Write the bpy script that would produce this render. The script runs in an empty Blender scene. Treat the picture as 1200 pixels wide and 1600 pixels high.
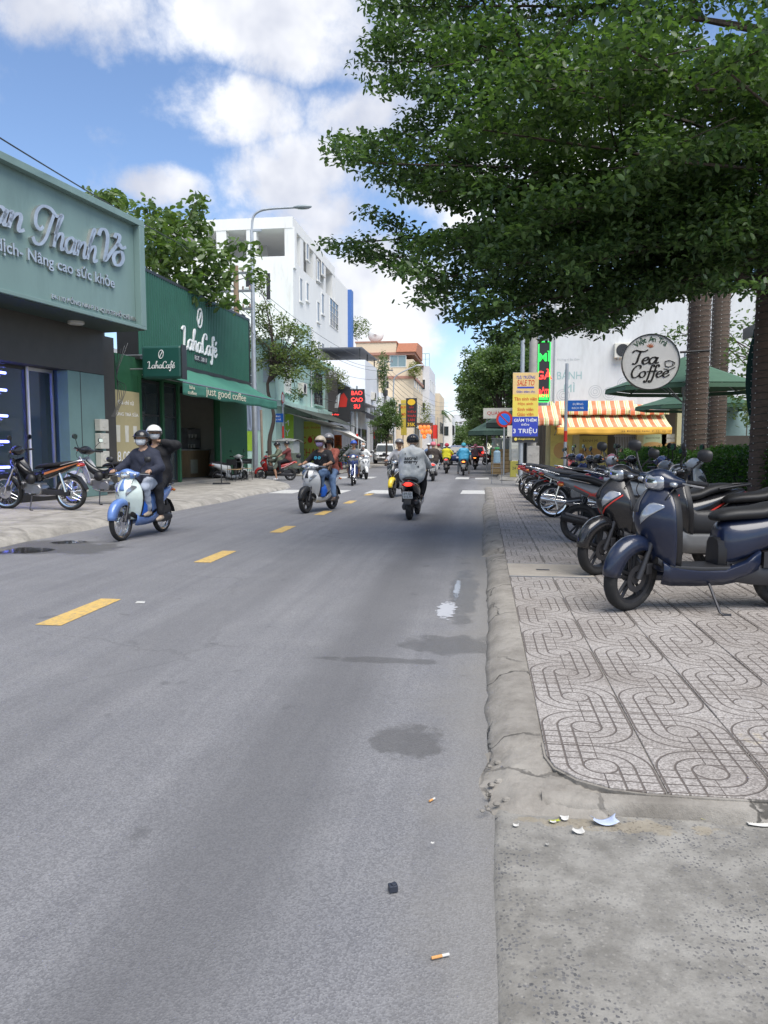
import bpy, math, random
import numpy as np
from mathutils import Vector, Matrix
random.seed(7); rng = np.random.default_rng(7)
R = math.radians
scene = bpy.context.scene
col = scene.collection
# ---------------------------------------------------------------- camera
FPX, CAM_H = 1155.0, 1.4
PITCH = math.atan(100 / FPX)
YAW = math.atan(155 / (FPX * math.cos(PITCH) + 100 * math.sin(PITCH)))
cam_d = bpy.data.cameras.new('camera')
cam_d.sensor_fit = 'VERTICAL'; cam_d.sensor_height = 36.0; cam_d.lens = 36.0 * FPX / 1600.0
cam_d.clip_start = 0.05; cam_d.clip_end = 3000
cam = bpy.data.objects.new('camera', cam_d); col.objects.link(cam)
cam.location = (0, 0, CAM_H); cam.rotation_euler = (math.pi / 2 - PITCH, 0, YAW)
scene.camera = cam
_f = np.array([-math.sin(YAW) * math.cos(PITCH), math.cos(YAW) * math.cos(PITCH), -math.sin(PITCH)])
_r = np.array([math.cos(YAW), math.sin(YAW), 0.0]); _u = np.cross(_r, _f); _c = np.array([0, 0, CAM_H])
def ray(x, y): return _f * FPX + _r * (x - 600) - _u * (y - 800)
def G(x, y, z=0.0): d = ray(x, y); return _c + d * ((z - CAM_H) / d[2])
def PX(x, y, X): d = ray(x, y); return _c + d * (X / d[0])
def PY(x, y, Y): d = ray(x, y); return _c + d * (Y / d[1])
# ---------------------------------------------------------------- light
SUN_EL, SUN_AZ = R(60), R(146)          # azimuth from +Y (down the street) towards +X
world = bpy.data.worlds.new('World'); scene.world = world; world.use_nodes = True
wn, wl = world.node_tree.nodes, world.node_tree.links
wn.clear()
def wnode(t, **k):
    n = wn.new(t)
    for a, b in k.items(): setattr(n, a, b)
    return n
def wmath(op, a, b=None, c=None, clamp=False):
    n = wnode('ShaderNodeMath', operation=op, use_clamp=clamp)
    for i, s in enumerate((a, b, c)):
        if s is None: continue
        if isinstance(s, (int, float)): n.inputs[i].default_value = s
        else: wl.new(s, n.inputs[i])
    return n.outputs[0]
sky = wnode('ShaderNodeTexSky', sky_type='NISHITA')
sky.sun_disc = False; sky.sun_elevation = SUN_EL; sky.sun_rotation = SUN_AZ
sky.air_density = 1.0; sky.dust_density = 0.3; sky.ozone_density = 2.2
tc = wnode('ShaderNodeTexCoord')
dirv = tc.outputs['Generated']
def wdot(v):
    n = wnode('ShaderNodeVectorMath', operation='DOT_PRODUCT'); wl.new(dirv, n.inputs[0]); n.inputs[1].default_value = v
    return n.outputs['Value']
sep = wnode('ShaderNodeSeparateXYZ'); wl.new(dirv, sep.inputs[0])
zc = wmath('ADD', wmath('MAXIMUM', sep.outputs[2], 0.0), 0.16)
comb = wnode('ShaderNodeCombineXYZ')
wl.new(wmath('DIVIDE', sep.outputs[0], zc), comb.inputs[0]); wl.new(wmath('DIVIDE', sep.outputs[1], zc), comb.inputs[1])
def wnoise(scale, detail, rough, vec, off=(0, 0, 0), dist=0.0):
    a = wnode('ShaderNodeVectorMath', operation='ADD'); wl.new(vec, a.inputs[0]); a.inputs[1].default_value = off
    n = wnode('ShaderNodeTexNoise'); n.inputs['Scale'].default_value = scale; n.inputs['Detail'].default_value = detail
    n.inputs['Roughness'].default_value = rough; n.inputs['Distortion'].default_value = dist
    wl.new(a.outputs[0], n.inputs['Vector']); return n.outputs['Fac']
fine = wnoise(8.0, 9, 0.62, dirv, dist=0.15)
fine2 = wnoise(3.2, 6, 0.55, dirv, off=(3, 1, 2))
# clouds that stand over the street: (pixel centre, half width, half height, weight)
CLOUDS = [(120, 20, 230, 75, 1.0), (430, 30, 230, 85, 1.15), (600, 60, 150, 70, 0.8), (345, 165, 120, 62, 1.0), (262, 291, 72, 36, 0.85),
          (460, 275, 130, 60, 0.8), (600, 180, 110, 70, 0.45), (520, 345, 95, 62, 0.9), (600, 470, 110, 130, 1.25), (650, 300, 90, 60, 0.6),
          (700, 625, 70, 42, 0.8), (430, 390, 90, 60, 0.5), (880, 250, 300, 220, 0.6), (60, 330, 80, 40, 0.1), (950, 600, 260, 110, 1.0)]
dens = None
for cx, cy, rx, ry, w in CLOUDS:
    c = ray(cx, cy); L = np.linalg.norm(c); c = c / L
    rt = np.cross(c, (0, 0, 1)); rt /= np.linalg.norm(rt); upv = np.cross(rt, c)
    dc = wmath('MAXIMUM', wdot(c), 0.02)
    a = wmath('DIVIDE', wdot(rt), dc); b = wmath('DIVIDE', wdot(upv), dc)
    q = wmath('ADD', wmath('POWER', wmath('MULTIPLY', a, L / rx), 2.0), wmath('POWER', wmath('MULTIPLY', b, L / ry), 2.0))
    m = wmath('MULTIPLY', wmath('SUBTRACT', 1.25, wmath('MINIMUM', q, 1.25)), w)
    dens = m if dens is None else wmath('MAXIMUM', dens, m)
# scattered cloud over the rest of the sky, the same kind as in view
rest = wnoise(1.1, 7, 0.6, comb.outputs[0], off=(5.3, 2.2, 0))
fw = wmath('MULTIPLY', wmath('SUBTRACT', 0.80, wdot(_f / np.linalg.norm(_f)), clamp=True), 3.0, clamp=True)
dens2 = wmath('MULTIPLY', wmath('MULTIPLY', wmath('SUBTRACT', rest, 0.42), 5.0), fw)
dens = wmath('MAXIMUM', dens, dens2)
dn = wmath('ADD', dens, wmath('MULTIPLY', wmath('SUBTRACT', fine, 0.5), 3.6))
dn = wmath('ADD', dn, wmath('MULTIPLY', wmath('SUBTRACT', fine2, 0.5), 1.3))
mr = wnode('ShaderNodeMapRange', interpolation_type='SMOOTHSTEP'); wl.new(dn, mr.inputs[0])
mr.inputs[1].default_value = 0.12; mr.inputs[2].default_value = 1.15
shade = wnode('ShaderNodeMapRange', interpolation_type='SMOOTHSTEP')
wl.new(wnoise(4.5, 5, 0.55, dirv, off=(0.0, 0.0, 0.05)), shade.inputs[0]); shade.inputs[1].default_value = 0.36; shade.inputs[2].default_value = 0.62
ccol = wnode('ShaderNodeMix', data_type='RGBA'); wl.new(shade.outputs[0], ccol.inputs[0])
ccol.inputs[6].default_value = (3.3, 3.5, 4.1, 1); ccol.inputs[7].default_value = (5.7, 5.75, 5.9, 1)
tint = wnode('ShaderNodeMix', data_type='RGBA', blend_type='MULTIPLY'); tint.inputs[0].default_value = 1.0
wl.new(sky.outputs[0], tint.inputs[6]); tint.inputs[7].default_value = (0.92, 0.94, 1.0, 1)
mixc = wnode('ShaderNodeMix', data_type='RGBA'); wl.new(mr.outputs[0], mixc.inputs[0]); wl.new(tint.outputs[2], mixc.inputs[6]); wl.new(ccol.outputs[2], mixc.inputs[7])
bg = wnode('ShaderNodeBackground'); bg.inputs['Strength'].default_value = 0.10
wl.new(mixc.outputs[2], bg.inputs[0])
world.cycles.sampling_method = 'MANUAL'; world.cycles.sample_map_resolution = 256
wo = wnode('ShaderNodeOutputWorld'); wl.new(bg.outputs[0], wo.inputs[0])
sun_d = bpy.data.lights.new('sun', 'SUN'); sun_d.energy = 2.6; sun_d.angle = R(50); sun_d.color = (1.0, 0.95, 0.87)
sun = bpy.data.objects.new('sun', sun_d); col.objects.link(sun)
sdir = Vector((math.sin(SUN_AZ) * math.cos(SUN_EL), math.cos(SUN_AZ) * math.cos(SUN_EL), math.sin(SUN_EL)))
sun.rotation_euler = sdir.to_track_quat('Z', 'Y').to_euler(); sun.location = (20, 20, 40)
vs = scene.view_settings
vs.view_transform = 'Standard'; vs.look = 'None'; vs.gamma = 1.0; vs.use_curve_mapping = False; vs.exposure = 1.02
scene.cycles.max_bounces = 6; scene.cycles.transparent_max_bounces = 8
scene.cycles.use_denoising = True

# ---------------------------------------------------------------- materials
MATS = {}
def _lnk(nt, a, b): nt.links.new(a, b)
def M(name, c=(.5, .5, .5), rough=.5, metal=0.0, var=0.0, vs_=6.0, bump=0.0, bs=60.0, spec=0.5, emit=None, es=0.0, trans=0.0, coat=0.0,
      c2=None, c2s=3.0, c2t=(.5, .65), stretch=None, alpha=1.0, sss=0.0, ior=1.45):
    """principled surface with value variation, an optional second colour in patches (dirt, wear) and fine relief"""
    if name in MATS: return MATS[name]
    m = bpy.data.materials.new(name); MATS[name] = m; m.use_nodes = True
    nt = m.node_tree; n = nt.nodes; b = n['Principled BSDF']
    b.inputs['Base Color'].default_value = (*c, 1); b.inputs['Roughness'].default_value = rough; b.inputs['Metallic'].default_value = metal
    b.inputs['Specular IOR Level'].default_value = spec; b.inputs['IOR'].default_value = ior
    b.inputs['Transmission Weight'].default_value = trans; b.inputs['Coat Weight'].default_value = coat; b.inputs['Coat Roughness'].default_value = .08
    b.inputs['Alpha'].default_value = alpha
    m.diffuse_color = (*c, 1)
    if emit: b.inputs['Emission Color'].default_value = (*emit, 1); b.inputs['Emission Strength'].default_value = es
    if var or bump or c2:
        t = n.new('ShaderNodeTexCoord'); vec = t.outputs['Object']
        if stretch:
            mp = n.new('ShaderNodeMapping'); mp.inputs['Scale'].default_value = stretch; _lnk(nt, vec, mp.inputs[0]); vec = mp.outputs[0]
    colr = None
    if var:
        nz = n.new('ShaderNodeTexNoise'); nz.inputs['Scale'].default_value = vs_; nz.inputs['Detail'].default_value = 6; nz.inputs['Roughness'].default_value = .65
        _lnk(nt, vec, nz.inputs['Vector'])
        mr = n.new('ShaderNodeMapRange'); mr.inputs[1].default_value = .25; mr.inputs[2].default_value = .75
        mr.inputs[3].default_value = 1 - var; mr.inputs[4].default_value = 1 + var; _lnk(nt, nz.outputs['Fac'], mr.inputs[0])
        mx = n.new('ShaderNodeMix'); mx.data_type = 'RGBA'; mx.blend_type = 'MULTIPLY'; mx.inputs[0].default_value = 1
        mx.inputs[6].default_value = (*c, 1); _lnk(nt, mr.outputs[0], mx.inputs[7]); colr = mx.outputs[2]
    if c2:
        nz = n.new('ShaderNodeTexNoise'); nz.inputs['Scale'].default_value = c2s; nz.inputs['Detail'].default_value = 8; nz.inputs['Roughness'].default_value = .7
        _lnk(nt, vec, nz.inputs['Vector'])
        mr = n.new('ShaderNodeMapRange'); mr.inputs[1].default_value = c2t[0]; mr.inputs[2].default_value = c2t[1]; _lnk(nt, nz.outputs['Fac'], mr.inputs[0])
        mx = n.new('ShaderNodeMix'); mx.data_type = 'RGBA'; _lnk(nt, mr.outputs[0], mx.inputs[0])
        if colr: _lnk(nt, colr, mx.inputs[6])
        else: mx.inputs[6].default_value = (*c, 1)
        mx.inputs[7].default_value = (*c2, 1); colr = mx.outputs[2]
    if colr: _lnk(nt, colr, b.inputs['Base Color'])
    if bump:
        nz = n.new('ShaderNodeTexNoise'); nz.inputs['Scale'].default_value = bs; nz.inputs['Detail'].default_value = 4
        _lnk(nt, vec, nz.inputs['Vector'])
        bp = n.new('ShaderNodeBump'); bp.inputs['Strength'].default_value = bump; bp.inputs['Distance'].default_value = .02
        _lnk(nt, nz.outputs['Fac'], bp.inputs['Height']); _lnk(nt, bp.outputs[0], b.inputs['Normal'])
    return m
def paint(name, c, rough=.28): return M('paint_' + name, c, rough, coat=.55, var=.07, vs_=9, c2=tuple(.75 * x + .035 for x in c), c2s=5, c2t=(.55, .8))
def plain(name, c, rough=.6, **k): return M(name, c, rough, var=k.pop('var', .1), **k)

# ---------------------------------------------------------------- mesh helpers
def tag(o, label=None, cat=None, group=None, kind=None):
    if label: o['label'] = label
    if cat: o['category'] = cat
    if group: o['group'] = group
    if kind: o['kind'] = kind
    return o
def T(name, label, cat, loc=(0, 0, 0), rz=0.0, group=None, kind=None):
    o = bpy.data.objects.new(name, None); col.objects.link(o); o.location = tuple(float(x) for x in loc); o.rotation_euler = (0, 0, rz)
    o.empty_display_size = .2
    return tag(o, label, cat, group, kind)
def catmull(pts, n=6):
    p = [np.array(q, float) for q in pts]; p = [2 * p[0] - p[1]] + p + [2 * p[-1] - p[-2]]; out = []
    for i in range(1, len(p) - 2):
        for k in range(n):
            t = k / n
            out.append(.5 * ((2 * p[i]) + (-p[i - 1] + p[i + 1]) * t + (2 * p[i - 1] - 5 * p[i] + 4 * p[i + 1] - p[i + 2]) * t * t + (-p[i - 1] + 3 * p[i] - 3 * p[i + 1] + p[i + 2]) * t ** 3))
    out.append(p[-2]); return out
class MB:
    """collects geometry for one mesh object"""
    def __init__(s): s.v = []; s.f = []; s.m = []
    def add(s, vs, fs, mi=0):
        o = len(s.v); s.v.extend([tuple(map(float, q)) for q in vs])
        for f in fs: s.f.append(tuple(i + o for i in f)); s.m.append(mi)
        return s
    def box(s, x0, x1, y0, y1, z0, z1, mi=0):
        v = [(x, y, z) for x in (x0, x1) for y in (y0, y1) for z in (z0, z1)]
        return s.add(v, [(0, 1, 3, 2), (4, 6, 7, 5), (0, 4, 5, 1), (2, 3, 7, 6), (0, 2, 6, 4), (1, 5, 7, 3)], mi)
    def cbox(s, c, d, mi=0, rot=None):
        v = []
        for x in (-.5, .5):
            for y in (-.5, .5):
                for z in (-.5, .5):
                    q = Vector((x * d[0], y * d[1], z * d[2]))
                    if rot is not None: q = rot @ q
                    v.append((c[0] + q.x, c[1] + q.y, c[2] + q.z))
        return s.add(v, [(0, 1, 3, 2), (4, 6, 7, 5), (0, 4, 5, 1), (2, 3, 7, 6), (0, 2, 6, 4), (1, 5, 7, 3)], mi)
    def loft(s, rings, mi=0, cap=True, closed=True):
        n = len(rings[0]); v = [p for r in rings for p in r]; f = []
        for i in range(len(rings) - 1):
            for j in range(n if closed else n - 1):
                k = (j + 1) % n; f.append((i * n + j, i * n + k, (i + 1) * n + k, (i + 1) * n + j))
        if cap and closed: f.append(tuple(range(n - 1, -1, -1))); f.append(tuple((len(rings) - 1) * n + j for j in range(n)))
        return s.add(v, f, mi)
    def tube(s, pts, r, n=8, mi=0, cap=True, flat=1.0):
        pts = [Vector(tuple(map(float, p))) for p in pts]; rr = r if hasattr(r, '__len__') else [r] * len(pts); rings = []; prev = None
        for i, p in enumerate(pts):
            t = (pts[min(i + 1, len(pts) - 1)] - pts[max(i - 1, 0)])
            if t.length < 1e-9: t = Vector((0, 0, 1))
            t.normalize()
            if prev is None:
                a = Vector((0, 0, 1)) if abs(t.z) < .9 else Vector((1, 0, 0)); a = (a - t * a.dot(t)).normalized()
            else:
                a = prev - t * prev.dot(t)
                a = a.normalized() if a.length > 1e-6 else t.orthogonal().normalized()
            prev = a; b = t.cross(a)
            rings.append([p + (a * math.cos(2 * math.pi * k / n) + b * math.sin(2 * math.pi * k / n) * flat) * rr[i] for k in range(n)])
        return s.loft(rings, mi, cap)
    def lathe(s, prof, c=(0, 0, 0), axis='z', n=24, mi=0, a0=0.0, a1=2 * math.pi, closed_prof=False):
        full = abs(a1 - a0 - 2 * math.pi) < 1e-6; steps = n if full else n + 1; rings = []
        for k in range(steps):
            a = a0 + (a1 - a0) * k / n; ring = []
            for r, h in prof:
                x, y = r * math.cos(a), r * math.sin(a)
                ring.append({'z': (c[0] + x, c[1] + y, c[2] + h), 'y': (c[0] + x, c[1] + h, c[2] + y), 'x': (c[0] + h, c[1] + x, c[2] + y)}[axis])
            rings.append(ring)
        m = len(prof); v = [p for r in rings for p in r]; f = []
        for i in range(steps if full else steps - 1):
            i2 = (i + 1) % steps
            for j in range(m if closed_prof else m - 1):
                j2 = (j + 1) % m; f.append((i * m + j, i2 * m + j, i2 * m + j2, i * m + j2))
        return s.add(v, f, mi)
    def ball(s, c, r, n=12, mi=0):
        r = r if hasattr(r, '__len__') else (r, r, r); rings = []
        m = max(4, n // 2)
        for i in range(1, m):
            a = math.pi * i / m
            rings.append([(c[0] + r[0] * math.sin(a) * math.cos(2 * math.pi * k / n), c[1] + r[1] * math.sin(a) * math.sin(2 * math.pi * k / n), c[2] - r[2] * math.cos(a)) for k in range(n)])
        o = len(s.v); s.loft(rings, mi, cap=False); e = len(s.v)
        s.v += [(c[0], c[1], c[2] - r[2]), (c[0], c[1], c[2] + r[2])]
        for k in range(n):
            s.f.append((e, o + (k + 1) % n, o + k)); s.m.append(mi)
            s.f.append((e + 1, e - n + k, e - n + (k + 1) % n)); s.m.append(mi)
        return s
    def prism(s, poly, h0, h1, axis='z', mi=0):
        """closed polygon extruded along an axis; poly in the two other axes (xy, xz for y, yz for x)"""
        def P(p, h): return {'z': (p[0], p[1], h), 'y': (p[0], h, p[1]), 'x': (h, p[0], p[1])}[axis]
        n = len(poly); v = [P(p, h0) for p in poly] + [P(p, h1) for p in poly]
        f = [tuple(range(n - 1, -1, -1)), tuple(range(n, 2 * n))] + [(i, (i + 1) % n, n + (i + 1) % n, n + i) for i in range(n)]
        return s.add(v, f, mi)
    def grid(s, P, nu, nv, mi=0, thick=None):
        """open surface P(i/nu, j/nv); with thick (a vector function) a second skin behind it"""
        v = [P(i / nu, j / nv) for i in range(nu + 1) for j in range(nv + 1)]
        w = nv + 1; f = [(i * w + j, (i + 1) * w + j, (i + 1) * w + j + 1, i * w + j + 1) for i in range(nu) for j in range(nv)]
        return s.add(v, f, mi)
    def xf(s, mat, start=0):
        for i in range(start, len(s.v)): s.v[i] = tuple(mat @ Vector(s.v[i]))
        return s
    def build(s, name, mats, parent=None, smooth=None, world=True, bevel=0.0, sub=0, solid=0.0, origin=None, fixn=True):
        mats = mats if isinstance(mats, (list, tuple)) else [mats]
        off = Vector((0, 0, 0)); v = s.v
        if parent is None:
            a = np.array(v); off = Vector(((a[:, 0].min() + a[:, 0].max()) / 2, (a[:, 1].min() + a[:, 1].max()) / 2, a[:, 2].min())) if origin is None else Vector(origin)
            v = (a - np.array(off)).tolist()
        elif world:
            p = Vector((0, 0, 0)); q = parent
            while q is not None: p += q.location; q = q.parent
            v = (np.array(v) - np.array(p)).tolist()
        me = bpy.data.meshes.new(name); me.from_pydata(v, [], s.f)
        for m in mats: me.materials.append(m)
        if len(mats) > 1: me.polygons.foreach_set('material_index', s.m)
        if fixn:
            import bmesh
            bm = bmesh.new(); bm.from_mesh(me); bmesh.ops.recalc_face_normals(bm, faces=bm.faces); bm.to_mesh(me); bm.free()
        if smooth is not None:
            me.polygons.foreach_set('use_smooth', [True] * len(me.polygons))
            if smooth < 180: me.set_sharp_from_angle(angle=R(smooth))
        me.update()
        o = bpy.data.objects.new(name, me); col.objects.link(o); o.parent = parent
        if parent is None: o.location = off
        if solid: md = o.modifiers.new('solidify', 'SOLIDIFY'); md.thickness = solid; md.offset = -1
        if bevel: md = o.modifiers.new('bevel', 'BEVEL'); md.width = bevel; md.segments = 2; md.limit_method = 'ANGLE'
        if sub: md = o.modifiers.new('subdivision', 'SUBSURF'); md.levels = sub; md.render_levels = sub
        return o
def obj_np(name, verts, faces, mats, parent=None, fm=None, smooth=False, loc=(0, 0, 0)):
    """fast mesh from arrays (faces all of one size)"""
    me = bpy.data.meshes.new(name); nv, nf, k = len(verts), len(faces), faces.shape[1]
    me.vertices.add(nv); me.vertices.foreach_set('co', np.asarray(verts, np.float32).ravel())
    me.loops.add(nf * k); me.loops.foreach_set('vertex_index', np.asarray(faces, np.int32).ravel())
    me.polygons.add(nf); me.polygons.foreach_set('loop_start', np.arange(0, nf * k, k, dtype=np.int32))
    for m in (mats if isinstance(mats, (list, tuple)) else [mats]): me.materials.append(m)
    if fm is not None: me.polygons.foreach_set('material_index', np.asarray(fm, np.int32))
    if smooth: me.polygons.foreach_set('use_smooth', np.ones(nf, bool))
    me.update(calc_edges=True)
    o = bpy.data.objects.new(name, me); col.objects.link(o); o.parent = parent; o.location = loc
    return o
# ---------------------------------------------------------------- lettering
_tmp = []
def text_geo(body, h=None, w=None, extrude=.01, shear=0.0, bold=0.0, space=1.0, line=1.0):
    cu = bpy.data.curves.new('t', 'FONT'); cu.body = body; cu.size = 1.0; cu.shear = shear; cu.offset = bold
    cu.space_character = space; cu.space_line = line; cu.align_x = 'CENTER'; cu.align_y = 'CENTER'; cu.resolution_u = 3; cu.fill_mode = 'FRONT'
    o = bpy.data.objects.new('t', cu); col.objects.link(o)
    bpy.context.view_layer.update()
    me = bpy.data.meshes.new_from_object(o.evaluated_get(bpy.context.evaluated_depsgraph_get()))
    v = np.empty(len(me.vertices) * 3); me.vertices.foreach_get('co', v); v = v.reshape(-1, 3)
    f = [tuple(p.vertices) for p in me.polygons]
    bpy.data.objects.remove(o); bpy.data.curves.remove(cu); bpy.data.meshes.remove(me)
    lo, hi = v.min(0), v.max(0); v = v - (lo + hi) / 2; d = hi - lo
    sx = sy = None
    if h: sy = h / d[1]
    if w: sx = w / d[0]
    if not (h or w): v[:, 1] += (lo[1] + hi[1]) / 2
    sx = sx or sy or 1.0; sy = sy or sx
    v[:, 0] *= sx; v[:, 1] *= sy
    # extrude: front copy, back copy, boundary walls
    n = len(v); cnt = {}
    for q in f:
        for a, b in zip(q, q[1:] + q[:1]): cnt[(a, b)] = cnt.get((a, b), 0) + 1
    vv = np.vstack([v + (0, 0, extrude), v * (1, 1, 0)]); ff = list(f)
    for (a, b) in cnt:
        if (b, a) not in cnt: ff.append((b, a, a + n, b + n))
    return vv, ff
def place(vv, o, right, up=(0, 0, 1)):
    """put flat lettering (x right, y up, z out) in the scene"""
    r = np.array(right, float); r /= np.linalg.norm(r); u = np.array(up, float); u -= r * (u @ r); u /= np.linalg.norm(u)
    n = np.cross(r, u)
    return np.array(o, float) + vv[:, :1] * r + vv[:, 1:2] * u + vv[:, 2:3] * n
def lettering(body, o, right, mat, parent, name='lettering', up=(0, 0, 1), world=True, **k):
    vv, ff = text_geo(body, **k)
    if len(body) > 1 and chr(10) not in body and ((k.get('h') or 0) >= .3 or (len(body) <= 9 and (k.get('h') or 0) >= .2)):      # large letters: one object each
        n = len(vv); par = list(range(n))
        def find(i):
            while par[i] != i: par[i] = par[par[i]]; i = par[i]
            return i
        for f in ff:
            for j in f[1:]: par[find(j)] = find(f[0])
        root = np.array([find(i) for i in range(n)]); spans = sorted((vv[root == q, 0].min(), vv[root == q, 0].max(), q) for q in set(root.tolist())); groups = []
        for lo, hi, q in spans:
            if groups and lo < groups[-1][1] - .25 * min(hi - lo, groups[-1][1] - groups[-1][0]): groups[-1][1] = max(hi, groups[-1][1]); groups[-1][2].add(q)
            else: groups.append([lo, hi, {q}])
        W = place(vv, o, right, up)
        for _, _, qs in groups:
            sel = np.isin(root, list(qs)); idx = np.cumsum(sel) - 1; mb = MB(); mb.add(W[sel], [tuple(int(idx[i]) for i in f) for f in ff if sel[f[0]]]); mb.build('letter', mat, parent, world=world, fixn=False)
        return None
    mb = MB(); mb.add(place(vv, o, right, up), ff)
    q = mb.build(name, mat, parent, world=world, fixn=False)
    if len(body) > 1: q['kind'] = 'stuff'         # small print: letters too small to pick apart
    return q
GLY = {
 'a': ([[(.85, .8), (.5, 1.0), (.12, .75), (.05, .3), (.3, .0), (.6, .15), (.86, .8)], [(.93, 1.0), (.84, .4), (.9, .05), (1.2, .2)]], 1.12),
 'n': ([[(-.02, .85), (.1, .98), (.12, .6), (.06, 0)], [(.08, .4), (.35, .88), (.62, 1.0), (.74, .75), (.7, .25), (.8, .02), (1.1, .2)]], 1.05),
 'h': ([[(.02, .8), (.3, 1.6), (.45, 2.05), (.3, 2.1), (.16, 1.5), (.06, 0)], [(.08, .4), (.35, .88), (.62, 1.0), (.74, .75), (.7, .25), (.8, .02), (1.1, .2)]], 1.05),
 'T': ([[(1.7, 2.15), (1.2, 1.95), (.6, 2.25), (-.1, 2.2), (-.5, 1.7), (-.45, 1.0), (-.05, .75), (.2, 1.0)], [(.95, 2.0), (.75, 1.2), (.55, .4), (.2, -.1), (-.25, -.15), (-.55, .15)]], 1.25),
 't': ([[(-.3, 1.75), (0, 2.1), (.5, 1.95), (1.1, 1.9), (1.45, 2.15)], [(.65, 1.95), (.55, 1.1), (.5, .35), (.3, .0), (0, .1)]], 1.05),
 'V': ([[(-.25, 1.5), (-.15, 1.95), (.15, 2.05), (.4, 1.7), (.5, .9), (.55, .0), (.85, .6), (1.25, 1.5), (1.3, 2.05), (1.0, 2.1), (.95, 1.8)]], 1.1),
 'o': ([[(.5, 1.0), (.15, .8), (.05, .4), (.3, .0), (.65, .1), (.8, .55), (.65, .95), (.45, 1.0)]], .95),
 'e': ([[(.1, .45), (.5, .55), (.72, .78), (.55, 1.0), (.25, .85), (.08, .45), (.28, .02), (.6, .05), (.95, .4)]], .85),
 'C': ([[(1.05, 1.5), (1.05, 1.9), (.65, 2.05), (.2, 1.5), (.08, .7), (.3, .08), (.7, .0), (1.15, .4)]], 1.1),
 'f': ([[(.8, 1.7), (.68, 2.05), (.45, 1.95), (.38, 1.2), (.32, 0), (.2, -.75), (-.05, -.8), (-.05, -.5)], [(-.05, .95), (.75, 1.05)]], .62),
 'L': ([[(-.15, 1.7), (.15, 2.05), (.45, 1.95), (.42, 1.2), (.34, .1)], [(-.1, .12), (.3, .06), (.7, -.02), (1.1, .28)], [(-.1, .06), (.3, -.02), (.7, -.08), (1.1, .2)]], 1.2),
 'E': ([[(.1, .45), (.5, .55), (.72, .78), (.55, 1.0), (.25, .85), (.08, .45), (.28, .02), (.6, .05), (.95, .4)], [(.45, 1.25), (.8, 1.65)]], .9),
 'O': ([[(.5, 1.0), (.15, .8), (.05, .4), (.3, .0), (.65, .1), (.8, .55), (.65, .95), (.45, 1.0)], [(.1, 1.3), (.3, 1.5), (.55, 1.3), (.85, 1.5)]], .95)}
def script_geo(word, w, stroke=.17, shear=.25, extrude=.05, space=1.0):
    """brush lettering: strokes swept with a pen that is thick on the way down"""
    mb = MB(); x = 0.0
    for ch in word:
        if ch == ' ': x += .8; continue
        st, adv = GLY[ch]
        for s in st:
            p = np.array([q[:2] for q in catmull(s, 5)]); p[:, 0] += x
            d = np.gradient(p, axis=0); d /= np.linalg.norm(d, axis=1)[:, None] + 1e-9
            wd = stroke * (.62 + .5 * np.abs(d[:, 1] * .9 - d[:, 0] * .25)); nrm = np.stack([-d[:, 1], d[:, 0]], 1)
            a, b = p + nrm * wd[:, None] / 2, p - nrm * wd[:, None] / 2
            rings = [[(a[i][0], a[i][1], 0), (a[i][0], a[i][1], 1), (b[i][0], b[i][1], 1), (b[i][0], b[i][1], 0)] for i in range(len(p))]
            mb.loft(rings)
        x += adv * space
    v = np.array(mb.v); v[:, 0] += v[:, 1] * shear
    lo, hi = v.min(0), v.max(0); sc = w / (hi[0] - lo[0]); v[:, :2] = (v[:, :2] - (lo[:2] + hi[:2]) / 2) * sc; v[:, 2] *= extrude
    return v, mb.f, (hi[1] - lo[1]) * sc
def script(word, w, o, right, mat, parent, name='lettering', up=(0, 0, 1), world=True, h=None, **k):
    v, f, hh = script_geo(word, w, **k)
    if h: v[:, 1] *= h / hh
    mb = MB(); mb.add(place(v, o, right, up), f); return mb.build(name, mat, parent, world=world, smooth=None)
# ---------------------------------------------------------------- shared materials
BLACKP = plain('black_plastic', (.018, .018, .02), .45, bump=.06, bs=300)
DARKP = plain('grey_plastic', (.06, .06, .065), .5)
RUBBER = plain('tyre_rubber', (.016, .016, .017), .85, c2=(.07, .065, .06), c2s=7, c2t=(.5, .75))
SEATM = plain('seat_leather', (.014, .014, .015), .5, bump=.15, bs=260)
CHROME = M('chrome', (.72, .72, .74), .18, 1.0, var=.1)
ALLOY = M('cast_alloy', (.42, .42, .44), .38, 1.0, var=.18, vs_=14)
DALLOY = M('dark_alloy', (.05, .05, .055), .45, .6, var=.2)
STEEL = M('steel', (.34, .35, .37), .42, .85, var=.2)
GALV = M('galvanised', (.42, .45, .48), .5, .55, var=.15, vs_=5)
LENS = M('clear_lens', (.34, .36, .39), .12, .6, coat=1.0, var=.25, vs_=18)
REFL = M('reflector', (.85, .86, .88), .12, 1.0, var=.2, vs_=60)
REDL = M('red_lens', (.45, .01, .012), .15, coat=.8)
REDON = M('lit_red_lamp', (.6, .02, .02), .2, emit=(1, .05, .03), es=1.0)
AMBON = M('lit_amber_lamp', (.8, .2, .02), .2, emit=(1, .26, .04), es=1.5)
AMBER = M('amber_lens', (.55, .16, .01), .15, coat=.8)
GLASS = M('window_glass', (.035, .045, .05), .04, spec=.7)
MIRROR = M('mirror_glass', (.7, .72, .75), .03, 1.0)
WHITEP = plain('white_paint', (.74, .74, .72), .45, var=.05)
CONC = plain('concrete', (.36, .345, .32), .85, var=.2, vs_=3, bump=.35, bs=45, c2=(.17, .16, .15), c2s=2.2, c2t=(.52, .72))
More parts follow.
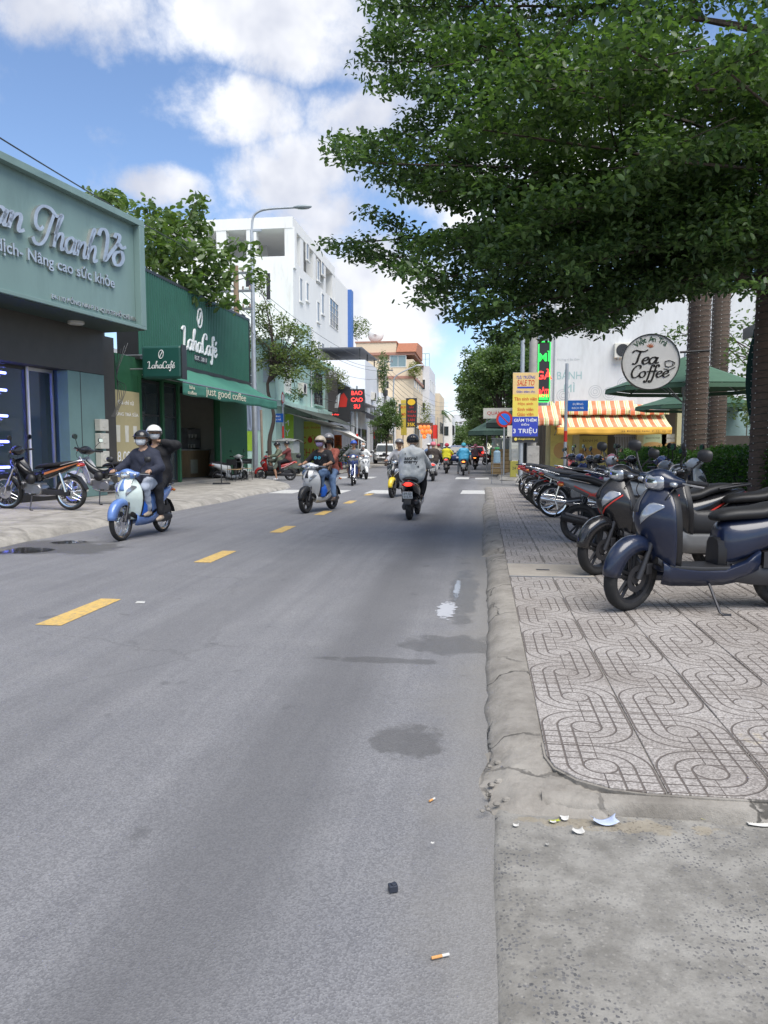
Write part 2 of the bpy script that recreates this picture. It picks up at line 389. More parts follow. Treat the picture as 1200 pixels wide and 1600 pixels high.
# ================================================================ ground
class N:
    """tiny node-graph builder for the special surfaces"""
    def __init__(s, name, rough=.8):
        s.m = bpy.data.materials.new(name); s.m.use_nodes = True; s.nt = s.m.node_tree; s.b = s.nt.nodes['Principled BSDF']; s.b.inputs['Roughness'].default_value = rough
        s.tc = s.nt.nodes.new('ShaderNodeTexCoord'); s.obj = s.tc.outputs['Object']
    def _in(s, n, i, v):
        if v is None: return
        if hasattr(v, 'is_output') or isinstance(v, bpy.types.NodeSocket): s.nt.links.new(v, n.inputs[i])
        else: n.inputs[i].default_value = v
    def mth(s, op, a, b=None, c=None, clamp=False):
        n = s.nt.nodes.new('ShaderNodeMath'); n.operation = op; n.use_clamp = clamp
        s._in(n, 0, a); s._in(n, 1, b); s._in(n, 2, c); return n.outputs[0]
    def noise(s, scale, detail=5, rough=.6, vec=None, dist=0.0, out='Fac'):
        n = s.nt.nodes.new('ShaderNodeTexNoise'); s._in(n, 'Vector', vec or s.obj); n.inputs['Scale'].default_value = scale
        n.inputs['Detail'].default_value = detail; n.inputs['Roughness'].default_value = rough; n.inputs['Distortion'].default_value = dist; return n.outputs[out]
    def vor(s, scale, out='Color', feature='F1', vec=None):
        n = s.nt.nodes.new('ShaderNodeTexVoronoi'); n.feature = feature; s._in(n, 'Vector', vec or s.obj); n.inputs['Scale'].default_value = scale; return n.outputs[out]
    def ramp(s, v, a, b, lo=0.0, hi=1.0, smooth=True):
        n = s.nt.nodes.new('ShaderNodeMapRange'); n.interpolation_type = 'SMOOTHSTEP' if smooth else 'LINEAR'
        s._in(n, 0, v); n.inputs[1].default_value = a; n.inputs[2].default_value = b; n.inputs[3].default_value = lo; n.inputs[4].default_value = hi; return n.outputs[0]
    def mix(s, fac, a, b, mode='MIX'):
        n = s.nt.nodes.new('ShaderNodeMix'); n.data_type = 'RGBA'; n.blend_type = mode
        s._in(n, 0, fac)
        for i, v in ((6, a), (7, b)):
            if isinstance(v, tuple): n.inputs[i].default_value = (*v, 1) if len(v) == 3 else v
            else: s.nt.links.new(v, n.inputs[i])
        return n.outputs[2]
    def bump(s, h, strength=.5, dist=.01):
        n = s.nt.nodes.new('ShaderNodeBump'); n.inputs['Strength'].default_value = strength; n.inputs['Distance'].default_value = dist
        s.nt.links.new(h, n.inputs['Height']); s.nt.links.new(n.outputs[0], s.b.inputs['Normal'])
    def base(s, c): s.nt.links.new(c, s.b.inputs['Base Color'])
    def xyz(s, vec=None):
        n = s.nt.nodes.new('ShaderNodeSeparateXYZ'); s.nt.links.new(vec or s.obj, n.inputs[0]); return n.outputs
    def ell(s, cx, cy, rx, ry, amp=.5, scale=2.5):
        """blob with a ragged edge: 1 inside, 0 outside (stains, damp)"""
        x, y, _ = s.xyz()
        a = s.mth('POWER', s.mth('DIVIDE', s.mth('SUBTRACT', x, cx), rx), 2.0); b = s.mth('POWER', s.mth('DIVIDE', s.mth('SUBTRACT', y, cy), ry), 2.0)
        q = s.mth('ADD', s.mth('ADD', a, b), s.mth('MULTIPLY', s.mth('SUBTRACT', s.noise(scale, 6, .65), .5), amp * 6))
        return s.ramp(q, 1.25, .6)

# --- asphalt (object origin at world origin so positions below are metres)
a = N('asphalt', .82)
stone = a.vor(165, 'Color'); sx = a.xyz(stone)
big = a.noise(.35, 6, .6); mid = a.noise(2.2, 6, .65); fine_ = a.noise(260, 3, .7)
c0 = a.mix(a.ramp(sx[0], 0, 1), (.150, .151, .160), (.255, .256, .266))
c0 = a.mix(a.ramp(fine_, .3, .75), a.mix(.5, c0, (.118, .119, .126)), c0)
c0 = a.mix(a.ramp(big, .3, .7, 0, .45), c0, a.mix(1.0, c0, (.74, .74, .76), 'MULTIPLY'))
c0 = a.mix(a.ramp(mid, .4, .75, 0, .35), c0, a.mix(1.0, c0, (1.28, 1.26, 1.22), 'MULTIPLY'))
pal = a.ramp(a.vor(38, 'Distance'), .16, .05, 0, .8)                      # worn pale chips
c0 = a.mix(a.mth('MULTIPLY', pal, a.ramp(a.noise(17, 2), .55, .66)), c0, (.34, .33, .31))
X_, Y_, _z = a.xyz()
strk = a.noise(1.0, 6, .7, vec=(lambda mp: (mp.inputs['Scale'].__setattr__('default_value', (5, .22, 1)), a.nt.links.new(a.obj, mp.inputs[0]), mp.outputs[0])[2])(a.nt.nodes.new('ShaderNodeMapping')))
c0 = a.mix(a.ramp(strk, .35, .7, 0, .5), c0, a.mix(1.0, c0, (.70, .70, .72), 'MULTIPLY'))
ck = a.vor(.42, 'Distance', 'DISTANCE_TO_EDGE', vec=a.mix(.25, a.obj, a.noise(2.2, 6, .7, out='Color')))
ck = a.mth('MULTIPLY', a.ramp(ck, .006, .0015), a.ramp(a.noise(.5, 2), .5, .58)); c0 = a.mix(a.mth('MULTIPLY', ck, .22), c0, (.05, .05, .052))
oil = a.mth('MULTIPLY', a.ramp(a.noise(3.5, 3, .5), .66, .74), .35); c0 = a.mix(oil, c0, (.05, .05, .052))
# tyre-polished track, a darker lengthwise band, and dusty edge along the kerb
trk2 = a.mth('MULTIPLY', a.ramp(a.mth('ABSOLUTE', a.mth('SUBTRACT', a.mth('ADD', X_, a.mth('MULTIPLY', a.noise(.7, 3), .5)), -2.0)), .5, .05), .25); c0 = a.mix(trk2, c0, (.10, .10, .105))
dark_band = a.mth('MULTIPLY', a.ramp(a.mth('ABSOLUTE', a.mth('SUBTRACT', a.mth('ADD', X_, a.mth('MULTIPLY', a.noise(.8, 3), .5)), -.62)), .46, .06), .55)  # darker band running lengthwise near the kerb, with wavering edges
c0 = a.mix(dark_band, c0, (.085, .085, .090))
dust = a.mth('MULTIPLY', a.ramp(a.mth('ADD', X_, a.mth('MULTIPLY', a.noise(1.7, 6, .7), .7)), -.05, .45), .5)
c0 = a.mix(dust, c0, (.20, .19, .17))
wet = None
for e in ((-.34, 3.42, .17, .20, .55, 7.0), (-.22, 5.2, .34, .28, .6, 5.0), (-.17, 7.2, .14, 1.4, .6, 4.0), (-6.4, 9.6, 1.4, .8, .5, 2.2), (-.65, 4.75, .4, .07, .6, 5.0)):
    m = a.ell(*e); wet = m if wet is None else a.mth('MAXIMUM', wet, m)
wet = a.mth('MULTIPLY', wet, .5)
c0 = a.mix(wet, c0, (.06, .055, .048))
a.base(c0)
a.nt.links.new(a.ramp(wet, 0, .5, .84, .45), a.b.inputs['Roughness'])
a.bump(a.mth('ADD', a.vor(165, 'Distance'), a.mth('MULTIPLY', fine_, .6)), .4, .005)
ASPH = a.m

# --- exposed-aggregate apron slab
a = N('aggregate_slab', .85)
wv = a.mix(.012, a.obj, a.noise(60, 3, .6, out='Color')); st = a.vor(95, 'Color', vec=wv); sx = a.xyz(st); dist = a.vor(95, 'Distance', vec=wv)
patch = a.ramp(a.noise(1.6, 5, .65), .40, .62)
body = a.mix(a.ramp(a.noise(5, 7, .7), .3, .7), (.145, .138, .124), (.275, .265, .243))
body = a.mix(a.ramp(a.noise(.9, 4), .35, .65, 0, .6), body, a.mix(1.0, body, (.72, .71, .69), 'MULTIPLY'))
dk = a.mth('MULTIPLY', a.mth('MULTIPLY', a.ramp(sx[0], .58, .66), a.ramp(dist, .55, .38)), a.ramp(patch, 0, 1, .25, .9))
body = a.mix(dk, body, a.mix(a.ramp(sx[1], 0, 1), (.055, .056, .06), (.12, .12, .125)))
lt = a.mth('MULTIPLY', a.ramp(sx[2], .90, .94), a.ramp(dist, .5, .35)); body = a.mix(a.mth('MULTIPLY', lt, .2), body, (.38, .36, .33))
spots = a.ramp(a.vor(5.5, 'Distance', vec=None), .085, .06); body = a.mix(a.mth('MULTIPLY', spots, a.ramp(a.noise(9), .5, .56)), body, (.07, .07, .072))
body = a.mix(a.mth('MULTIPLY', a.ell(.5, 2.70, .3, .05, 1.2, 12.0), .3), body, (.30, .235, .13))
a.base(body); a.bump(a.mth('ADD', a.mth('MULTIPLY', dk, -.4), a.noise(70, 4)), .5, .006)
SLAB = a.m

# --- terrazzo tile with cast grooves (origin of each tile at its middle)
PIT = .434
a = N('terrazzo_tile', .7)
px_, py_, _z = a.xyz()
def frac(v): return a.mth('SUBTRACT', a.mth('FRACT', a.mth('ADD', a.mth('DIVIDE', v, PIT), .5)), .5)
u, v = frac(px_), frac(py_)
r = a.mth('SQRT', a.mth('ADD', a.mth('POWER', u, 2.0), a.mth('POWER', v, 2.0)))
def line(d, w=.0135): return a.ramp(a.mth('ABSOLUTE', d), w, w * .45)
au, av = a.mth('ABSOLUTE', u), a.mth('ABSOLUTE', v)
quad = a.mth('GREATER_THAN', a.mth('MULTIPLY', u, v), 0.0)
arcs = None
for q in (.31, .475):
    l = line(a.mth('SUBTRACT', r, q)); arcs = l if arcs is None else a.mth('MAXIMUM', arcs, l)
grd = None
for q in (.16, .31, .475):
    for w_ in (au, av):
        l = line(a.mth('SUBTRACT', w_, q)); grd = l if grd is None else a.mth('MAXIMUM', grd, l)
for w_ in (u, v):
    grd = a.mth('MAXIMUM', grd, line(w_))
grd = a.mth('MULTIPLY', grd, a.mth('GREATER_THAN', r, .16))
g = a.mth('MAXIMUM', a.mth('MULTIPLY', arcs, quad), a.mth('MULTIPLY', grd, a.mth('SUBTRACT', 1.0, quad)))
g = a.mth('MAXIMUM', g, line(a.mth('SUBTRACT', r, .16)))
oi = a.nt.nodes.new('ShaderNodeObjectInfo')
geo = a.nt.nodes.new('ShaderNodeNewGeometry'); wpos = geo.outputs['Position']
chip = a.xyz(a.vor(150, 'Color', vec=wpos))
tcol = a.mix(a.ramp(chip[0], .1, .95), (.215, .196, .184), (.41, .385, .365))
tcol = a.mix(a.ramp(oi.outputs['Random'], 0, 1, 0, .35, False), tcol, a.mix(1.0, tcol, (.80, .78, .76), 'MULTIPLY'))
dirt = a.noise(1.3, 7, .65, vec=wpos)
tcol = a.mix(a.ramp(dirt, .42, .72, 0, .75), tcol, a.mix(1.0, tcol, (.60, .57, .54), 'MULTIPLY'))
sand = a.mth('MULTIPLY', a.ramp(a.noise(3.1, 4, .6, vec=wpos), .63, .68), .55)
wx, wy, _q = a.xyz(wpos)
sand = a.mth('MULTIPLY', sand, a.ramp(wy, 4.2, 3.0)); tcol = a.mix(sand, tcol, (.42, .34, .20))
tcol = a.mix(a.mth('MULTIPLY', g, .9), tcol, (.095, .078, .068))
a.base(tcol); a.bump(a.mth('SUBTRACT', a.mth('MULTIPLY', a.noise(220, 2, vec=wpos), .15), g), .8, .006)
TILE = a.m
GROUT = plain('grout', (.075, .065, .058), .9, bump=.3, bs=90)
# --- rough cast kerb concrete, with a crack network
def cracked(name, lo, hi, crack=2.3, amt=.85):
    a = N(name, .88)
    c = a.mix(a.ramp(a.noise(2.6, 8, .7), .3, .7), lo, hi)
    c = a.mix(a.ramp(a.noise(14, 6, .7), .45, .75, 0, .5), c, a.mix(1.0, c, (.55, .54, .52), 'MULTIPLY'))
    wob = a.mix(.14, a.obj, a.noise(5, 4, .6, out='Color'))
    d = a.vor(crack, 'Distance', 'DISTANCE_TO_EDGE', vec=wob)
    k = a.mth('MULTIPLY', a.ramp(d, .022, .006), a.ramp(a.noise(1.1, 2), .44, .56))
    c = a.mix(a.mth('MULTIPLY', k, amt), c, (.05, .046, .04))
    a.base(c); a.bump(a.mth('SUBTRACT', a.noise(38, 6, .7), k), .6, .012); return a.m
KERB = cracked('kerb_concrete', (.17, .155, .135), (.30, .28, .25))
PAVE = cracked('old_concrete_pavement', (.21, .198, .175), (.36, .34, .305), .55, .35)

def flat(name, x0, x1, y0, y1, z, mat, nx=1, ny=1):
    mb = MB(); mb.grid(lambda i, j: (x0 + (x1 - x0) * i, y0 + (y1 - y0) * j, z), nx, ny)
    return tag(mb.build(name, mat, None, origin=(0, 0, 0)), kind='structure')
GROUND = plain('bare_ground', (.24, .22, .19), .95, var=.2, vs_=.6, bump=.2, bs=20)
flat('ground', -900, 900, -60, 1500, -.03, GROUND)
road = MB()
road.add([(-7.1, -12, 0), (.32, -12, 0), (.32, 26, 0), (-7.1, 24.5, 0)], [(0, 1, 2, 3)])
road.add([(-7.1, 24.5, 0), (.32, 26, 0), (30, 26, 0), (30, 32.2, 0), (.75, 32.2, 0), (-7.6, 36, 0), (-40, 39, 0), (-40, 32.6, 0), (-9, 31.4, 0)], [tuple(range(9))])
road.add([(-7.6, 36, 0), (.75, 32.2, 0), (.75, 70, 0), (-7.9, 70, 0)], [(0, 1, 2, 3)])
road.add([(-7.9, 70, 0), (.75, 70, 0), (5, 140, 0), (-4.5, 140, 0)], [(0, 1, 2, 3)])
road.add([(-4.5, 140, 0), (5, 140, 0), (30, 230, 0), (18, 230, 0)], [(0, 1, 2, 3)])
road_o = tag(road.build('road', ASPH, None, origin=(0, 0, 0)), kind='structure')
# --- painted markings
def paintmat(name, c): return M(name, c, .7, var=.14, vs_=7, c2=(.17, .165, .16), c2s=22, c2t=(.50, .72), bump=.3, bs=120)
YEL, WHT = paintmat('yellow_line', (.56, .38, .12)), paintmat('white_line', (.50, .50, .48))
def mark(name, pts, mat):
    mb = MB(); mb.add([(p[0], p[1], .004) for p in pts], [tuple(range(len(pts)))]); return mb.build(name, mat, road_o)
for k in range(6):
    y0 = 5.35 + 3.25 * k
    mark('lane_dash', [(-3.51, y0), (-3.29, y0), (-3.31, y0 + 1.03), (-3.51, y0 + 1.03)], YEL)
for k in range(9):
    y0 = 40 + 5 * k; mark('lane_dash', [(-3.6, y0), (-3.4, y0), (-3.4, y0 + 1.4), (-3.6, y0 + 1.4)], YEL)
for k in range(5):      # worn crossing blocks before the junction
    x0 = -6.6 + 1.48 * k; y0 = 22.2 + .12 * k
    if k != 3: mark('crossing_block', [(x0, y0), (x0 + .78, y0), (x0 + .80, y0 + 1.9), (x0 + .02, y0 + 1.9)], WHT)
for k, x0 in enumerate((-6.9, -5.7, -1.25, -.35)):
    mark('crossing_block', [(x0, 33.5), (x0 + .62, 33.5), (x0 + .62, 35.6), (x0, 35.6)], WHT)
mark('white_patch', [tuple(G(211, 943)[:2]), tuple(G(214, 940)[:2]), tuple(G(227, 940)[:2]), tuple(G(226, 943)[:2])], WHT)
# manhole cover in the road past the junction
mb = MB(); mb.lathe([(0, .006), (.34, .006), (.36, .012), (.42, .012), (.43, .0)], tuple(G(746, 746)[:2]) + (0,), n=28)
mb.build('manhole_cover', plain('cast_iron', (.12, .10, .10), .6), road_o, smooth=40)

# --- right pavement: one tile, one object
PAV_Z = .085
pav = MB(); pav.prism([(.275 + .37 * (1 - math.sin(R(q))), 2.835 + .31 * (1 - math.cos(R(q)))) for q in (90, 68, 45, 22, 0)] + [(4.3, 2.835), (4.3, 25.35), (.275, 25.35)], -.03, PAV_Z - .008)
pav_o = tag(pav.build('right_pavement', KERB, None, origin=(0, 0, 0)), kind='structure')
TX0, TY0, NCOL, NROW = .282, 2.845, 9, 51
def tile_mesh(corner=False):
    h = PIT / 2 - .0035; b = .003; mb = MB()
    poly = [(-h, -h), (h, -h), (h, h), (-h, h)]
    if corner: poly = [(-h + .36 * (1 - math.sin(t)), -h + .30 * (1 - math.cos(t))) for t in (R(90), R(68), R(45), R(22), 0)] + [(h, -h), (h, h), (-h, h)]
    c = 1 - b / h
    mb.loft([[(x, y, -.02) for x, y in poly], [(x, y, -.003) for x, y in poly], [(x * c, y * c, 0) for x, y in poly]])
    return mb
t_me = tile_mesh().build('tile', TILE, pav_o, world=False).data
first = True; far = MB(); hf = PIT / 2 - .0035
for j in range(NROW):
    for i in range(NCOL):
        cx, cy = TX0 + PIT * (i + .5), TY0 + PIT * (j + .5)
        if (j in (11, 12)) and i < 2: continue          # inspection cover sits here
        z = PAV_Z + random.uniform(-.0016, .0016)
        if j < 33:
            if first: o = [c for c in pav_o.children if c.name == 'tile'][0]; first = False
            elif i == 0 and j == 0: o = None
            else: o = bpy.data.objects.new('tile', t_me); col.objects.link(o); o.parent = pav_o
            if i == 0 and j == 0:
                o.data = tile_mesh(True).build('tile_corner_shape', TILE, pav_o, world=False).data
                for q in [q for q in pav_o.children if q.name == 'tile_corner_shape']: bpy.data.objects.remove(q)
            o.location = (cx, cy, z)
            o.rotation_euler = (random.uniform(-.0025, .0025), random.uniform(-.0025, .0025), R(90) if ((i + j) % 2 and not (i == 0 and j == 0)) else 0)
        else: far.box(cx - hf - .0, cx + hf, cy - hf, cy + hf, PAV_Z - .02, PAV_Z)
fo = far.build('tile_field', TILE, pav_o, world=False); fo['kind'] = 'stuff'
# inspection cover slab
cv = MB(); y0 = TY0 + PIT * 11
cv.box(TX0, TX0 + PIT * 2 - .006, y0 + .01, y0 + PIT * 2 - .01, .06, PAV_Z + .006)
cvo = cv.build('inspection_cover', plain('cover_concrete', (.33, .30, .26), .8, var=.15, bump=.3), pav_o, bevel=.006)
mb = MB(); mb.box(TX0 + .30, TX0 + .44, y0 + .40, y0 + .46, PAV_Z + .0065, PAV_Z + .009); mb.build('lifting_slot', BLACKP, cvo)
mb = MB()
for (x0, x1, ya, yb) in ((TX0 - .0, TX0 + PIT * 2, y0, y0 + .012), (TX0, TX0 + PIT * 2, y0 + PIT * 2 - .012, y0 + PIT * 2)): mb.box(x0, x1, ya, yb, .06, PAV_Z + .008)
mb.build('cover_rim', STEEL, cvo)

# --- right kerb, broken segments of cast concrete
def kerb(y0, y1, x_in, x_out, top, name='kerb_segment', seed=0, parent=None, side=1, taper=.0):
    rg = np.random.default_rng(seed); n = max(8, int((y1 - y0) / .09)); rings = []
    wob = np.cumsum(rg.normal(0, .0035, n + 1)); wob -= np.linspace(wob[0], wob[-1], n + 1)
    for k in range(n + 1):
        t = k / n; y = y0 + (y1 - y0) * t; e = min(1, t * (y1 - y0) / .12, (1 - t) * (y1 - y0) / .12)
        e = .45 + .55 * max(0, e) ** .5
        w = wob[k] + rg.normal(0, .004)
        prof = [(x_in, -.02), (x_in, top * e), (x_in + (x_out - x_in) * .35, top * e + rg.normal(0, .0012)), (x_in + (x_out - x_in) * .72, top * (.74 * e) + rg.normal(0, .002)),
                (x_in + (x_out - x_in) * .9 + w * .7, top * .26 * e + rg.normal(0, .003)), (x_out + w, .004), (x_out + w, -.02)]
        rings.append([(x, y + rg.normal(0, .003), z) for x, z in prof])
    mb = MB(); mb.loft(rings); return mb.build(name, KERB, parent, smooth=60)
kp = T('right_kerb', None, None, (0, 0, 0), kind='structure')
kerb(3.22, 9.4, .279, .045, PAV_Z, seed=3, parent=kp)
kerb(9.55, 12.1, .279, .00, PAV_Z + .02, seed=4, parent=kp)
kerb(12.2, 18.6, .279, .02, PAV_Z, seed=5, parent=kp)
kerb(18.7, 25.6, .279, .05, PAV_Z, seed=6, parent=kp)
# crumbled corner where the kerb has broken away
rg = np.random.default_rng(9); mb = MB()
def crumb(i, j):
    x, y = -.02 + .50 * i + .02 * math.sin(9 * j) * (1 - i), 2.70 + .62 * j
    f_ = max(0, min(1, i * 3.2)) * max(0, min(1, j * 7)); z = (.030 + .034 * min(1, i * 2.2) * min(1, .35 + j)) * f_ + .010 * rg.random() * f_
    return (x, y, z - .012 * (1 - f_))
mb.grid(crumb, 22, 30); mb.build('broken_kerb_corner', KERB, kp, smooth=60)
for k in range(26):
    p = (rg.uniform(.0, .26), rg.uniform(2.7, 3.3)); s_ = rg.uniform(.006, .022)
    mb = MB(); mb.ball((p[0], p[1], .03), (s_, s_ * rg.uniform(.6, 1.1), s_ * .6), 6); mb.build('kerb_fragment', KERB, kp)
# apron slab in front of the pavement, with its mortar step
ap = MB(); rg = np.random.default_rng(5); n = 60
edge = .085 + np.cumsum(rg.normal(0, .004, n + 1)) * .5
rings = [[(edge[k], -3 + 5.80 * k / n, .0), (edge[k] + .014, -3 + 5.80 * k / n, .012 + rg.normal(0, .002)), (edge[k] + .06, -3 + 5.80 * k / n, .014), (2.0, -3 + 5.80 * k / n, .018), (7.5, -3 + 5.80 * k / n, .03)] for k in range(n + 1)]
ap.loft(rings, cap=False, closed=False)
apo = tag(ap.build('apron_slab', SLAB, None, smooth=60, origin=(0, 0, 0), fixn=False), kind='structure')
mb = MB(); rings = []
for k in range(41):
    x = .24 + 5.0 * k / 40; w = rg.normal(0, .006)
    rings.append([(x, 2.772 + w, -.02), (x, 2.776 + w, .040), (x, 2.79 + w * .5, .064 + rg.normal(0, .002)), (x, 2.836, .072 + rg.normal(0, .0015)), (x, 2.836, -.02)])
mb.loft(rings); mb.build('mortar_step', KERB, apo, smooth=50)

# --- left pavement with its ragged cast kerb
lp = MB(); n = 70; rg = np.random.default_rng(11); rings = []
for k in range(n + 1):
    t = k / n; y = 2 + 27.9 * t
    xk = -6.72 + .05 * math.sin(y * 1.1) + rg.normal(0, .025)
    if y > 24.5: xk -= ((y - 24.5) / 5.4) ** 2 * 2.3
    top = .13 + .015 * math.sin(y * .7)
    rings.append([(xk + .02, y, -.01), (xk - .03, y, .055 + rg.normal(0, .008)), (xk - .14, y, .10 + rg.normal(0, .006)), (xk - .34, y, top + rg.normal(0, .004)), (-9.2, y, .15 + rg.normal(0, .005)), (-10.4, y, .16), (-14, y, .16)])
lp.loft(rings, cap=False, closed=False)
lpo = tag(lp.build('left_pavement', PAVE, None, smooth=60, origin=(0, 0, 0), fixn=False), kind='structure')
# far pavements past the junction
mb = MB(); mb.add([(-40, 39.2, .12), (-9.0, 37.0, .12), (-7.9, 38.5, .12), (-7.95, 70, .12), (-4.7, 140, .12), (-16, 140, .12), (-16, 70, .12), (-40, 60, .12)], [tuple(range(8))])
mb.add([(-9.0, 37.0, .12), (-7.9, 38.5, .12), (-7.85, 38.4, 0), (-9.0, 36.85, 0)], [(0, 1, 2, 3)]); mb.add([(-7.9, 38.5, .12), (-7.95, 70, .12), (-7.88, 70, 0), (-7.83, 38.4, 0)], [(0, 1, 2, 3)])
mb.add([(-40, 39.2, .12), (-9.0, 37.0, .12), (-9, 36.85, 0), (-40, 39.0, 0)], [(0, 1, 2, 3)])
tag(mb.build('left_far_pavement', PAVE, None, origin=(0, 0, 0), fixn=False), kind='structure')
mb = MB(); mb.add([(.78, 33.2, .1), (1.4, 32.4, .1), (30, 32.4, .1), (30, 60, .1), (12, 140, .1), (5.2, 140, .1), (.8, 70, .1)], [tuple(range(7))])
mb.add([(.78, 33.2, .1), (.8, 70, .1), (.73, 70, 0), (.70, 33.1, 0)], [(0, 1, 2, 3)]); mb.add([(1.4, 32.4, .1), (30, 32.4, .1), (30, 32.25, 0), (1.35, 32.25, 0)], [(0, 1, 2, 3)]); mb.add([(.78, 33.2, .1), (1.4, 32.4, .1), (1.35, 32.25, 0), (.7, 33.1, 0)], [(0, 1, 2, 3)])
tag(mb.build('right_far_pavement', PAVE, None, origin=(0, 0, 0), fixn=False), kind='structure')
# --- puddles in the gutters
def puddle(cx, cy, rx, ry, amp=.5, sc_=6.0, c_=.03, ro=.06):
    w_ = N('puddle_water', ro); w_.b.inputs['Base Color'].default_value = (c_, c_, c_ * 1.04, 1); w_.nt.links.new(w_.mth('MULTIPLY', w_.ell(0, 0, rx, ry, amp, sc_), .9), w_.b.inputs['Alpha']); w_.bump(w_.noise(30, 3), .05, .004)
    mb = MB(); mb.grid(lambda i, j: (cx + rx * 2.2 * (2 * i - 1), cy + ry * 2.2 * (2 * j - 1), .0045), 2, 2)
    return tag(mb.build('puddle', w_.m, None, origin=(cx, cy, .0045)), kind='structure')
for q in ((-.30, 6.32, .08, .34, .8, 13.0, .42, .3), (-.24, 7.3, .03, .5, .8, 13.0, .3, .2), (-6.25, 9.3, .45, .30, .5, 3.0), (-6.1, 10.2, .25, .2, .5, 4.0)): 
    o = puddle(*q)
    for v in o.data.vertices: v.co.z = 0
# ================================================================ left side of the street
# --- clinic with the big teal sign (facade turned a little from the street)
TEAL = plain('teal_panel', (.185, .275, .26), .5, var=.1, vs_=1.2, c2=(.135, .205, .195), c2s=1.1, c2t=(.5, .8), stretch=(1, 1, .25))
TEAL2 = plain('teal_render', (.15, .245, .235), .7, var=.1, vs_=1.5, bump=.1)
DKWALL = plain('dark_tile', (.055, .052, .048), .5, var=.15, vs_=3)
FRAME = plain('dark_frame', (.03, .032, .035), .4)
ALUF = plain('silver_frame', (.45, .46, .48), .35, metal=.6)
LEDB = M('blue_tube', (.2, .25, 1), .3, emit=(.16, .20, 1.0), es=10.0)
SHOPGL = M('shop_glass', (.06, .09, .11), .03, spec=.8, alpha=.3)
INT = plain('dim_interior', (.07, .075, .09), .8)
BRUSH = M('brushed_letter_metal', (.62, .60, .58), .28, .9, var=.25, vs_=3)
WLET = plain('white_letter', (.8, .8, .8), .4, var=.04)
ang = R(-8.6)
cl = T('clinic_building', 'dark-fronted clinic with teal pilaster and blue-lit glass doors beneath a big sign', 'building', (-8.7, 18.45, 0), ang)
def LYZ(th, px, py, xl):
    """local (y, z) where the sight line through a pixel meets the plane x = xl of a turned facade"""
    a_ = th.rotation_euler.z; n_ = np.array((math.cos(a_), math.sin(a_), 0)); t_ = np.array((-math.sin(a_), math.cos(a_), 0)); o_ = np.array(th.location) + n_ * xl
    d = ray(px, py); k = ((o_ - _c) @ n_) / (d @ n_); p = _c + d * k; return float((p - o_) @ t_), float(p[2])
def LY(th, px, xl): return LYZ(th, px, 700, xl)[0]
W0 = -16.0                                    # local y of the far left end (towards the viewer)
FX = -1.55                                    # facade plane behind the sign
PA, PB = LY(cl, 110, FX + .42), LY(cl, 166, FX + .42)
mb = MB(); mb.box(FX - 6, FX - 4.5, W0, -.3, .16, 7.0); mb.box(FX - 4.5, FX, W0, -.3, 4.46, 7.0); mb.box(FX - 4.5, FX + .2, -.9, -.3, .16, 4.46)
mb.build('wall', TEAL2, cl, world=False)
mb = MB(); mb.box(FX - .3, FX + .05, PB + .01, .75, .16, 4.40); mb.build('return_wall', DKWALL, cl, world=False)
mb = MB(); mb.box(FX - .02, FX + .44, W0, PB - .01, 3.30, 4.45); mb.build('fascia_beam', DKWALL, cl, world=False)
mb = MB(); mb.box(FX + .10, FX + .42, PA, PB, .16, 3.295); mb.build('pilaster', TEAL2, cl, world=False, bevel=.01)
mb = MB(); mb.box(FX + .42, FX + .425, (PA + PB) / 2 - .25, (PA + PB) / 2 - .23, .16, 3.29); mb.build('pilaster_groove', FRAME, cl, world=False)
mb = MB(); mb.box(FX - .15, FX + .35, W0, PA - .01, .12, .34); mb.build('door_step', plain('black_granite', (.02, .02, .022), .25), cl, world=False, bevel=.01)
mb = MB(); mb.box(FX - 4.5, FX, W0, -.55, .15, .17); mb.build('shop_floor', plain('shop_floor', (.2, .2, .2), .3), cl, world=False)
DY = [PA - .05 - d for d in (0, .9, 2.1, 3.5, 4.9, 6.3, 7.9)]
for i in range(6):
    y, y1 = DY[i], DY[i + 1]
    mb = MB()
    for (a_, b_, z0, z1) in ((y1, y, .34, .42), (y1, y, 3.21, 3.29), (y - .05, y, .42, 3.21), (y1, y1 + .05, .42, 3.21)): mb.box(FX - .03, FX + .03, a_, b_, z0, z1)
    d = mb.build('glass_door', ALUF if i == 0 else FRAME, cl, world=False)
    mb = MB(); mb.box(FX - .006, FX + .006, y1 + .051, y - .051,   .421, 3.209); mb.build('pane', SHOPGL, d, world=False)
    if i in (1, 2):
        mb = MB(); mb.tube([(FX + .07, y1 + .14, 1.0), (FX + .07, y1 + .14, 2.2)], .016, 8); mb.build('door_handle', CHROME, d, world=False)
for k, z in enumerate((.95, 1.55, 2.15, 2.75, 3.15)):
    mb = MB(); mb.tube([(FX - .5, PA - 5, z), (FX - .5, PA - 1.0, z)], .03, 8)
    mb.build('light_tube', LEDB, cl, world=False)
mb = MB()
for k, z in enumerate((.9, 1.5, 2.1, 2.7, 3.1)): mb.box(FX - .95, FX - .55, PA - 5.2, PA - 1.1, z - .05, z - .02)
mb.box(FX - 1.0, FX - .95, PA - 5.3, PA - 1.0, .17, 3.4); mb.build('display_shelf', plain('shelf_white', (.5, .52, .6), .4), cl, world=False)
mb = MB(); mb.tube([(FX + .09, DY[1], .4), (FX + .09, DY[1], 3.29)], .02, 8); mb.build('door_post', plain('white_post', (.7, .7, .7), .4), cl, world=False)
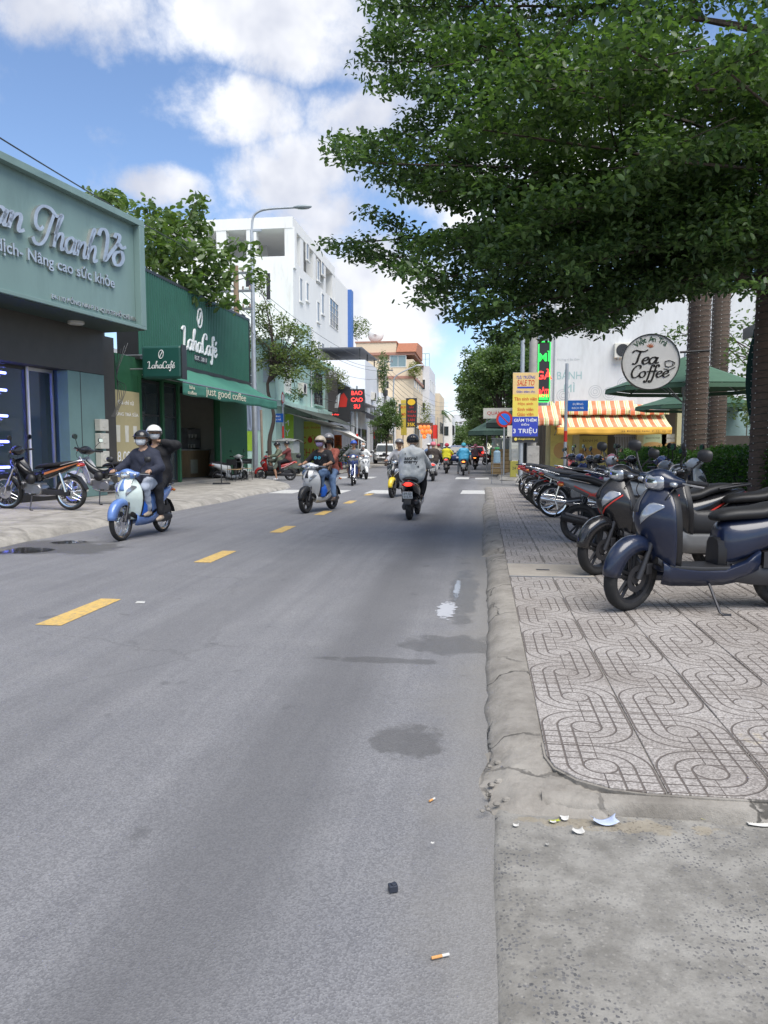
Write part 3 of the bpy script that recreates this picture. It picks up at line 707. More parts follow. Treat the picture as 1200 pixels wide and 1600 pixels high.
# sign box
sg = T('shop_sign', 'long teal box sign with silver script letters along the front of the clinic', 'sign', (-8.7, 18.45, 0), ang)
Z0, Z1 = 4.46, 7.12
mb = MB(); mb.box(-1.5, -.12, W0, 0, Z0, Z1); mb.build('box', TEAL, sg, world=False)
mb = MB()
for (a_, b_, z0, z1) in ((W0, 0, Z1 - .12, Z1 + .03), (W0, 0, Z0 - .03, Z0 + .05), (-.22, 0, Z0 + .05, Z1 - .12)): mb.box(-.119, .06, a_, b_, z0, z1)
mb.build('rim', TEAL, sg, world=False, bevel=.008)
mb = MB(); mb.box(-1.5, -.0, W0, -.02, Z0 - .045, Z0 - .031); mb.build('soffit', plain('soffit_green', (.05, .075, .07), .5), sg, world=False)
for y in (-1.7, -4.4, -7.1):
    mb = MB(); mb.lathe([(0, -.07), (.16, -.07), (.19, -.05), (.19, 0), (0, 0)], (-.75, y, Z0 - .046), n=24); mb.build('ceiling_lamp', plain('lamp_diffuser', (.55, .55, .52), .4), sg, world=False, smooth=40)
r_ = (0, 1, 0)                                  # reading direction on the street face
def span(th, px0, px1, py, x): a_, z_ = LYZ(th, px0, py, x); b_, z2 = LYZ(th, px1, py, x); return (a_ + b_) / 2, b_ - a_
yc_, w_ = span(sg, -22, 33, 345, -.12); script('an', w_, (-.12, yc_, LYZ(sg, 8, 342, -.12)[1]), r_, BRUSH, sg, world=False, h=.42, extrude=.09, stroke=.26)
yc_, w_ = span(sg, 43, 147, 365, -.12); script('Thanh', w_, (-.12, yc_, LYZ(sg, 95, 366, -.12)[1]), r_, BRUSH, sg, world=False, h=.92, extrude=.09, stroke=.26)
yc_, w_ = span(sg, 147, 193, 385, -.12); script('VO', w_, (-.12, yc_, LYZ(sg, 172, 388, -.12)[1]), r_, BRUSH, sg, world=False, h=.82, extrude=.09, stroke=.26)
yc_, w_ = span(sg, -60, 176, 425, -.12); lettering('Giao dịch- Nâng cao sức khỏe', (-.12, yc_, LYZ(sg, 95, 417, -.12)[1]), r_, BRUSH, sg, world=False, w=w_, h=.34, extrude=.05, bold=.012)
yc_, w_ = span(sg, 80, 216, 480, -.12); lettering('E4-110 ĐỒNG NAI-P.15 -Q.10-TP.HỒ CHÍ MINH', (-.12, yc_, LYZ(sg, 150, 481, -.12)[1]), r_, BRUSH, sg, world=False, w=w_, h=.17, extrude=.03, bold=.012)

# --- coffee shop
GREENC = plain('green_cladding', (.02, .10, .066), .4, var=.12, vs_=2)
GREENW = plain('green_wall', (.02, .10, .045), .6, var=.12)
GREEND = plain('green_sign_face', (.016, .075, .062), .35, var=.04)
CANV = plain('green_canvas', (.045, .175, .125), .75, var=.12, vs_=3, bump=.1, bs=25)
CREAM = plain('cream_wall', (.62, .60, .54), .8, var=.06)
CREAML = plain('cream_letter', (.66, .62, .48), .6, var=.04)
GOLD = plain('gold_board', (.42, .36, .20), .5, var=.06)
WOOD = plain('plywood', (.42, .28, .15), .6, var=.15, stretch=(2, 2, .3))
lang = R(-2.2)
lh = T('coffee_shop', 'green coffee shop with open front, striped doorway posts and counter inside', 'building', (-10.0, 30.7, 0), lang)
LW = -10.6
E1, E2, E3, E4 = (LY(lh, q, .04) for q in (222, 257, 282, 346))
mb = MB(); mb.box(-5, -4.9, LW, 0, .15, 4.2); mb.box(-4.9, -.15, -.12, 0, .15, 4.2); mb.box(-4.9, -.15, LW, LW + .12, .15, 4.2); mb.build('inner_wall', CREAM, lh, world=False)
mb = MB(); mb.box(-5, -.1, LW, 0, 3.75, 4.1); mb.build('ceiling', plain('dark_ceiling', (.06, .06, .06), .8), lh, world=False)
mb = MB(); mb.box(-5, .25, LW, .1, .13, .24); mb.build('plinth', plain('shop_plinth', (.25, .24, .22), .8), lh, world=False, bevel=.01)
mb = MB(); mb.box(-.3, 0, LW, E1 - .08, .24, 4.1); mb.box(-.3, 0, E4 + .1, .0, .24, 3.55); mb.box(-.3, 0.002, LW, 0, 3.55, 4.1); mb.build('front_wall', GREENW, lh, world=False)
for y in (E1, E2, E3, E4):
    mb = MB(); mb.box(-.16, .04, y - .07, y + .07, .24, 3.55); mb.build('door_post', GREENW, lh, world=False, bevel=.006)
for (y0, y1) in ((E1 + .08, E2 - .08), (E2 + .08, E3 - .08)):
    mb = MB()
    for (a_, b_, z0, z1) in ((y0, y1, .24, .32), (y0, y1, 3.42, 3.5), (y0, y0 + .06, .32, 3.42), (y1 - .06, y1, .32, 3.42), (y0, y1, 2.4, 2.45)): mb.box(-.12, -.04, a_, b_, z0, z1)
    w = mb.build('window', FRAME, lh, world=False)
    mb = MB(); mb.box(-.085, -.075, y0 + .061, y1 - .061, .321, 3.419); mb.build('pane', SHOPGL, w, world=False)
def simple(name, label, cat, fn, mats, loc, rz=0, group=None, bevel=0, smooth=None):
    mb = MB(); fn(mb); o = mb.build(name, mats, None, origin=(0, 0, 0), bevel=bevel, smooth=smooth); o.location = loc; o.rotation_euler = (0, 0, rz)
    return tag(o, label, cat, group)
def to_world(th, p):
    c_, s_ = math.cos(th.rotation_euler.z), math.sin(th.rotation_euler.z); l = th.location
    return (l.x + p[0] * c_ - p[1] * s_, l.y + p[0] * s_ + p[1] * c_, l.z + p[2])
# counter, shelf unit
ct = T('serving_counter', 'plywood serving counter inside the open green coffee shop', 'counter', to_world(lh, (-1.7, -1.9, .24)), lang)
mb = MB(); mb.box(-.35, .35, -1.0, 1.0, 0, 1.06); mb.build('cabinet', WOOD, ct, world=False)
mb = MB(); mb.box(-.4, .4, -1.05, 1.05, 1.061, 1.11); mb.build('worktop', plain('worktop', (.5, .48, .44), .4), ct, world=False, bevel=.006)
mb = MB(); mb.box(.351, .356, -.85, -.2, .15, .7); mb.build('notice', plain('cream_notice', (.62, .58, .42), .6), ct, world=False)
sh = T('shelf_unit', 'steel shelf unit with cups standing on the coffee shop counter', 'shelf', to_world(lh, (-1.8, -1.8, 1.35)), lang)
mb = MB()
mb.box(-.2, .2, -.62, -.58, 0, .85); mb.box(-.2, .2, .58, .62, 0, .85); mb.box(-.215, -.19, -.62, .62, .1, .8)
mb.build('frame', STEEL, sh, world=False)
for z in (.02, .42, .82): mb = MB(); mb.box(-.2, .2, -.58, .58, z, z + .03); mb.build('shelf_board', STEEL, sh, world=False)
for k in range(7):
    o = simple('paper_cup', 'small white paper cup on the coffee shop shelf', 'cup', lambda m: m.lathe([(0, 0), (.04, 0), (.055, .16), (.0, .16)], n=12), plain('cup_white', (.7, .7, .68), .5), to_world(lh, (-1.75, -2.25 + .15 * k, 1.40 if k % 2 else 1.80)), group='cups on the coffee shop shelf', smooth=40)
mb = MB(); mb.box(-.62, -.45, LW - 2.6, LW + .05, .16, 5.6); mb.box(-.45, -.30, LW - .6, LW + .02, 3.4, 5.2); mb.build('side_panel', DKWALL, lh, world=False)
# corrugated fascia
fs = T('fascia_sign', 'green corrugated metal fascia carrying white coffee shop lettering', 'sign', (-10.0, 30.7, 0), lang)
SZ0, SZ1 = 4.18, 6.74; SW = -9.4
mb = MB(); n = 62; rings = []
for k in range(n * 4 + 1):
    y = SW + (0 - SW) * k / (n * 4); x = .055 * (1 if (k % 4) in (1, 2) else 0)
    rings.append([(x + .10, y, SZ0), (x + .10, y, SZ1)])
mb.loft(rings, cap=False, closed=False); mb.build('corrugated_sheet', GREENC, fs, world=False)
mb = MB(); mb.box(-.6, .16, SW - .05, .07, SZ1, SZ1 + .09); mb.box(-.6, .16, SW - .05, .07, SZ0 - .12, SZ0); mb.box(-.6, .16, 0.005, .07, SZ0, SZ1); mb.build('rim', FRAME, fs, world=False)
mb = MB(); mb.box(-.6, .09, SW, 0, SZ0, SZ1); mb.build('backing', FRAME, fs, world=False)
yc_, w_ = span(fs, 283, 338, 538, .14); zz_ = LYZ(fs, 311, 541, .14)[1]
script('LahaCafE', w_, (.14, yc_, zz_), (0, 1, 0), WLET, fs, world=False, h=1.1, extrude=.05, stroke=.19, shear=.05)
def bean(o, right, s, parent, mat, world=False, ex=.04):
    mb = MB(); n = 28
    def e(t, q): a_ = 2 * math.pi * t; return (.62 * q * math.cos(a_) + .12 * q * math.sin(a_), q * math.sin(a_))
    vv = []; ff = []
    for k in range(n):
        for q in (.82, 1.0):
            for h in (0, ex): x, y = e(k / n, q); vv.append((x * s, y * s, h))
    for k in range(n):
        j = (k + 1) % n; a0, b0 = k * 4, j * 4
        ff += [(a0 + 1, a0 + 3, b0 + 3, b0 + 1), (a0 + 2, b0 + 2, b0 + 3, a0 + 3), (a0, a0 + 1, b0 + 1, b0)]
    mb.add(place(np.array(vv), o, right), ff)
    st = np.array([(q[0] * s, q[1] * s) for q in catmull([(-.3, -.6), (-.12, -.15), (.12, .15), (.32, .62)], 5)])
    rr = []
    for i, p in enumerate(st): rr.append([tuple(place(np.array([[p[0] + dx, p[1], h]]), o, right)[0]) for dx, h in ((-.09 * s, 0), (-.09 * s, ex), (.09 * s, ex), (.09 * s, 0))])
    mb.loft(rr); return mb.build('bean_emblem', mat, parent, world=world)
bean((.14, yc_, LYZ(fs, 311, 497, .14)[1]), (0, 1, 0), .36, fs, WLET)
mb = MB(); ys_, ws_ = span(fs, 303, 323, 560, .14); zs_ = LYZ(fs, 313, 561, .14)[1]; mb.box(.131, .16, ys_ - ws_ / 2, ys_ + ws_ / 2, zs_ - .11, zs_ + .11); pb = mb.build('date_plate', FRAME, fs, world=False)
lettering('EST. 2017', (.161, ys_, zs_), (0, 1, 0), WLET, pb, world=False, h=.13, extrude=.004, space=1.4)
# awning: frame hidden, canvas with valance
aw = T('shop_awning', 'green canvas awning with cream lettering over the coffee shop front', 'awning', (-10.0, 30.7, 0), lang)
AY0, AY1 = -9.35, -.35
def awn(i, j):
    y = AY0 + (AY1 - AY0) * j + (.10 * (1 - i)); x = .17 + 1.28 * i; z = 4.05 - .68 * i - .05 * math.sin(math.pi * i) + .010 * math.sin(j * 40)
    return (x, y, z)
mb = MB(); mb.grid(awn, 8, 60); mb.build('canopy', CANV, aw, world=False, smooth=180, solid=.006)
def val(i, j): y = AY0 + (AY1 - AY0) * j; return (1.452 + .018 * math.sin(j * 46) * i, y, 3.365 - .37 * i - .02 * math.sin(j * 23) * i)
mb = MB(); mb.grid(val, 4, 80); mb.build('valance', CANV, aw, world=False, smooth=180, solid=.004)
mb = MB(); mb.tube([(1.44, AY0, 3.37), (1.44, AY1, 3.37)], .025, 8)
for y in (AY0 + .05, -5, AY1 - .05): mb.tube([(.14, y, 3.6), (1.43, y, 3.36)], .018, 6)
mb.build('frame', STEEL, aw, world=False)
yc_, w_ = span(aw, 322, 384, 618, 1.47)
lettering('just good coffee', (1.475, yc_, 3.19), (0, 1, 0), CREAML, aw, world=False, w=w_, h=.34, extrude=.004)
lettering('laha\ncoffee', (1.478, LY(aw, 302, 1.47), 3.17), (0, 1, 0), CREAML, aw, world=False, w=.62, h=.28, extrude=.004)
# projecting box sign
hs = T('projecting_sign', 'small dark green box sign projecting on a bracket beside the awning', 'sign', to_world(lh, (1.05, -9.75, 3.42)), R(-2))
mb = MB(); mb.box(-.62, .62, -.13, .13, 0, .95); mb.build('box', GREEND, hs, world=False, bevel=.07)
mb = MB(); mb.box(.635, .66, -.16, .16, -.02, .97); mb.build('rim', FRAME, hs, world=False)
mb = MB(); mb.tube([(-.6, 0, .3), (-1.25, 0, .3)], .025); mb.tube([(-.6, 0, .7), (-1.25, 0, .7)], .025); mb.box(-1.27, -1.22, -.03, .03, .25, .75); mb.build('bracket', STEEL, hs, world=False)
script('LahaCafE', .86, (0, -.131, .36), (1, 0, 0), WLET, hs, world=False, h=.30, extrude=.01, stroke=.19, shear=.05)
bean((0, -.131, .70), (1, 0, 0), .13, hs, WLET, ex=.01)
# gold price board on the front wall
pbd = T('price_board', 'tall gold price board with white figures on the green shop wall', 'board', to_world(lh, (.06, LY(lh, 196, .06), .45)), lang)
mb = MB(); mb.box(-.02, .03, -.85, .85, 0, 2.6); mb.build('panel', GOLD, pbd, world=False, bevel=.008)
for t_, z, h_, w_ in (('Giá chỉ từ', 2.27, .13, .9), ('HỒNG TRÀ SỮA', 1.95, .15, 1.4), ('18.000Đ', .72, .30, 1.4), ('18.000Đ', .28, .30, 1.4)):
    lettering(t_, (.031, .05, z), (0, 1, 0), WLET, pbd, world=False, h=h_, w=w_, extrude=.004)
for k in (-1, 0, 1):
    mb = MB(); mb.prism([(-.09 + .05 + .48 * k, 1.12), (.09 + .05 + .48 * k, 1.12), (.11 + .05 + .48 * k, 1.6), (-.11 + .05 + .48 * k, 1.6)], .031, .036, 'x'); mb.build('cup_print', plain('cup_print', (.62, .6, .52), .6), pbd, world=False)
# electric meters on the wall beside the pilaster
METER = plain('meter_box', (.52, .50, .44), .5, var=.1)
for k, (z, h_) in enumerate(((.45, .42), (.92, .40), (1.38, .40), (1.84, .30))):
    p = to_world(cl, (FX + .45, -.50, z))
    simple('meter_box', ('lowest', 'second lowest', 'third from the ground', 'topmost')[k] + ' cream electric meter box stacked on the clinic corner', 'meter', lambda m: (m.box(-.01, .16, -.17, .17, 0, h_), m.lathe([(0, .17), (.09, .17), (.1, .16)], (0, 0, h_ * .55), 'x', 16)), METER, p, ang, group='meter boxes by the coffee shop', bevel=.012)
mb = MB()
for k in range(5): mb.tube(catmull([(-9.65 + .03 * k, 18.35, 2.2), (-9.6 + .04 * k, 18.6 + .05 * k, 2.6 + .1 * k), (-9.75, 18.9, 3.3), (-9.8, 18.9 + .2 * k, 3.9 + .1 * k)], 4), .008, 5)
tag(mb.build('meter_cable', FRAME, None), 'loose black cables looping above the electric meter boxes', 'cable')
# standing menu board on the pavement
st = T('menu_stand', 'black framed white menu stand on the pavement by the coffee shop door', 'sign', to_world(lh, (1.25, -6.0, .16)), R(20))
mb = MB()
for y in (-.33, .33): mb.box(-.02, .02, y - .02, y + .02, 0, 1.95)
mb.box(-.02, .02, -.31, .31, 1.91, 1.95); mb.box(-.02, .02, -.31, .31, .60, .64); mb.box(-.3, .3, -.35, -.31, 0, .03); mb.box(-.3, .3, .31, .35, 0, .03); mb.build('frame', FRAME, st, world=False)
for face, yy, rr in (('front', -.022, 1),):
    mb = MB(); mb.box(-.012, .012, -.31, .31, .64, 1.91); bd = mb.build('panel', plain('menu_white', (.6, .62, .58), .5), st, world=False)
for z, t_, h_ in ((1.78, 'Thơm ngon', .06), (1.66, 'mỗi ngày cùng bạn', .06), (1.25, '18.000', .16), (.95, 'Cà phê\nTrà sữa', .14)): lettering(t_, (.0135, 0, z), (0, 1, 0), FRAME, bd, world=False, h=h_, extrude=.002)
for z, t_, h_ in ((1.78, 'Thơm ngon', .06), (1.25, '18.000', .16)): lettering(t_, (-.0135, 0, z), (0, -1, 0), FRAME, bd, world=False, h=h_, extrude=.002)
# pavement chairs and tables
def cafe_chair(p, rz, label):
    t = T('folding_chair', label, 'chair', p, rz, 'chairs outside the coffee shop'); mb = MB()
    mb.box(-.2, .2, -.2, .2, .43, .45); mb.build('seat', WOOD, t, world=False)
    mb = MB(); mb.box(-.2, -.18, -.2, .2, .62, .82); mb.build('backrest', FRAME, t, world=False)
    for sx_ in (-1, 1):
        for sy in (-1, 1): mb = MB(); mb.tube([(sx_ * .23, sy * .19, 0), (sx_ * -.05 if sx_ > 0 else -.15, sy * .19, .43), *([(-.2, sy * .19, .82)] if sx_ < 0 else [])], .011, 6); mb.build('leg', FRAME, t, world=False)
cafe_chair(to_world(lh, (.9, -3.9, .16)), R(80), 'black folding chair beside the menu stand'); cafe_chair(to_world(lh, (.85, -2.6, .16)), R(-100), 'black folding chair between the small table and the shop post')
tb = T('cafe_table', 'small black folding table on the pavement between two chairs', 'table', to_world(lh, (.85, -3.2, .16)))
mb = MB(); mb.box(-.3, .3, -.3, .3, .70, .72); mb.build('table_top', FRAME, tb, world=False, bevel=.004)
for sx_ in (-1, 1):
    for sy in (-1, 1): mb = MB(); mb.tube([(sx_ * .25, sy * .25, 0), (sx_ * .2, sy * .25, .7)], .011, 6); mb.build('leg', FRAME, tb, world=False)

# --- building helpers for the row past the side street
def wincell(par, p0, u, w, h, z, mframe, mglass=GLASS, out=.05, bars=0, name='window', sill=None):
    """window on a wall: p0 = (x, y) of its lower left, u = unit direction along the wall, outward normal to the right of u"""
    n_ = (u[1], -u[0]); rot = Matrix(((u[0], n_[0], 0), (u[1], n_[1], 0), (0, 0, 1)))
    def bx(m, a0, a1, d0, d1, z0, z1):
        s0 = len(m.v); m.box(a0, a1, d0, d1, z0, z1)
        for i in range(s0, len(m.v)): q = rot @ Vector(m.v[i]); m.v[i] = (q.x + p0[0], q.y + p0[1], q.z + z)
    fr = MB(); t_ = .06
    bx(fr, 0, w, -.03, out, 0, t_); bx(fr, 0, w, -.03, out, h - t_, h); bx(fr, 0, t_, -.03, out, t_, h - t_); bx(fr, w - t_, w, -.03, out, t_, h - t_)
    for k in range(bars): a_ = w * (k + 1) / (bars + 1); bx(fr, a_ - .02, a_ + .02, -.02, out - .01, t_, h - t_)
    if bars > 1:
        for k in range(3): z_ = h * (k + 1) / 4; bx(fr, t_, w - t_, -.019, out - .011, z_ - .015, z_ + .015)
    f = fr.build(name, mframe, par)
    g_ = MB(); bx(g_, t_, w - t_, -.02, .006, t_, h - t_); g_.build('pane', mglass, f)
    if sill: s_ = MB(); bx(s_, -.06, w + .06, -.02, .14, -.09, 0); s_.build('sill', sill, f)
    return f
OFFW = plain('offwhite_render', (.72, .72, .70), .85, var=.05, vs_=.8, c2=(.48, .45, .39), c2s=.7, c2t=(.60, .85), stretch=(1, 1, .22))
MINT = plain('mint_render', (.42, .60, .53), .85, var=.08, c2=(.35, .42, .36), c2s=1.3, c2t=(.5, .75), stretch=(1, 1, .3))
CREAMB = plain('cream_render', (.66, .55, .40), .85, var=.06)
BRICKR = plain('red_band', (.36, .19, .14), .8)
ROOFT = plain('red_roof', (.40, .17, .10), .8, var=.15)
GREYW = plain('grey_render', (.52, .53, .54), .85, var=.08)
BLUEP = plain('blue_sheet', (.06, .15, .42), .5, var=.1)
DARKO = plain('dark_room', (.03, .03, .035), .9)
def along_y(par, X, wins, mframe=ALUF, mglass=GLASS, sill=None, bars=0):
    """windows on a street face (normal +x): list of (y0, w, z, h)"""
    for (y0, w, z, h) in wins: wincell(par, (X, y0), (0, 1), w, h, z, mframe, mglass, sill=sill, bars=bars)
def front_y(par, Y, wins, mframe=ALUF, mglass=GLASS, sill=None, bars=0):
    """windows on a face looking back down the street (normal -y): list of (x0, w, z, h)"""
    for (x0, w, z, h) in wins: wincell(par, (x0, Y), (1, 0), w, h, z, mframe, mglass, sill=sill, bars=bars)

# tall white block: street face X=-13, open roof storey
XW = -13.0; c0 = PX(457, 338, XW); Yc = c0[1]; Hw = c0[2]
wb = T('white_building', 'tall white five-storey building with open roof terrace and slit windows', 'building', (-16, Yc + 8, 0))
xl = PY(312, 345, Yc)[0] - 4; Ye = PX(523, 415, XW)[1]; Ye2 = PX(545, 455, XW)[1]
zt = Hw - 3.4
mb = MB(); mb.box(xl, XW, Yc, Ye, 0, zt); mb.build('wall', OFFW, wb)
H2 = PX(545, 455, XW)[2]
mb = MB(); mb.box(XW - 6, XW - .002, Ye, Ye2, 0, H2); mb.build('rear_wing', OFFW, wb)
mb = MB()
mb.box(xl, XW, Yc, Ye, Hw - .75, Hw - .3); mb.box(xl, XW, Yc, Yc + .3, Hw - .3, Hw); mb.box(XW - .3, XW, Yc + .3, Ye, Hw - .3, Hw); mb.build('roof_slab', OFFW, wb)
for px in (312, 345, 392, 452): x_ = PY(px, 350, Yc)[0]; mb = MB(); mb.box(x_ - .35, x_ + .35, Yc + .03, Yc + .6, zt, Hw - .75); mb.build('column', OFFW, wb)
for t_ in (.22, .5, .75, 1.0): y_ = Yc + (Ye - Yc) * t_; mb = MB(); mb.box(XW - .6, XW - .03, y_ - .9, y_ - .03, zt, Hw - .75); mb.build('column', OFFW, wb)
mb = MB(); mb.box(xl + 1, XW - 3, Yc + 4, Yc + 4.3, zt, Hw - .75); mb.build('penthouse_wall', GREYW, wb)
mb = MB(); mb.box(XW - .12, XW - .004, Yc + .13, Ye - .01, zt, zt + .5); mb.box(xl, XW - .004, Yc + .004, Yc + .12, zt, zt + .8); mb.build('parapet', OFFW, wb)
mb = MB(); mb.box(XW - .4, XW + .35, Ye2 - .6, Ye2 + .5, 3, PX(548, 458, XW)[2]); mb.build('blue_panel', BLUEP, wb)
def wpx(x0, y0, x1, y1):    # pixel rectangle on the street face -> window
    a_, b_ = PX(x0, y1, XW), PX(x1, y0, XW); return (a_[1], max(.35, b_[1] - a_[1]), a_[2], PX((x0 + x1) / 2, y0, XW)[2] - PX((x0 + x1) / 2, y1, XW)[2])
SL = [(468, 433, 472, 470), (478, 440, 482, 469), (495, 405, 499, 437), (502, 407, 506, 428), (495, 470, 499, 502), (502, 457, 506, 490), (495, 532, 499, 545), (502, 535, 506, 550), (515, 540, 518, 552), (523, 545, 527, 552), (478, 378, 482, 405)]
along_y(wb, XW + .002, [wpx(*q) for q in SL], OFFW, plain('dusk_glass', (.25, .27, .30), .3), sill=OFFW)
along_y(wb, XW + .002, [wpx(515, 465, 528, 508)], OFFW, GLASS, bars=2)
front_y(wb, Yc - .002, [(PY(415, 450, Yc)[0], PY(424, 450, Yc)[0] - PY(415, 450, Yc)[0], PY(415, 470, Yc)[2], 1.9), (PY(383, 450, Yc)[0], .6, PY(383, 450, Yc)[2], 1.0)], OFFW, DARKO)
# glassy teal extension on its flank
mb = MB(); a_ = PY(474, 513, 46); mb.box(a_[0] - .3, a_[0] + .35, 45.4, 46.6, 6.7, PY(474, 510, 46)[2]); tag(mb.build('water_tank_housing', plain('pale_teal_sheet', (.45, .53, .55), .5), None, bevel=.03), 'pale teal sheet housing on the mint house roof by the slit windows', 'housing')

# mint house
XM = -10.4
Ym0, Ym1 = 36.5, 49.5
mt = T('mint_house', 'weathered mint-green two-storey house behind market tarpaulins', 'building', (-13, 43, 0))
zm = 6.6
mb = MB(); mb.box(XM - 7, XM, Ym0, Ym1, .12, zm); mb.build('wall', MINT, mt)
mb = MB(); mb.box(XM - 7.1, XM + .35, Ym0 - .2, Ym1 + .1, zm, zm + .22); mb.build('roof_edge', MINT, mt)
mb = MB(); mb.box(XM, XM + .28, Ym0, Ym1, 3.5, 3.8); mb.build('ledge', MINT, mt)
along_y(mt, XM + .002, [(38.2, 1.3, 4.3, 1.9)], WHITEP, plain('pale_pane', (.5, .55, .5), .3), sill=MINT, bars=3)
along_y(mt, XM + .002, [(45.2, 2.2, 4.1, 2.0)], FRAME, GLASS, sill=MINT, bars=3)
front_y(mt, Ym0 - .002, [(XM - 2.2, 1.2, 4.2, 1.7)], WHITEP, GLASS, bars=2)
mb = MB(); mb.box(XM - .6, XM + .01, Ym0 - .05, Ym0 + .05, 4.7, 5.9); mb.build('blank_panel', plain('grey_blue_panel', (.35, .42, .45), .7), mt)
# balcony cage
mb = MB(); y0, y1, x1 = 45.0, 48.8, XM + .75
for k in range(13): y_ = y0 + (y1 - y0) * k / 12; mb.tube([(x1, y_, 3.8), (x1, y_, 6.3)], .018, 5)
for z in (3.8, 4.4, 5.1, 5.7, 6.3): mb.tube([(XM, y0, z), (x1, y0, z), (x1, y1, z), (XM, y1, z)], .02, 5)
mb.build('balcony_cage', plain('rusty_iron', (.10, .09, .085), .8), mt)
def aircon(p, label, face='x'):
    t = T('air_conditioner', label, 'air conditioner', p, 0 if face == 'x' else R(-90)); mb = MB(); mb.box(0, .32, -.45, .45, 0, .62); mb.build('casing', plain('ac_beige', (.62, .60, .54), .5), t, world=False, bevel=.02)
    mb = MB()
    for r2 in (.08, .14, .2, .26): mb.lathe([(r2 - .008, .0), (r2 + .008, .0), (r2 + .008, .015), (r2 - .008, .015)], (.321, -.12, .31), 'x', 24, closed_prof=True)
    mb.build('grille', DARKP, t, world=False)
    mb = MB(); mb.lathe([(0, 0), (.27, 0), (.27, .004), (0, .004)], (.3205, -.12, .31), 'x', 24); mb.build('fan_recess', FRAME, t, world=False)
    mb = MB()
    for y in (-.3, .3): mb.box(-.05, .34, y - .02, y + .02, -.05, -.001)
    mb.build('bracket', STEEL, t, world=False)
aircon((XM, 41.6, 4.45), 'beige outdoor air conditioner unit on the mint wall')
# market tarpaulins
TARPG = plain('grey_tarpaulin', (.34, .35, .33), .8, var=.15, c2=(.22, .21, .19), c2s=1.5)
TARPW = plain('white_tarpaulin', (.66, .65, .62), .75, var=.06, c2=(.42, .34, .25), c2s=1.6, c2t=(.58, .78))
TARPD = plain('dark_tarpaulin', (.05, .06, .05), .85, var=.2)
LIME = plain('lime_banner', (.30, .48, .04), .6)
def tarp(name, P, mat, label, nu=14, nv=14, th=.012): mb = MB(); mb.grid(P, nu, nv); return tag(mb.build(name, mat, None, smooth=180, solid=th), label, 'tarpaulin')
def sheet(a_, b_, c_, d_, sag=.1, wr=.03, f=9):
    a_, b_, c_, d_ = map(np.array, (a_, b_, c_, d_))
    return lambda i, j: tuple(((a_ * (1 - j) + b_ * j) * (1 - i) + (d_ * (1 - j) + c_ * j) * i) - np.array((0, 0, sag * math.sin(math.pi * i) * math.sin(math.pi * j) + wr * math.sin(f * j + 3 * i) * math.sin(math.pi * i))))
tarp('tarpaulin', sheet((XM, 37, 3.75), (XM, 48.5, 3.75), (XM + 2.1, 48.5, 2.75), (XM + 2.1, 37.5, 2.95), .15), TARPD, 'dark green sloping tarpaulin along the mint house')
tarp('tarpaulin', sheet((XM + .4, 37.2, 3.2), (XM + .4, 43.5, 3.15), (XM + 2.4, 43.4, 2.5), (XM + 2.4, 37.4, 2.75), .2), TARPG, 'grey tarpaulin slung below the dark one at the mint house')
tarp('tarpaulin', sheet((XM + 1.2, 40.4, 2.85), (XM + 1.5, 46.4, 2.8), (XM + 3.0, 47.2, 1.75), (XM + 2.9, 40.2, 2.25), .22, .06), TARPW, 'dirty white tarpaulin hanging over the market corner')
tarp('tarpaulin', sheet((XM + 1.9, 38.4, 2.6), (XM + 2.1, 40.6, 2.5), (XM + 2.2, 40.6, .6), (XM + 1.9, 38.5, .5), .0, .08, 14), TARPG, 'grey hanging tarpaulin curtain beside the street name post')
def banner(p, w, h, mat, lines, label, rz=0.0, lm=WLET, cat='banner'):
    """board facing back down the street, lower middle at p"""
    t = T('banner', label, cat, p, rz); mb = MB(); mb.box(-w / 2, w / 2, -.012, .012, 0, h); mb.build('panel', mat, t, world=False)
    for (tx, z, hh, ww) in lines: lettering(tx, (0, -.013, z), (1, 0, 0), lm, t, world=False, h=hh, w=ww, extrude=.004)
    return t
p_ = PY(360, 700, 36.6)
banner((p_[0] - .4, 36.5, 1.25), 3.2, 1.0, LIME, [('NH CHAY', .5, .5, 2.6)], 'lime green banner with white lettering in the side street under the striped sheet')
mb = MB(); rg = np.random.default_rng(3)
for k in range(22): mb.tube([(p_[0] - 2.2 + .17 * k, 36.45, 2.35), (p_[0] - 2.2 + .17 * k, 36.1, 4.1)], .05, 4)
mb.box(p_[0] - 2.3, p_[0] + 1.7, 36.47, 36.5, 2.3, 4.1)
tag(mb.build('roller_awning', plain('blue_white_sheet', (.38, .44, .54), .6, var=.3, vs_=2, stretch=(6, 1, .2)), None), 'blue and white ribbed sheet hanging behind the coffee shop corner', 'awning')
banner(tuple(PY(437, 705, 38.3))[:2] + (1.0,), 1.5, 2.2, LIME, [('CƠM', 1.75, .35, 1.0), ('CHAY', 1.2, .35, 1.1), ('20K', .6, .4, 1.0)], 'tall lime banner tied behind the crooked tree stem', R(10))
banner(tuple(PY(485, 712, 42.5))[:2] + (.55,), 1.45, 2.4, plain('price_yellow', (.55, .62, .12), .6), [('THỰC PHẨM', 2.05, .2, 1.2), ('CƠM', 1.35, .5, 1.2), ('CHAY', .6, .45, 1.2)], 'white and lime food price board beneath the white tarpaulin', R(8), plain('red_print', (.55, .05, .03), .6))
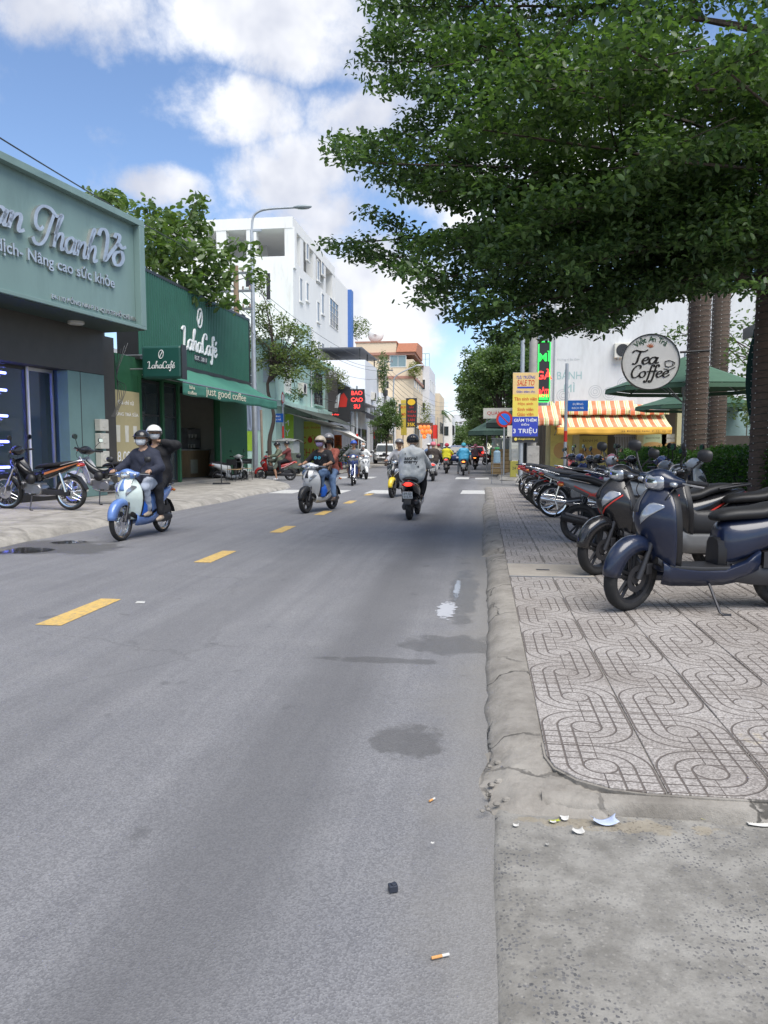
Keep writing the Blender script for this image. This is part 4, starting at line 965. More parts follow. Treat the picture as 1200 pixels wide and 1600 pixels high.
# steel food cart under the tarp
fc = T('food_cart', 'steel food cart with glass case standing under the tarpaulins', 'cart', tuple(PY(447, 735, 36.8))[:2] + (.0,), R(-15))
mb = MB(); mb.box(-.65, .65, -.4, .4, .35, 1.15); mb.build('cabinet', plain('cart_green_grey', (.12, .14, .11), .6), fc, world=False, bevel=.02)
mb = MB(); mb.box(-.6, .6, -.35, .35, 1.151, 1.75); mb.build('glass_case', M('case_glass', (.55, .58, .58), .1, alpha=.55), fc, world=False)
mb = MB(); mb.grid(lambda i, j: (-.75 + 1.5 * i, -.5 + 1.0 * j, 1.86 - .08 * math.cos(6 * i) * j - .1 * (2 * j - 1) ** 2), 8, 6); mb.build('canopy', TARPG, fc, world=False, smooth=180, solid=.02)
for sx_ in (-1, 1):
    for sy in (-1, 1): mb = MB(); mb.lathe([(.0, -.03), (.16, -.03), (.18, 0), (.16, .03), (0, .03)], (sx_ * .45, sy * .36, .18), 'y', 14); mb.build('wheel', RUBBER, fc, world=False)
    mb = MB(); mb.box(sx_ * .45 - .03, sx_ * .45 + .03, -.36, .36, .16, .36); mb.build('axle', STEEL, fc, world=False)

# dark shop with red neon panel
XD = -10.3; DK = plain('charcoal_panel', (.03, .03, .033), .5); REDT = M('red_neon', (.7, .02, .02), .4, emit=(1, .06, .05), es=1.1)
REDP = plain('red_paint', (.5, .03, .02), .5)
ds = T('dark_shop', 'charcoal fronted shop with grey shutters and a big dark panel', 'building', (-13, 53, 0))
mb = MB(); mb.box(XD - 7, XD, 49.7, 57, .12, 4.2); mb.build('wall', GREYW, ds)
mb = MB(); mb.box(XD - 7, XD + .05, 49.7, 57.05, 4.2, 6.2); mb.build('upper_wall', plain('greyblue', (.40, .45, .50), .7, var=.1), ds)
for k in range(6): y_ = 49.9 + 1.17 * k; mb = MB(); mb.box(XD + .002, XD + .06, y_, y_ + 1.1, .2, 2.6); mb.build('shutter', plain('grey_shutter', (.22, .23, .25), .6, var=.1), ds)
mb = MB(); a_ = PY(512, 660, 49.4); b_ = PY(547, 605, 49.4)
mb.box(a_[0], b_[0], 49.36, 49.44, a_[2], b_[2]); dpan = tag(mb.build('dark_signboard', DK, None), 'dark signboard with a red and white emblem facing down the street', 'sign')
mb = MB(); cx, cz = (a_[0] + b_[0]) / 2 + .1, (a_[2] + b_[2]) / 2 + .3
mb.prism([(cx - .1, cz - .45), (cx + .42, cz - .45), (cx + .5, cz + .1), (cx + .25, cz + .5), (cx + .05, cz + .35)], 49.345, 49.358, 'y'); mb.build('red_emblem', REDP, dpan)
mb = MB(); mb.prism([(cx - .4, cz - .5), (cx - .15, cz - .5), (cx + .02, cz + .5), (cx - .22, cz + .3)], 49.345, 49.358, 'y'); mb.build('white_emblem', WLET, dpan)
lettering('Love shop', (cx - .45, 49.357, cz - .95), (1, 0, 0), REDT, dpan, h=.16, extrude=.006)
def zpole(name, x, y, z0, z1, r, mat, par=None): mb = MB(); mb.tube([(x, y, z0), (x, y, z1)], r, 12); return mb.build(name, mat, par, smooth=40)
bp = PY(558, 700, 46.5); bs_ = T('light_box_sign', 'black light box on a post with red letters BAO CAO SU', 'sign', (bp[0], 46.5, .0))
zpole('post', bp[0], 46.5, .1, PY(558, 603, 46.5)[2], .06, GALV, bs_)
zpole('red_band', bp[0], 46.5, 1.6, 2.3, .066, REDP, bs_)
a_, b_ = PY(547, 643, 46.4), PY(570, 608, 46.4)
mb = MB(); mb.box(a_[0], b_[0], 46.2, 46.42, a_[2], b_[2]); mb.build('box', DK, bs_, bevel=.02)
for k, t_ in enumerate(('BAO', 'CAO', 'SU')): lettering(t_, ((a_[0] + b_[0]) / 2, 46.199, b_[2] - .25 - .42 * k), (1, 0, 0), REDT, bs_, h=.26, extrude=.01, bold=.02)
mb = MB(); mb.grid(sheet((XD - .2, 49.6, 6.2), (XD - .2, 57, 6.2), (XD + 1.6, 57, 5.4), (XD + 1.6, 49.6, 5.4), .0, .0), 6, 6)
tag(mb.build('sheet_canopy', plain('pale_blue_sheet', (.5, .57, .62), .5, var=.1), None, solid=.03), 'pale blue sheet canopy above the dark shop', 'canopy')
mb = MB()
for k in range(14):
    y_ = 57.5 + .45 * k; mb.add([(XD, y_, 4.6), (XD, y_ + .45, 4.6), (XD + 1.2, y_ + .45, 4.05), (XD + 1.2, y_, 4.05), (XD + 1.2, y_ + .45, 3.8), (XD + 1.2, y_ + .22, 3.68), (XD + 1.2, y_, 3.8)], [(0, 1, 2, 3), (3, 2, 4, 5, 6)])
tag(mb.build('scalloped_awning', plain('black_canvas', (.03, .03, .035), .8), None, solid=.01), 'black scalloped awning on the white box house', 'awning')
tg = T('paper_poster', 'orange poster with dark characters on the grey shutters', 'poster', tuple(PY(528, 690, 47.5))[:2] + (1.35,))
mb = MB(); mb.box(-.25, .25, -.01, .01, 0, .9); mb.build('panel', plain('orange_paper', (.62, .13, .03), .7), tg, world=False)
lettering('福\n茶', (0, -.011, .45), (1, 0, 0), DK, tg, world=False, h=.6, extrude=.003)

# white box house
XB = -10.2
wh = T('white_box_house', 'plain white box house with dark roof canopy next to the dark shop', 'building', (-13, 61, 0))
zb = PX(575, 580, XB)[2]
mb = MB(); mb.box(XB - 7, XB + .1, 57.2, 66, .12, 4.9); mb.build('ground_floor', OFFW, wh)
mb = MB(); mb.box(XB - 5, XB + 1.1, 57.1, 64.5, 4.901, zb); mb.build('upper_box', plain('clean_white', (.74, .75, .77), .8, var=.03), wh)
along_y(wh, XB + .102, [(58, 2.6, .2, 2.8), (61.4, 2.4, .2, 2.8)], FRAME, GLASS)
mb = MB(); mb.box(XB - 3, XB + .7, 58, 66.5, zb + 1.0, zb + 1.1); mb.build('roof_canopy', plain('dark_sheet', (.10, .11, .13), .6), wh)
for y_ in (58.2, 62, 66): mb = MB(); mb.tube([(XB + .5, y_, zb if y_ < 64 else 4.8), (XB + .5, y_, zb + 1.0)], .05, 6); mb.build('canopy_post', FRAME, wh)
# middle low shops
lsH = 6.5
for k, (y0, y1, mat, h_, lab) in enumerate(((66.2, 72, GREYW, 5.2, 'low grey shop house with dark window beside the cream block'), (72.1, 84.5, OFFW, 6.8, 'white two-storey shop house with barred window under the cream block'))):
    X0 = -9.9; t = T('shop_house', lab, 'building', (-12, (y0 + y1) / 2, 0)); mb = MB(); mb.box(X0 - 6, X0, y0, y1, .12, h_); mb.build('wall', mat, t)
    along_y(t, X0 + .002, [(y0 + .4, (y1 - y0) * .8, .2, 2.7), (y0 + 1, (y1 - y0) * .6, 3.5, 1.4)], FRAME, GLASS, bars=3)
    front_y(t, y0 - .002, [(X0 - 1.8, 1.3, 3.4, 1.4)], FRAME, GLASS, bars=2)
# cream block
YC = 85.0; a_, b_ = PY(555, 535, YC), PY(646, 535, YC)
cb = T('cream_block', 'cream and orange apartment block with red tiled roof over its corner', 'building', ((a_[0] + b_[0]) / 2, YC + 6, 0))
zc_ = a_[2]; xa, xb = a_[0], b_[0]
mb = MB(); mb.box(xa, xb, YC, YC + 14, .1, PY(600, 562, YC)[2]); mb.build('wall', CREAMB, cb)
mb = MB(); mb.box(xa, PY(618, 540, YC)[0], YC + .5, YC + 13, PY(600, 562, YC)[2], zc_); mb.build('top_storey', CREAMB, cb)
for py_ in (553, 590): z_ = PY(600, py_, YC)[2]; mb = MB(); mb.box(xa - .1, xb + .15, YC - .15, YC + 14, z_ - .15, z_ + .15); mb.build('red_band', BRICKR, cb)
mb = MB(); mb.box(xa - .1, PY(618, 540, YC)[0] + .1, YC + .4, YC + 13.1, zc_, zc_ + .15); mb.build('parapet', BRICKR, cb)
x0 = PY(618, 540, YC)[0]; z0 = PY(600, 551, YC)[2]; mb = MB(); mb.prism([(YC - .3, z0), (YC + 9, z0), (YC + 9, zc_ + .5), (YC + 2.2, zc_ + .1)], x0 + .1, xb + .3, 'x'); rf = mb.build('roof', ROOFT, cb)
rfn = 9
for k in range(rfn):
    t0 = k / rfn; p0 = Vector((0, YC - .3, z0)).lerp(Vector((0, YC + 2.2, zc_ + .1)), t0); p1 = Vector((0, YC - .3, z0)).lerp(Vector((0, YC + 2.2, zc_ + .1)), t0 + 1 / rfn)
    mb = MB(); mb.prism([(p0.y - .03, p0.z + .01), (p1.y, p1.z + .005), (p1.y, p1.z + .02), (p0.y - .03, p0.z + .06)], x0 + .1, xb + .32, 'x'); mb.build('tile_course', ROOFT, rf)
front_y(cb, YC - .002, [(PY(609, 572, YC)[0], 1.9, PY(609, 574, YC)[2], 1.35)], OFFW, plain('teal_pane', (.2, .28, .3), .2), bars=1)
front_y(cb, YC - .002, [(xa + .6, 1.5, 5.0, 1.5), (xa + 3.2, 1.5, 5.0, 1.5), (xb - 1.7, 1.3, 5.0, 1.5)], OFFW, GLASS, bars=1)
along_y(cb, xb + .002, [(YC + 1 + 3.2 * k, 1.6, z_, 1.5) for k in range(4) for z_ in (2.8, 5.2, 8.4)], OFFW, GLASS)
dsh = T('satellite_dish', 'white satellite dish on the flat roof of the cream block', 'satellite dish', tuple(PY(587, 535, YC + 2)))
mb = MB(); mb.lathe([(0, 0), (.4, .05), (.75, .2), (.95, .42)], (0, -.35, .9), 'y', 24); mb.xf(Matrix.Rotation(R(0), 4, 'X')); mb.build('dish', WHITEP, dsh, world=False, smooth=180, solid=.02)
mb = MB(); mb.tube([(0, 0, -.3), (0, 0, .9)], .05, 8); mb.build('mast', STEEL, dsh, world=False)
# grey narrow block + its glass balcony
YG = 98.0; a_, b_ = PY(646, 565, YG), PY(671, 570, YG)
gb = T('grey_block', 'narrow grey-white apartment block with glass roof balcony past the cream block', 'building', ((a_[0] + b_[0]) / 2, YG + 6, 0))
mb = MB(); mb.box(a_[0], b_[0], YG, YG + 12, .1, PY(660, 572, YG)[2]); mb.build('wall', plain('pale_grey_render', (.6, .61, .64), .85, var=.06), gb)
front_y(gb, YG - .002, [(a_[0] + .4, 1.2, z_, 1.4) for z_ in (3, 6, 9)], OFFW, GLASS, bars=1)
along_y(gb, b_[0] + .002, [(YG + 1 + 3 * k, 1.6, z_, 1.5) for k in range(4) for z_ in (3, 6, 9)], OFFW, GLASS)
mb = MB(); z_ = PY(660, 572, YG)[2]
for x_ in np.linspace(a_[0], b_[0], 5): mb.tube([(x_, YG, z_), (x_, YG, z_ + 1.6)], .04, 5)
mb.tube([(a_[0], YG, z_ + 1.6), (b_[0], YG, z_ + 1.6)], .05, 5); mb.tube([(a_[0], YG, z_ + .9), (b_[0], YG, z_ + .9)], .03, 5); mb.build('balcony_rail', plain('teal_rail', (.3, .48, .46), .5), gb)
for k, (y0, y1, h_, mat, xo, lab) in enumerate(((111, 124, 9.5, CREAMB, -6.5, 'cream shop row beyond the grey block'), (125, 139, 7.0, OFFW, -5.2, 'low white shop row by the far palm'))):
    t = T('shop_row', lab, 'building', (xo - 3, (y0 + y1) / 2, 0)); mb = MB(); mb.box(xo - 8, xo, y0, y1, .1, h_); mb.build('wall', mat, t)
    along_y(t, xo + .002, [(y0 + .6 + 3.3 * q, 2.2, z_, 1.7) for q in range(3) for z_ in (.5, 3.6)], FRAME, GLASS); front_y(t, y0 - .002, [(xo - 2, 1.4, 3.5, 1.5)], FRAME, GLASS)
# shop fronts on the row: signs, awnings, lanterns
def vsign(px, py0, py1, wpx, Y, face, lines, label, lm, emit=False):
    a_, b_ = PY(px - wpx / 2, py1, Y), PY(px + wpx / 2, py0, Y); t = T('vertical_sign', label, 'sign', ((a_[0] + b_[0]) / 2, Y, a_[2]))
    w, h = b_[0] - a_[0], b_[2] - a_[2]; mb = MB(); mb.box(-w / 2, w / 2, -.1, .1, 0, h); mb.build('box', face, t, world=False, bevel=.015)
    mb = MB(); mb.tube([(-w / 2, .0, h * .3), (-w / 2 - .6, .05, h * .3)], .03, 6); mb.tube([(-w / 2, .0, h * .8), (-w / 2 - .6, .05, h * .8)], .03, 6); mb.build('bracket', STEEL, t, world=False)
    for (tx, f, hh, m_) in lines: lettering(tx, (0, -.101, h * f), (1, 0, 0), m_ or lm, t, world=False, h=hh, extrude=.01, bold=.02, **({'w': w * .8} if len(tx) > 3 else {}))
    return t, w, h
YLW = plain('yellow_print', (.8, .5, .03), .5)
t, w, h = vsign(643, 622, 668, 17, 62, DK, [('LẨU', .70, .22, None), ('TIỀU', .55, .22, None), ('THÁI', .40, .22, None), ('LAN', .26, .22, None), ('35K', .10, .30, YLW)], 'tall dark restaurant sign with yellow oval and 35K price', REDP)
mb = MB(); mb.lathe([(0, -.02), (1, -.02), (1, .0), (0, .0)], (0, -.101, h * .86), 'y', 28)
mb.v = [(x * w * .36, y, (z - h * .86) * w * .28 + h * .86) for x, y, z in mb.v]; mb.build('yellow_oval', YLW, t, world=False)
vsign(631, 625, 680, 9, 64, plain('yellow_panel', (.55, .42, .06), .5), [('BÚN', .8, .25, None), ('BÒ', .6, .25, None)], 'narrow yellow vertical sign just behind the dark restaurant sign', REDP)
tarp('tarpaulin', sheet((-10, 66, 3.9), (-10, 71.5, 3.9), (-8.1, 71.5, 3.2), (-8.1, 66, 3.2)), TARPG, 'grey sloping canvas below the tall dark restaurant sign')
tarp('tarpaulin', sheet((-9.5, 86, 4.4), (-9.5, 93, 4.4), (-6.4, 93, 3.4), (-6.4, 86, 3.3)), plain('mint_canvas', (.38, .55, .48), .7), 'pale mint canvas sloping over the far shops')
LANT = M('lit_lantern', (.8, .15, .03), .5, emit=(1.0, .28, .06), es=.35)
for k in range(7):
    p = PY(657 + 5 * (k % 3) + k, 668 + 7 * (k // 3), 78); o = T('paper_lantern', 'small orange lit lantern hung at the far restaurant front', 'lantern', tuple(p), group='lanterns at the far restaurant')
    mb = MB(); mb.ball((0, 0, .0), (.22, .22, .26), 12); mb.build('shade', LANT, o, world=False, smooth=180); mb = MB(); mb.tube([(0, 0, .25), (0, 0, .7)], .012, 5); mb.build('cord', FRAME, o, world=False)
mb = MB(); p = PY(663, 665, 78.1); mb.box(p[0] - 3.2, p[0] + .9, 78.1, 78.2, p[2] + .0, p[2] + .3); mb.box(p[0] - 2.3, p[0] - 2.2, 78.1, 78.2, .1, p[2]); mb.box(p[0] + .8, p[0] + .9, 78.1, 78.2, .1, p[2]); tag(mb.build('lantern_frame', plain('dark_wood', (.12, .07, .04), .7), None), 'dark timber frame carrying the orange lanterns', 'frame')
p = PY(684, 683, 92); fl = T('red_flag', 'red flag hanging from a pole before the far shops', 'flag', (p[0], 92, .1)); zpole('pole', p[0], 92, .1, 5.2, .04, STEEL, fl)
mb = MB(); mb.grid(lambda i, j: (p[0] - .05 - .8 * j, 91.95 + .06 * math.sin(7 * j), p[2] + 1.5 - 1.7 * i), 6, 6); mb.build('cloth', plain('flag_red', (.6, .03, .02), .7), fl, solid=.01)
# far cross bridge and skyline closing the street
OV = plain('bridge_white', (.62, .63, .64), .7, var=.06)
br = T('overpass', 'pale curved overpass crossing the far end of the street', 'bridge', (10, 260, 0))
mb = MB(); rings = []
for k in range(25):
    x = -60 + 150 * k / 24; z = 6 + 12 * math.exp(-((x - 40) / 48) ** 2); rings.append([(x, 258, z), (x, 258, z + 2.4), (x, 266, z + 2.4), (x, 266, z)])
mb.loft(rings); mb.build('deck', OV, br)
for k in range(5): x = -30 + 26 * k; mb = MB(); mb.box(x - 1, x + 1, 260, 264, 0, 6.5 + 12 * math.exp(-((x - 40) / 48) ** 2)); mb.build('pier', OV, br)
for k, (px, pw, py, Y, lab) in enumerate(((705, 16, 655, 330, 'far white tower block seen just above the overpass'), (720, 22, 648, 380, 'far pale grey slab block behind the white tower'), (742, 14, 652, 420, 'far narrow block beside the pale grey slab'))):
    a_, b_ = PY(px - pw / 2, py, Y), PY(px + pw / 2, py, Y); t = T('far_building', lab, 'building', ((a_[0] + b_[0]) / 2, Y + 8, 0)); mb = MB(); mb.box(a_[0], b_[0], Y, Y + 16, 0, a_[2]); mb.build('wall', GREYW if k % 2 else OFFW, t)
    front_y(t, Y - .05, [(a_[0] + (b_[0] - a_[0]) * (.1 + .3 * q), (b_[0] - a_[0]) * .2, z_, 1.4) for q in range(3) for z_ in np.arange(4, a_[2] - 3, 3.2)], OFFW, GLASS)
# blocks behind the clinic row to close the view between roofs
tt = T('rear_house', 'pale rear house hidden behind the coffee shop trees', 'building', (-22, 34, 0)); mb = MB(); mb.box(-30, -17, 30, 48, 0, 6); mb.build('wall', GREYW, tt)

# --- poles
lp_ = T('street_lamp', 'grey street lamp with curved arm at the coffee shop corner', 'street lamp', (-9.95, 31.6, .0))
zt_ = PY(398, 345, 31.6)[2]; mb = MB(); mb.box(-.32, .32, -.32, .32, .1, .38); mb.build('base', CONC, lp_, world=False, bevel=.03)
q = [(0, 0, .38), (0, 0, 4), (0, 0, 8), (0, 0, zt_ - .4)]; hd = PY(460, 324, 31.6); dx = hd[0] + 9.95; z2 = hd[2]
mb = MB(); mb.tube(q, [.13, .11, .085, .07], 14)
mb.tube(catmull([(0, 0, zt_ - .5), (.06, 0, zt_ + .1), (.3, 0, z2 - .12), (.8, 0, z2 - .02), (dx, 0, z2)], 6), [.07] + [.05] * 24, 10); mb.build('pole', GALV, lp_, world=False, smooth=40)
mb = MB(); mb.ball((dx + .35, 0, z2 - .0), (.42, .14, .085), 16); mb.build('lamp_head', plain('lamp_grey', (.28, .32, .34), .4), lp_, world=False, smooth=180)
mb = MB(); mb.ball((dx + .38, 0, z2 - .055), (.30, .10, .05), 14); mb.build('diffuser', LENS, lp_, world=False, smooth=180)
mb = MB(); mb.box(.05, .42, -.05, .05, zt_ - .45, zt_ - .36); mb.build('bracket', GALV, lp_, world=False)
for (bx, by, b2, lab) in ((615, 660, 640, 'slim far street lamp before the cream block'), (693, 648, 700, 'distant street lamp beside the palm')):
    Y = 70 if bx == 615 else 120; p0 = PY(bx, 650, Y); t = T('street_lamp', lab, 'street lamp', (p0[0], Y, .1)); zz = PY(bx, 585 if bx == 615 else 645, Y)[2]; e = PY(bx + 36 if bx == 615 else bx + 18, 571 if bx == 615 else 641, Y)
    mb = MB(); mb.tube(catmull([(0, 0, 0), (0, 0, zz * .5), (0, 0, zz - 1.2), (.3, 0, zz - .2), (e[0] - p0[0], 0, e[2] - .1)], 6), .06, 8); mb.build('pole', GALV, t, world=False)
    mb = MB(); mb.ball((e[0] - p0[0] + .3, 0, e[2] - .1), (.45, .15, .09), 10); mb.build('lamp_head', plain('lamp_pale', (.6, .62, .64), .4), t, world=False, smooth=180)
def utility_pole(x, y, h, label, r0=.17, arms=2, wood=False):
    t = T('utility_pole', label, 'utility pole', (x, y, 0)); m_ = plain('aged_timber', (.26, .19, .13), .9, var=.2, stretch=(3, 3, .2)) if wood else CONC
    mb = MB(); mb.tube([(0, 0, -.05), (0, 0, h)], [r0, r0 * .7], 12); mb.build('shaft', m_, t, world=False, smooth=40)
    for k in range(arms):
        z = h - .35 - .75 * k; mb = MB(); mb.box(-.7, .7, -.05, .05, z, z + .09); a_ = mb.build('crossarm', STEEL, t, world=False)
        for x_ in (-.6, -.3, .3, .6): mb = MB(); mb.lathe([(0, 0), (.03, 0), (.05, .05), (.03, .09), (.05, .12), (.02, .17), (0, .17)], (x_, 0, z + .09), n=10); mb.build('insulator', plain('porcelain', (.30, .22, .18), .3), a_, world=False, smooth=50)
    mb = MB(); mb.box(-.25, .25, .15, .45, h - 2.6, h - 2.0); mb.lathe([(0, 0), (.2, 0), (.22, .05), (.22, .5), (0, .5)], (.05, -.3, h - 3.3), n=14); mb.build('junction_box', DARKP, t, world=False)
    return t
up = PY(383, 420, 30.9); utility_pole(-10.55, 31.2, PY(380, 415, 31.2)[2], 'brown timber utility pole hard against the coffee shop end wall', .16, 3, True)
# second brown stick posts behind it
for k in range(2):
    mb = MB(); x = -9.85 - .35 * k; mb.tube([(x, 32.4 + .2 * k, 0), (x - .05, 32.4 + .2 * k, 3.1)], .06, 8); tag(mb.build('timber_post', plain('grey_timber', (.27, .22, .17), .9, var=.2), None), ('thin' if k else 'thicker') + ' weathered timber post beside the street lamp foot', 'post')
utility_pole(PY(602, 600, 66)[0], 66, PY(602, 560, 66)[2], 'concrete utility pole in front of the cream block', .16, 2)
# no-entry style post and street name plate on the left corner
sp = PY(443, 735, 36.6); t = T('street_name_post', 'striped post with blue street name plate before the market tarpaulins', 'sign', (sp[0], 36.6, .0))
zpole('post', sp[0], 36.6, .0, PY(443, 612, 36.6)[2], .045, GALV, t); zpole('red_band', sp[0], 36.6, 1.9, 2.5, .048, REDP, t)
BLUES = plain('sign_blue', (.015, .11, .42), .4, var=.03)
mb = MB(); p = PY(432, 653, 36.55); mb.box(p[0] - .36, p[0] + .36, 36.53, 36.55, p[2] - .22, p[2] + .22); pl_ = mb.build('plate', BLUES, t)
lettering('ĐƯỜNG', (p[0], 36.529, p[2] + .09), (1, 0, 0), WLET, pl_, h=.11, extrude=.003); lettering('BẠCH MÃ', (p[0], 36.529, p[2] - .09), (1, 0, 0), WLET, pl_, h=.12, extrude=.003)
mb = MB(); mb.lathe([(0, 0), (.28, 0), (.28, .012), (0, .012)], (sp[0] + .02, 36.54, PY(443, 622, 36.6)[2]), 'x', 24); mb.build('round_plate', REDP, t)
mb = MB(); mb.lathe([(0, 0), (.2, 0), (.2, .016), (0, .016)], (sp[0] + .02, 36.54, PY(443, 622, 36.6)[2]), 'x', 24); mb.build('round_plate_field', WLET, t)
# overhead cables
def cable(p0, p1, sag, label, r=.012): mb = MB(); a_, b_ = np.array(p0, float), np.array(p1, float); mb.tube([a_ + (b_ - a_) * t_ - np.array((0, 0, sag * 4 * t_ * (1 - t_))) for t_ in np.linspace(0, 1, 25)], r, 5); return tag(mb.build('overhead_cable', FRAME, None), label, 'cable')
hp = PY(380, 425, 31.2)
e0 = PY(-60, 178, 12.0); cable(tuple(e0), (-10.5, 31.2, hp[2]), .15, 'single black cable running over the teal clinic sign to the timber pole', .016)
for k in range(4): cable((-10.4, 31.2, hp[2] - .75 * (k % 3)), (PY(602, 565, 66)[0] + .5, 66, PY(602, 570, 66)[2] - .5 * (k % 3)), .9 + .2 * k, ('highest', 'second', 'third', 'lowest')[k] + ' black cable strung from the timber pole past the white building')

for k in range(6): cable((-10.4 + .1 * k, 31.2, hp[2] - 1.6 - .18 * k), (XM + .1, 41 + 1.2 * k, 5.9 - .12 * k), .35 + .1 * k, ('topmost', 'upper', 'upper middle', 'lower middle', 'lower', 'bottom')[k] + ' service cable drooping from the timber pole to the mint house', .011)
for k in range(5): cable((PY(602, 565, 66)[0], 66, PY(602, 570, 66)[2] - .4 * k), (-5.6, 118, 8.5 - .5 * k), 1.0 + .15 * k, ('first', 'second', 'third', 'fourth', 'fifth')[k] + ' cable from the top of the bundle past the cream block', .016)
aircon((XB + 1.1, 60.5, 5.3), 'grey outdoor unit on the white box house'); aircon((-9.9, 75, 5.0), 'outdoor unit on the white two-storey shop house')
for x_, y_, z0, z1, lab in ((XM + .06, 44.2, .2, 6.5, 'grey drain pipe down the mint wall'), (XD + .1, 57.1, .2, 6.0, 'white drain pipe between dark shop and white house')):
    mb = MB(); mb.tube([(x_, y_, z0), (x_, y_, z1)], .05, 8); tag(mb.build('drain_pipe', GREYW, None, smooth=40), lab, 'pipe')
for k in range(3):
    t = T('plastic_stool', ('red', 'blue', 'green')[k] + ' plastic stool under the market tarpaulins', 'stool', (XM + 1.9 + .1 * k, 43.4 + 1.1 * k, .12)); m_ = plain('stool_' + str(k), ((.45, .04, .03), (.04, .12, .4), (.04, .25, .08))[k], .5)
    mb = MB(); mb.box(-.15, .15, -.15, .15, .38, .42); mb.build('seat', m_, t, world=False, bevel=.02)
    for sx_ in (-1, 1):
        for sy in (-1, 1): mb = MB(); mb.tube([(sx_ * .17, sy * .17, 0), (sx_ * .12, sy * .12, .38)], .018, 6); mb.build('leg', m_, t, world=False)
# ================================================================ right side of the street
# --- sandwich shop facing down the street across the junction
YB = 33.6
STRIPE_N = N('striped_canvas', .75)
x_, y_, z_ = STRIPE_N.xyz()
f_ = STRIPE_N.mth('FRACT', STRIPE_N.mth('MULTIPLY', x_, 2.55))
cc = STRIPE_N.mix(STRIPE_N.ramp(f_, .46, .48), (.66, .17, .07), (.72, .66, .44))
cc = STRIPE_N.mix(STRIPE_N.mth('MULTIPLY', STRIPE_N.ramp(f_, .60, .61), STRIPE_N.ramp(f_, .69, .68)), cc, (.36, .45, .07))
cc = STRIPE_N.mix(STRIPE_N.mth('MULTIPLY', STRIPE_N.ramp(f_, .80, .81), STRIPE_N.ramp(f_, .86, .85)), cc, (.62, .50, .10))
cc = STRIPE_N.mix(STRIPE_N.ramp(STRIPE_N.noise(2.5, 5), .4, .8, 0, .35), cc, (.62, .50, .36)); STRIPE_N.base(cc); STRIPE = STRIPE_N.m
YELC = plain('yellow_canvas', (.72, .40, .06), .7, var=.08)
bm_ = T('sandwich_shop', 'white-walled corner shop with faded mural above striped awnings', 'building', (6.5, YB + 3, .1))
xs0, xs1 = PY(855, 640, YB)[0], 13.5
WALLW = plain('mural_white', (.60, .61, .62), .8, var=.06, c2=(.42, .42, .41), c2s=.8, c2t=(.5, .8), stretch=(1, 1, .25))
mb = MB(); mb.box(xs0, xs1, YB, YB + 6.5, 3.2, 8.2); mb.build('upper_wall', WALLW, bm_)
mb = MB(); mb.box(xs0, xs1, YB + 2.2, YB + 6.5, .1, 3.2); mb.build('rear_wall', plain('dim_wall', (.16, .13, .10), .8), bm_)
for px in (858, 900, 1000, 1062): x_ = PY(px, 700, YB)[0]; mb = MB(); mb.box(x_ - .14, x_ + .14, YB, YB + .3, .1, 3.2); mb.build('pillar', plain('ochre_pillar', (.40, .36, .20), .8, var=.1), bm_)
FADE = plain('faded_teal_print', (.30, .44, .45), .8); FADE2 = plain('faded_grey_print', (.42, .44, .46), .8)
p = PY(886, 585, YB); lettering('BÁNH', (p[0] + .1, YB - .002, p[2]), (1, 0, 0), FADE, bm_, w=1.05, h=.42, extrude=.004); p = PY(886, 605, YB); lettering('MÌ', (p[0] + .1, YB - .002, p[2]), (1, 0, 0), FADE, bm_, w=.45, h=.42, extrude=.004)
p = PY(888, 562, YB); lettering('Hương vị Sài Gòn', (p[0], YB - .002, p[2]), (1, 0, 0), FADE2, bm_, h=.13, extrude=.004)
for cx, cy in ((880, 618), (930, 612), (952, 615), (975, 600)):
    p = PY(cx, cy, YB); mb = MB()
    for q in range(3): mb.lathe([(.26 - .09 * q, 0), (.285 - .09 * q, 0), (.285 - .09 * q, .004), (.26 - .09 * q, .004)], (p[0], YB - .005, p[2]), 'y', 18, closed_prof=True)
    mb.build('mural_line', FADE2, bm_)
# folded steel gate and posters under the awning
mb = MB(); xg = PY(985, 700, YB)[0]
for k in range(16): mb.box(xg - .55 + .07 * k, xg - .52 + .07 * k, YB + .6, YB + .64, .1, 2.4)
mb.box(xg - .6, xg + .6, YB + .61, YB + .63, .3, .36); mb.box(xg - .6, xg + .6, YB + .61, YB + .63, 1.9, 1.96); mb.build('folding_gate', STEEL, bm_)
PGRN = plain('poster_pale_green', (.42, .48, .28), .6, var=.15, vs_=4); PYEL = plain('poster_yellow', (.50, .42, .12), .6, var=.2, vs_=4); PPL = plain('poster_cream', (.6, .58, .5), .6, var=.15, vs_=5)
def poster(px, py, w, h, Y, m_, label, lines=()):
    p = PY(px, py, Y); t = T('poster', label, 'poster', (p[0], Y, p[2] - h / 2)); mb = MB(); mb.box(-w / 2, w / 2, -.012, .012, 0, h); mb.build('panel', m_, t, world=False)
    mb = MB(); mb.ball((0, -.012, h * .45), (w * .36, .01, h * .16), 14); mb.build('bread_print', plain('bread_print', (.45, .27, .10), .7), t, world=False)
    for (tx, f2, hh) in lines: lettering(tx, (0, -.013, h * f2), (1, 0, 0), plain('poster_ink', (.12, .10, .06), .6), t, world=False, h=hh, extrude=.003)
poster(877, 700, .95, 2.3, YB - .05, PYEL, 'tall yellow food poster beside the dark shop doorway', (('BÁNH MÌ', .88, .13), ('NGON', .15, .12)))
poster(1020, 694, 1.15, .9, YB + .5, PGRN, 'pale green menu poster beside the folding steel gate', (('BÁNH MÌ THỊT', .8, .1),))
poster(1052, 694, 1.0, .9, YB + .5, PPL, 'cream menu poster at the end of the striped awning', (('BÁNH MÌ CHẢ', .8, .1),))
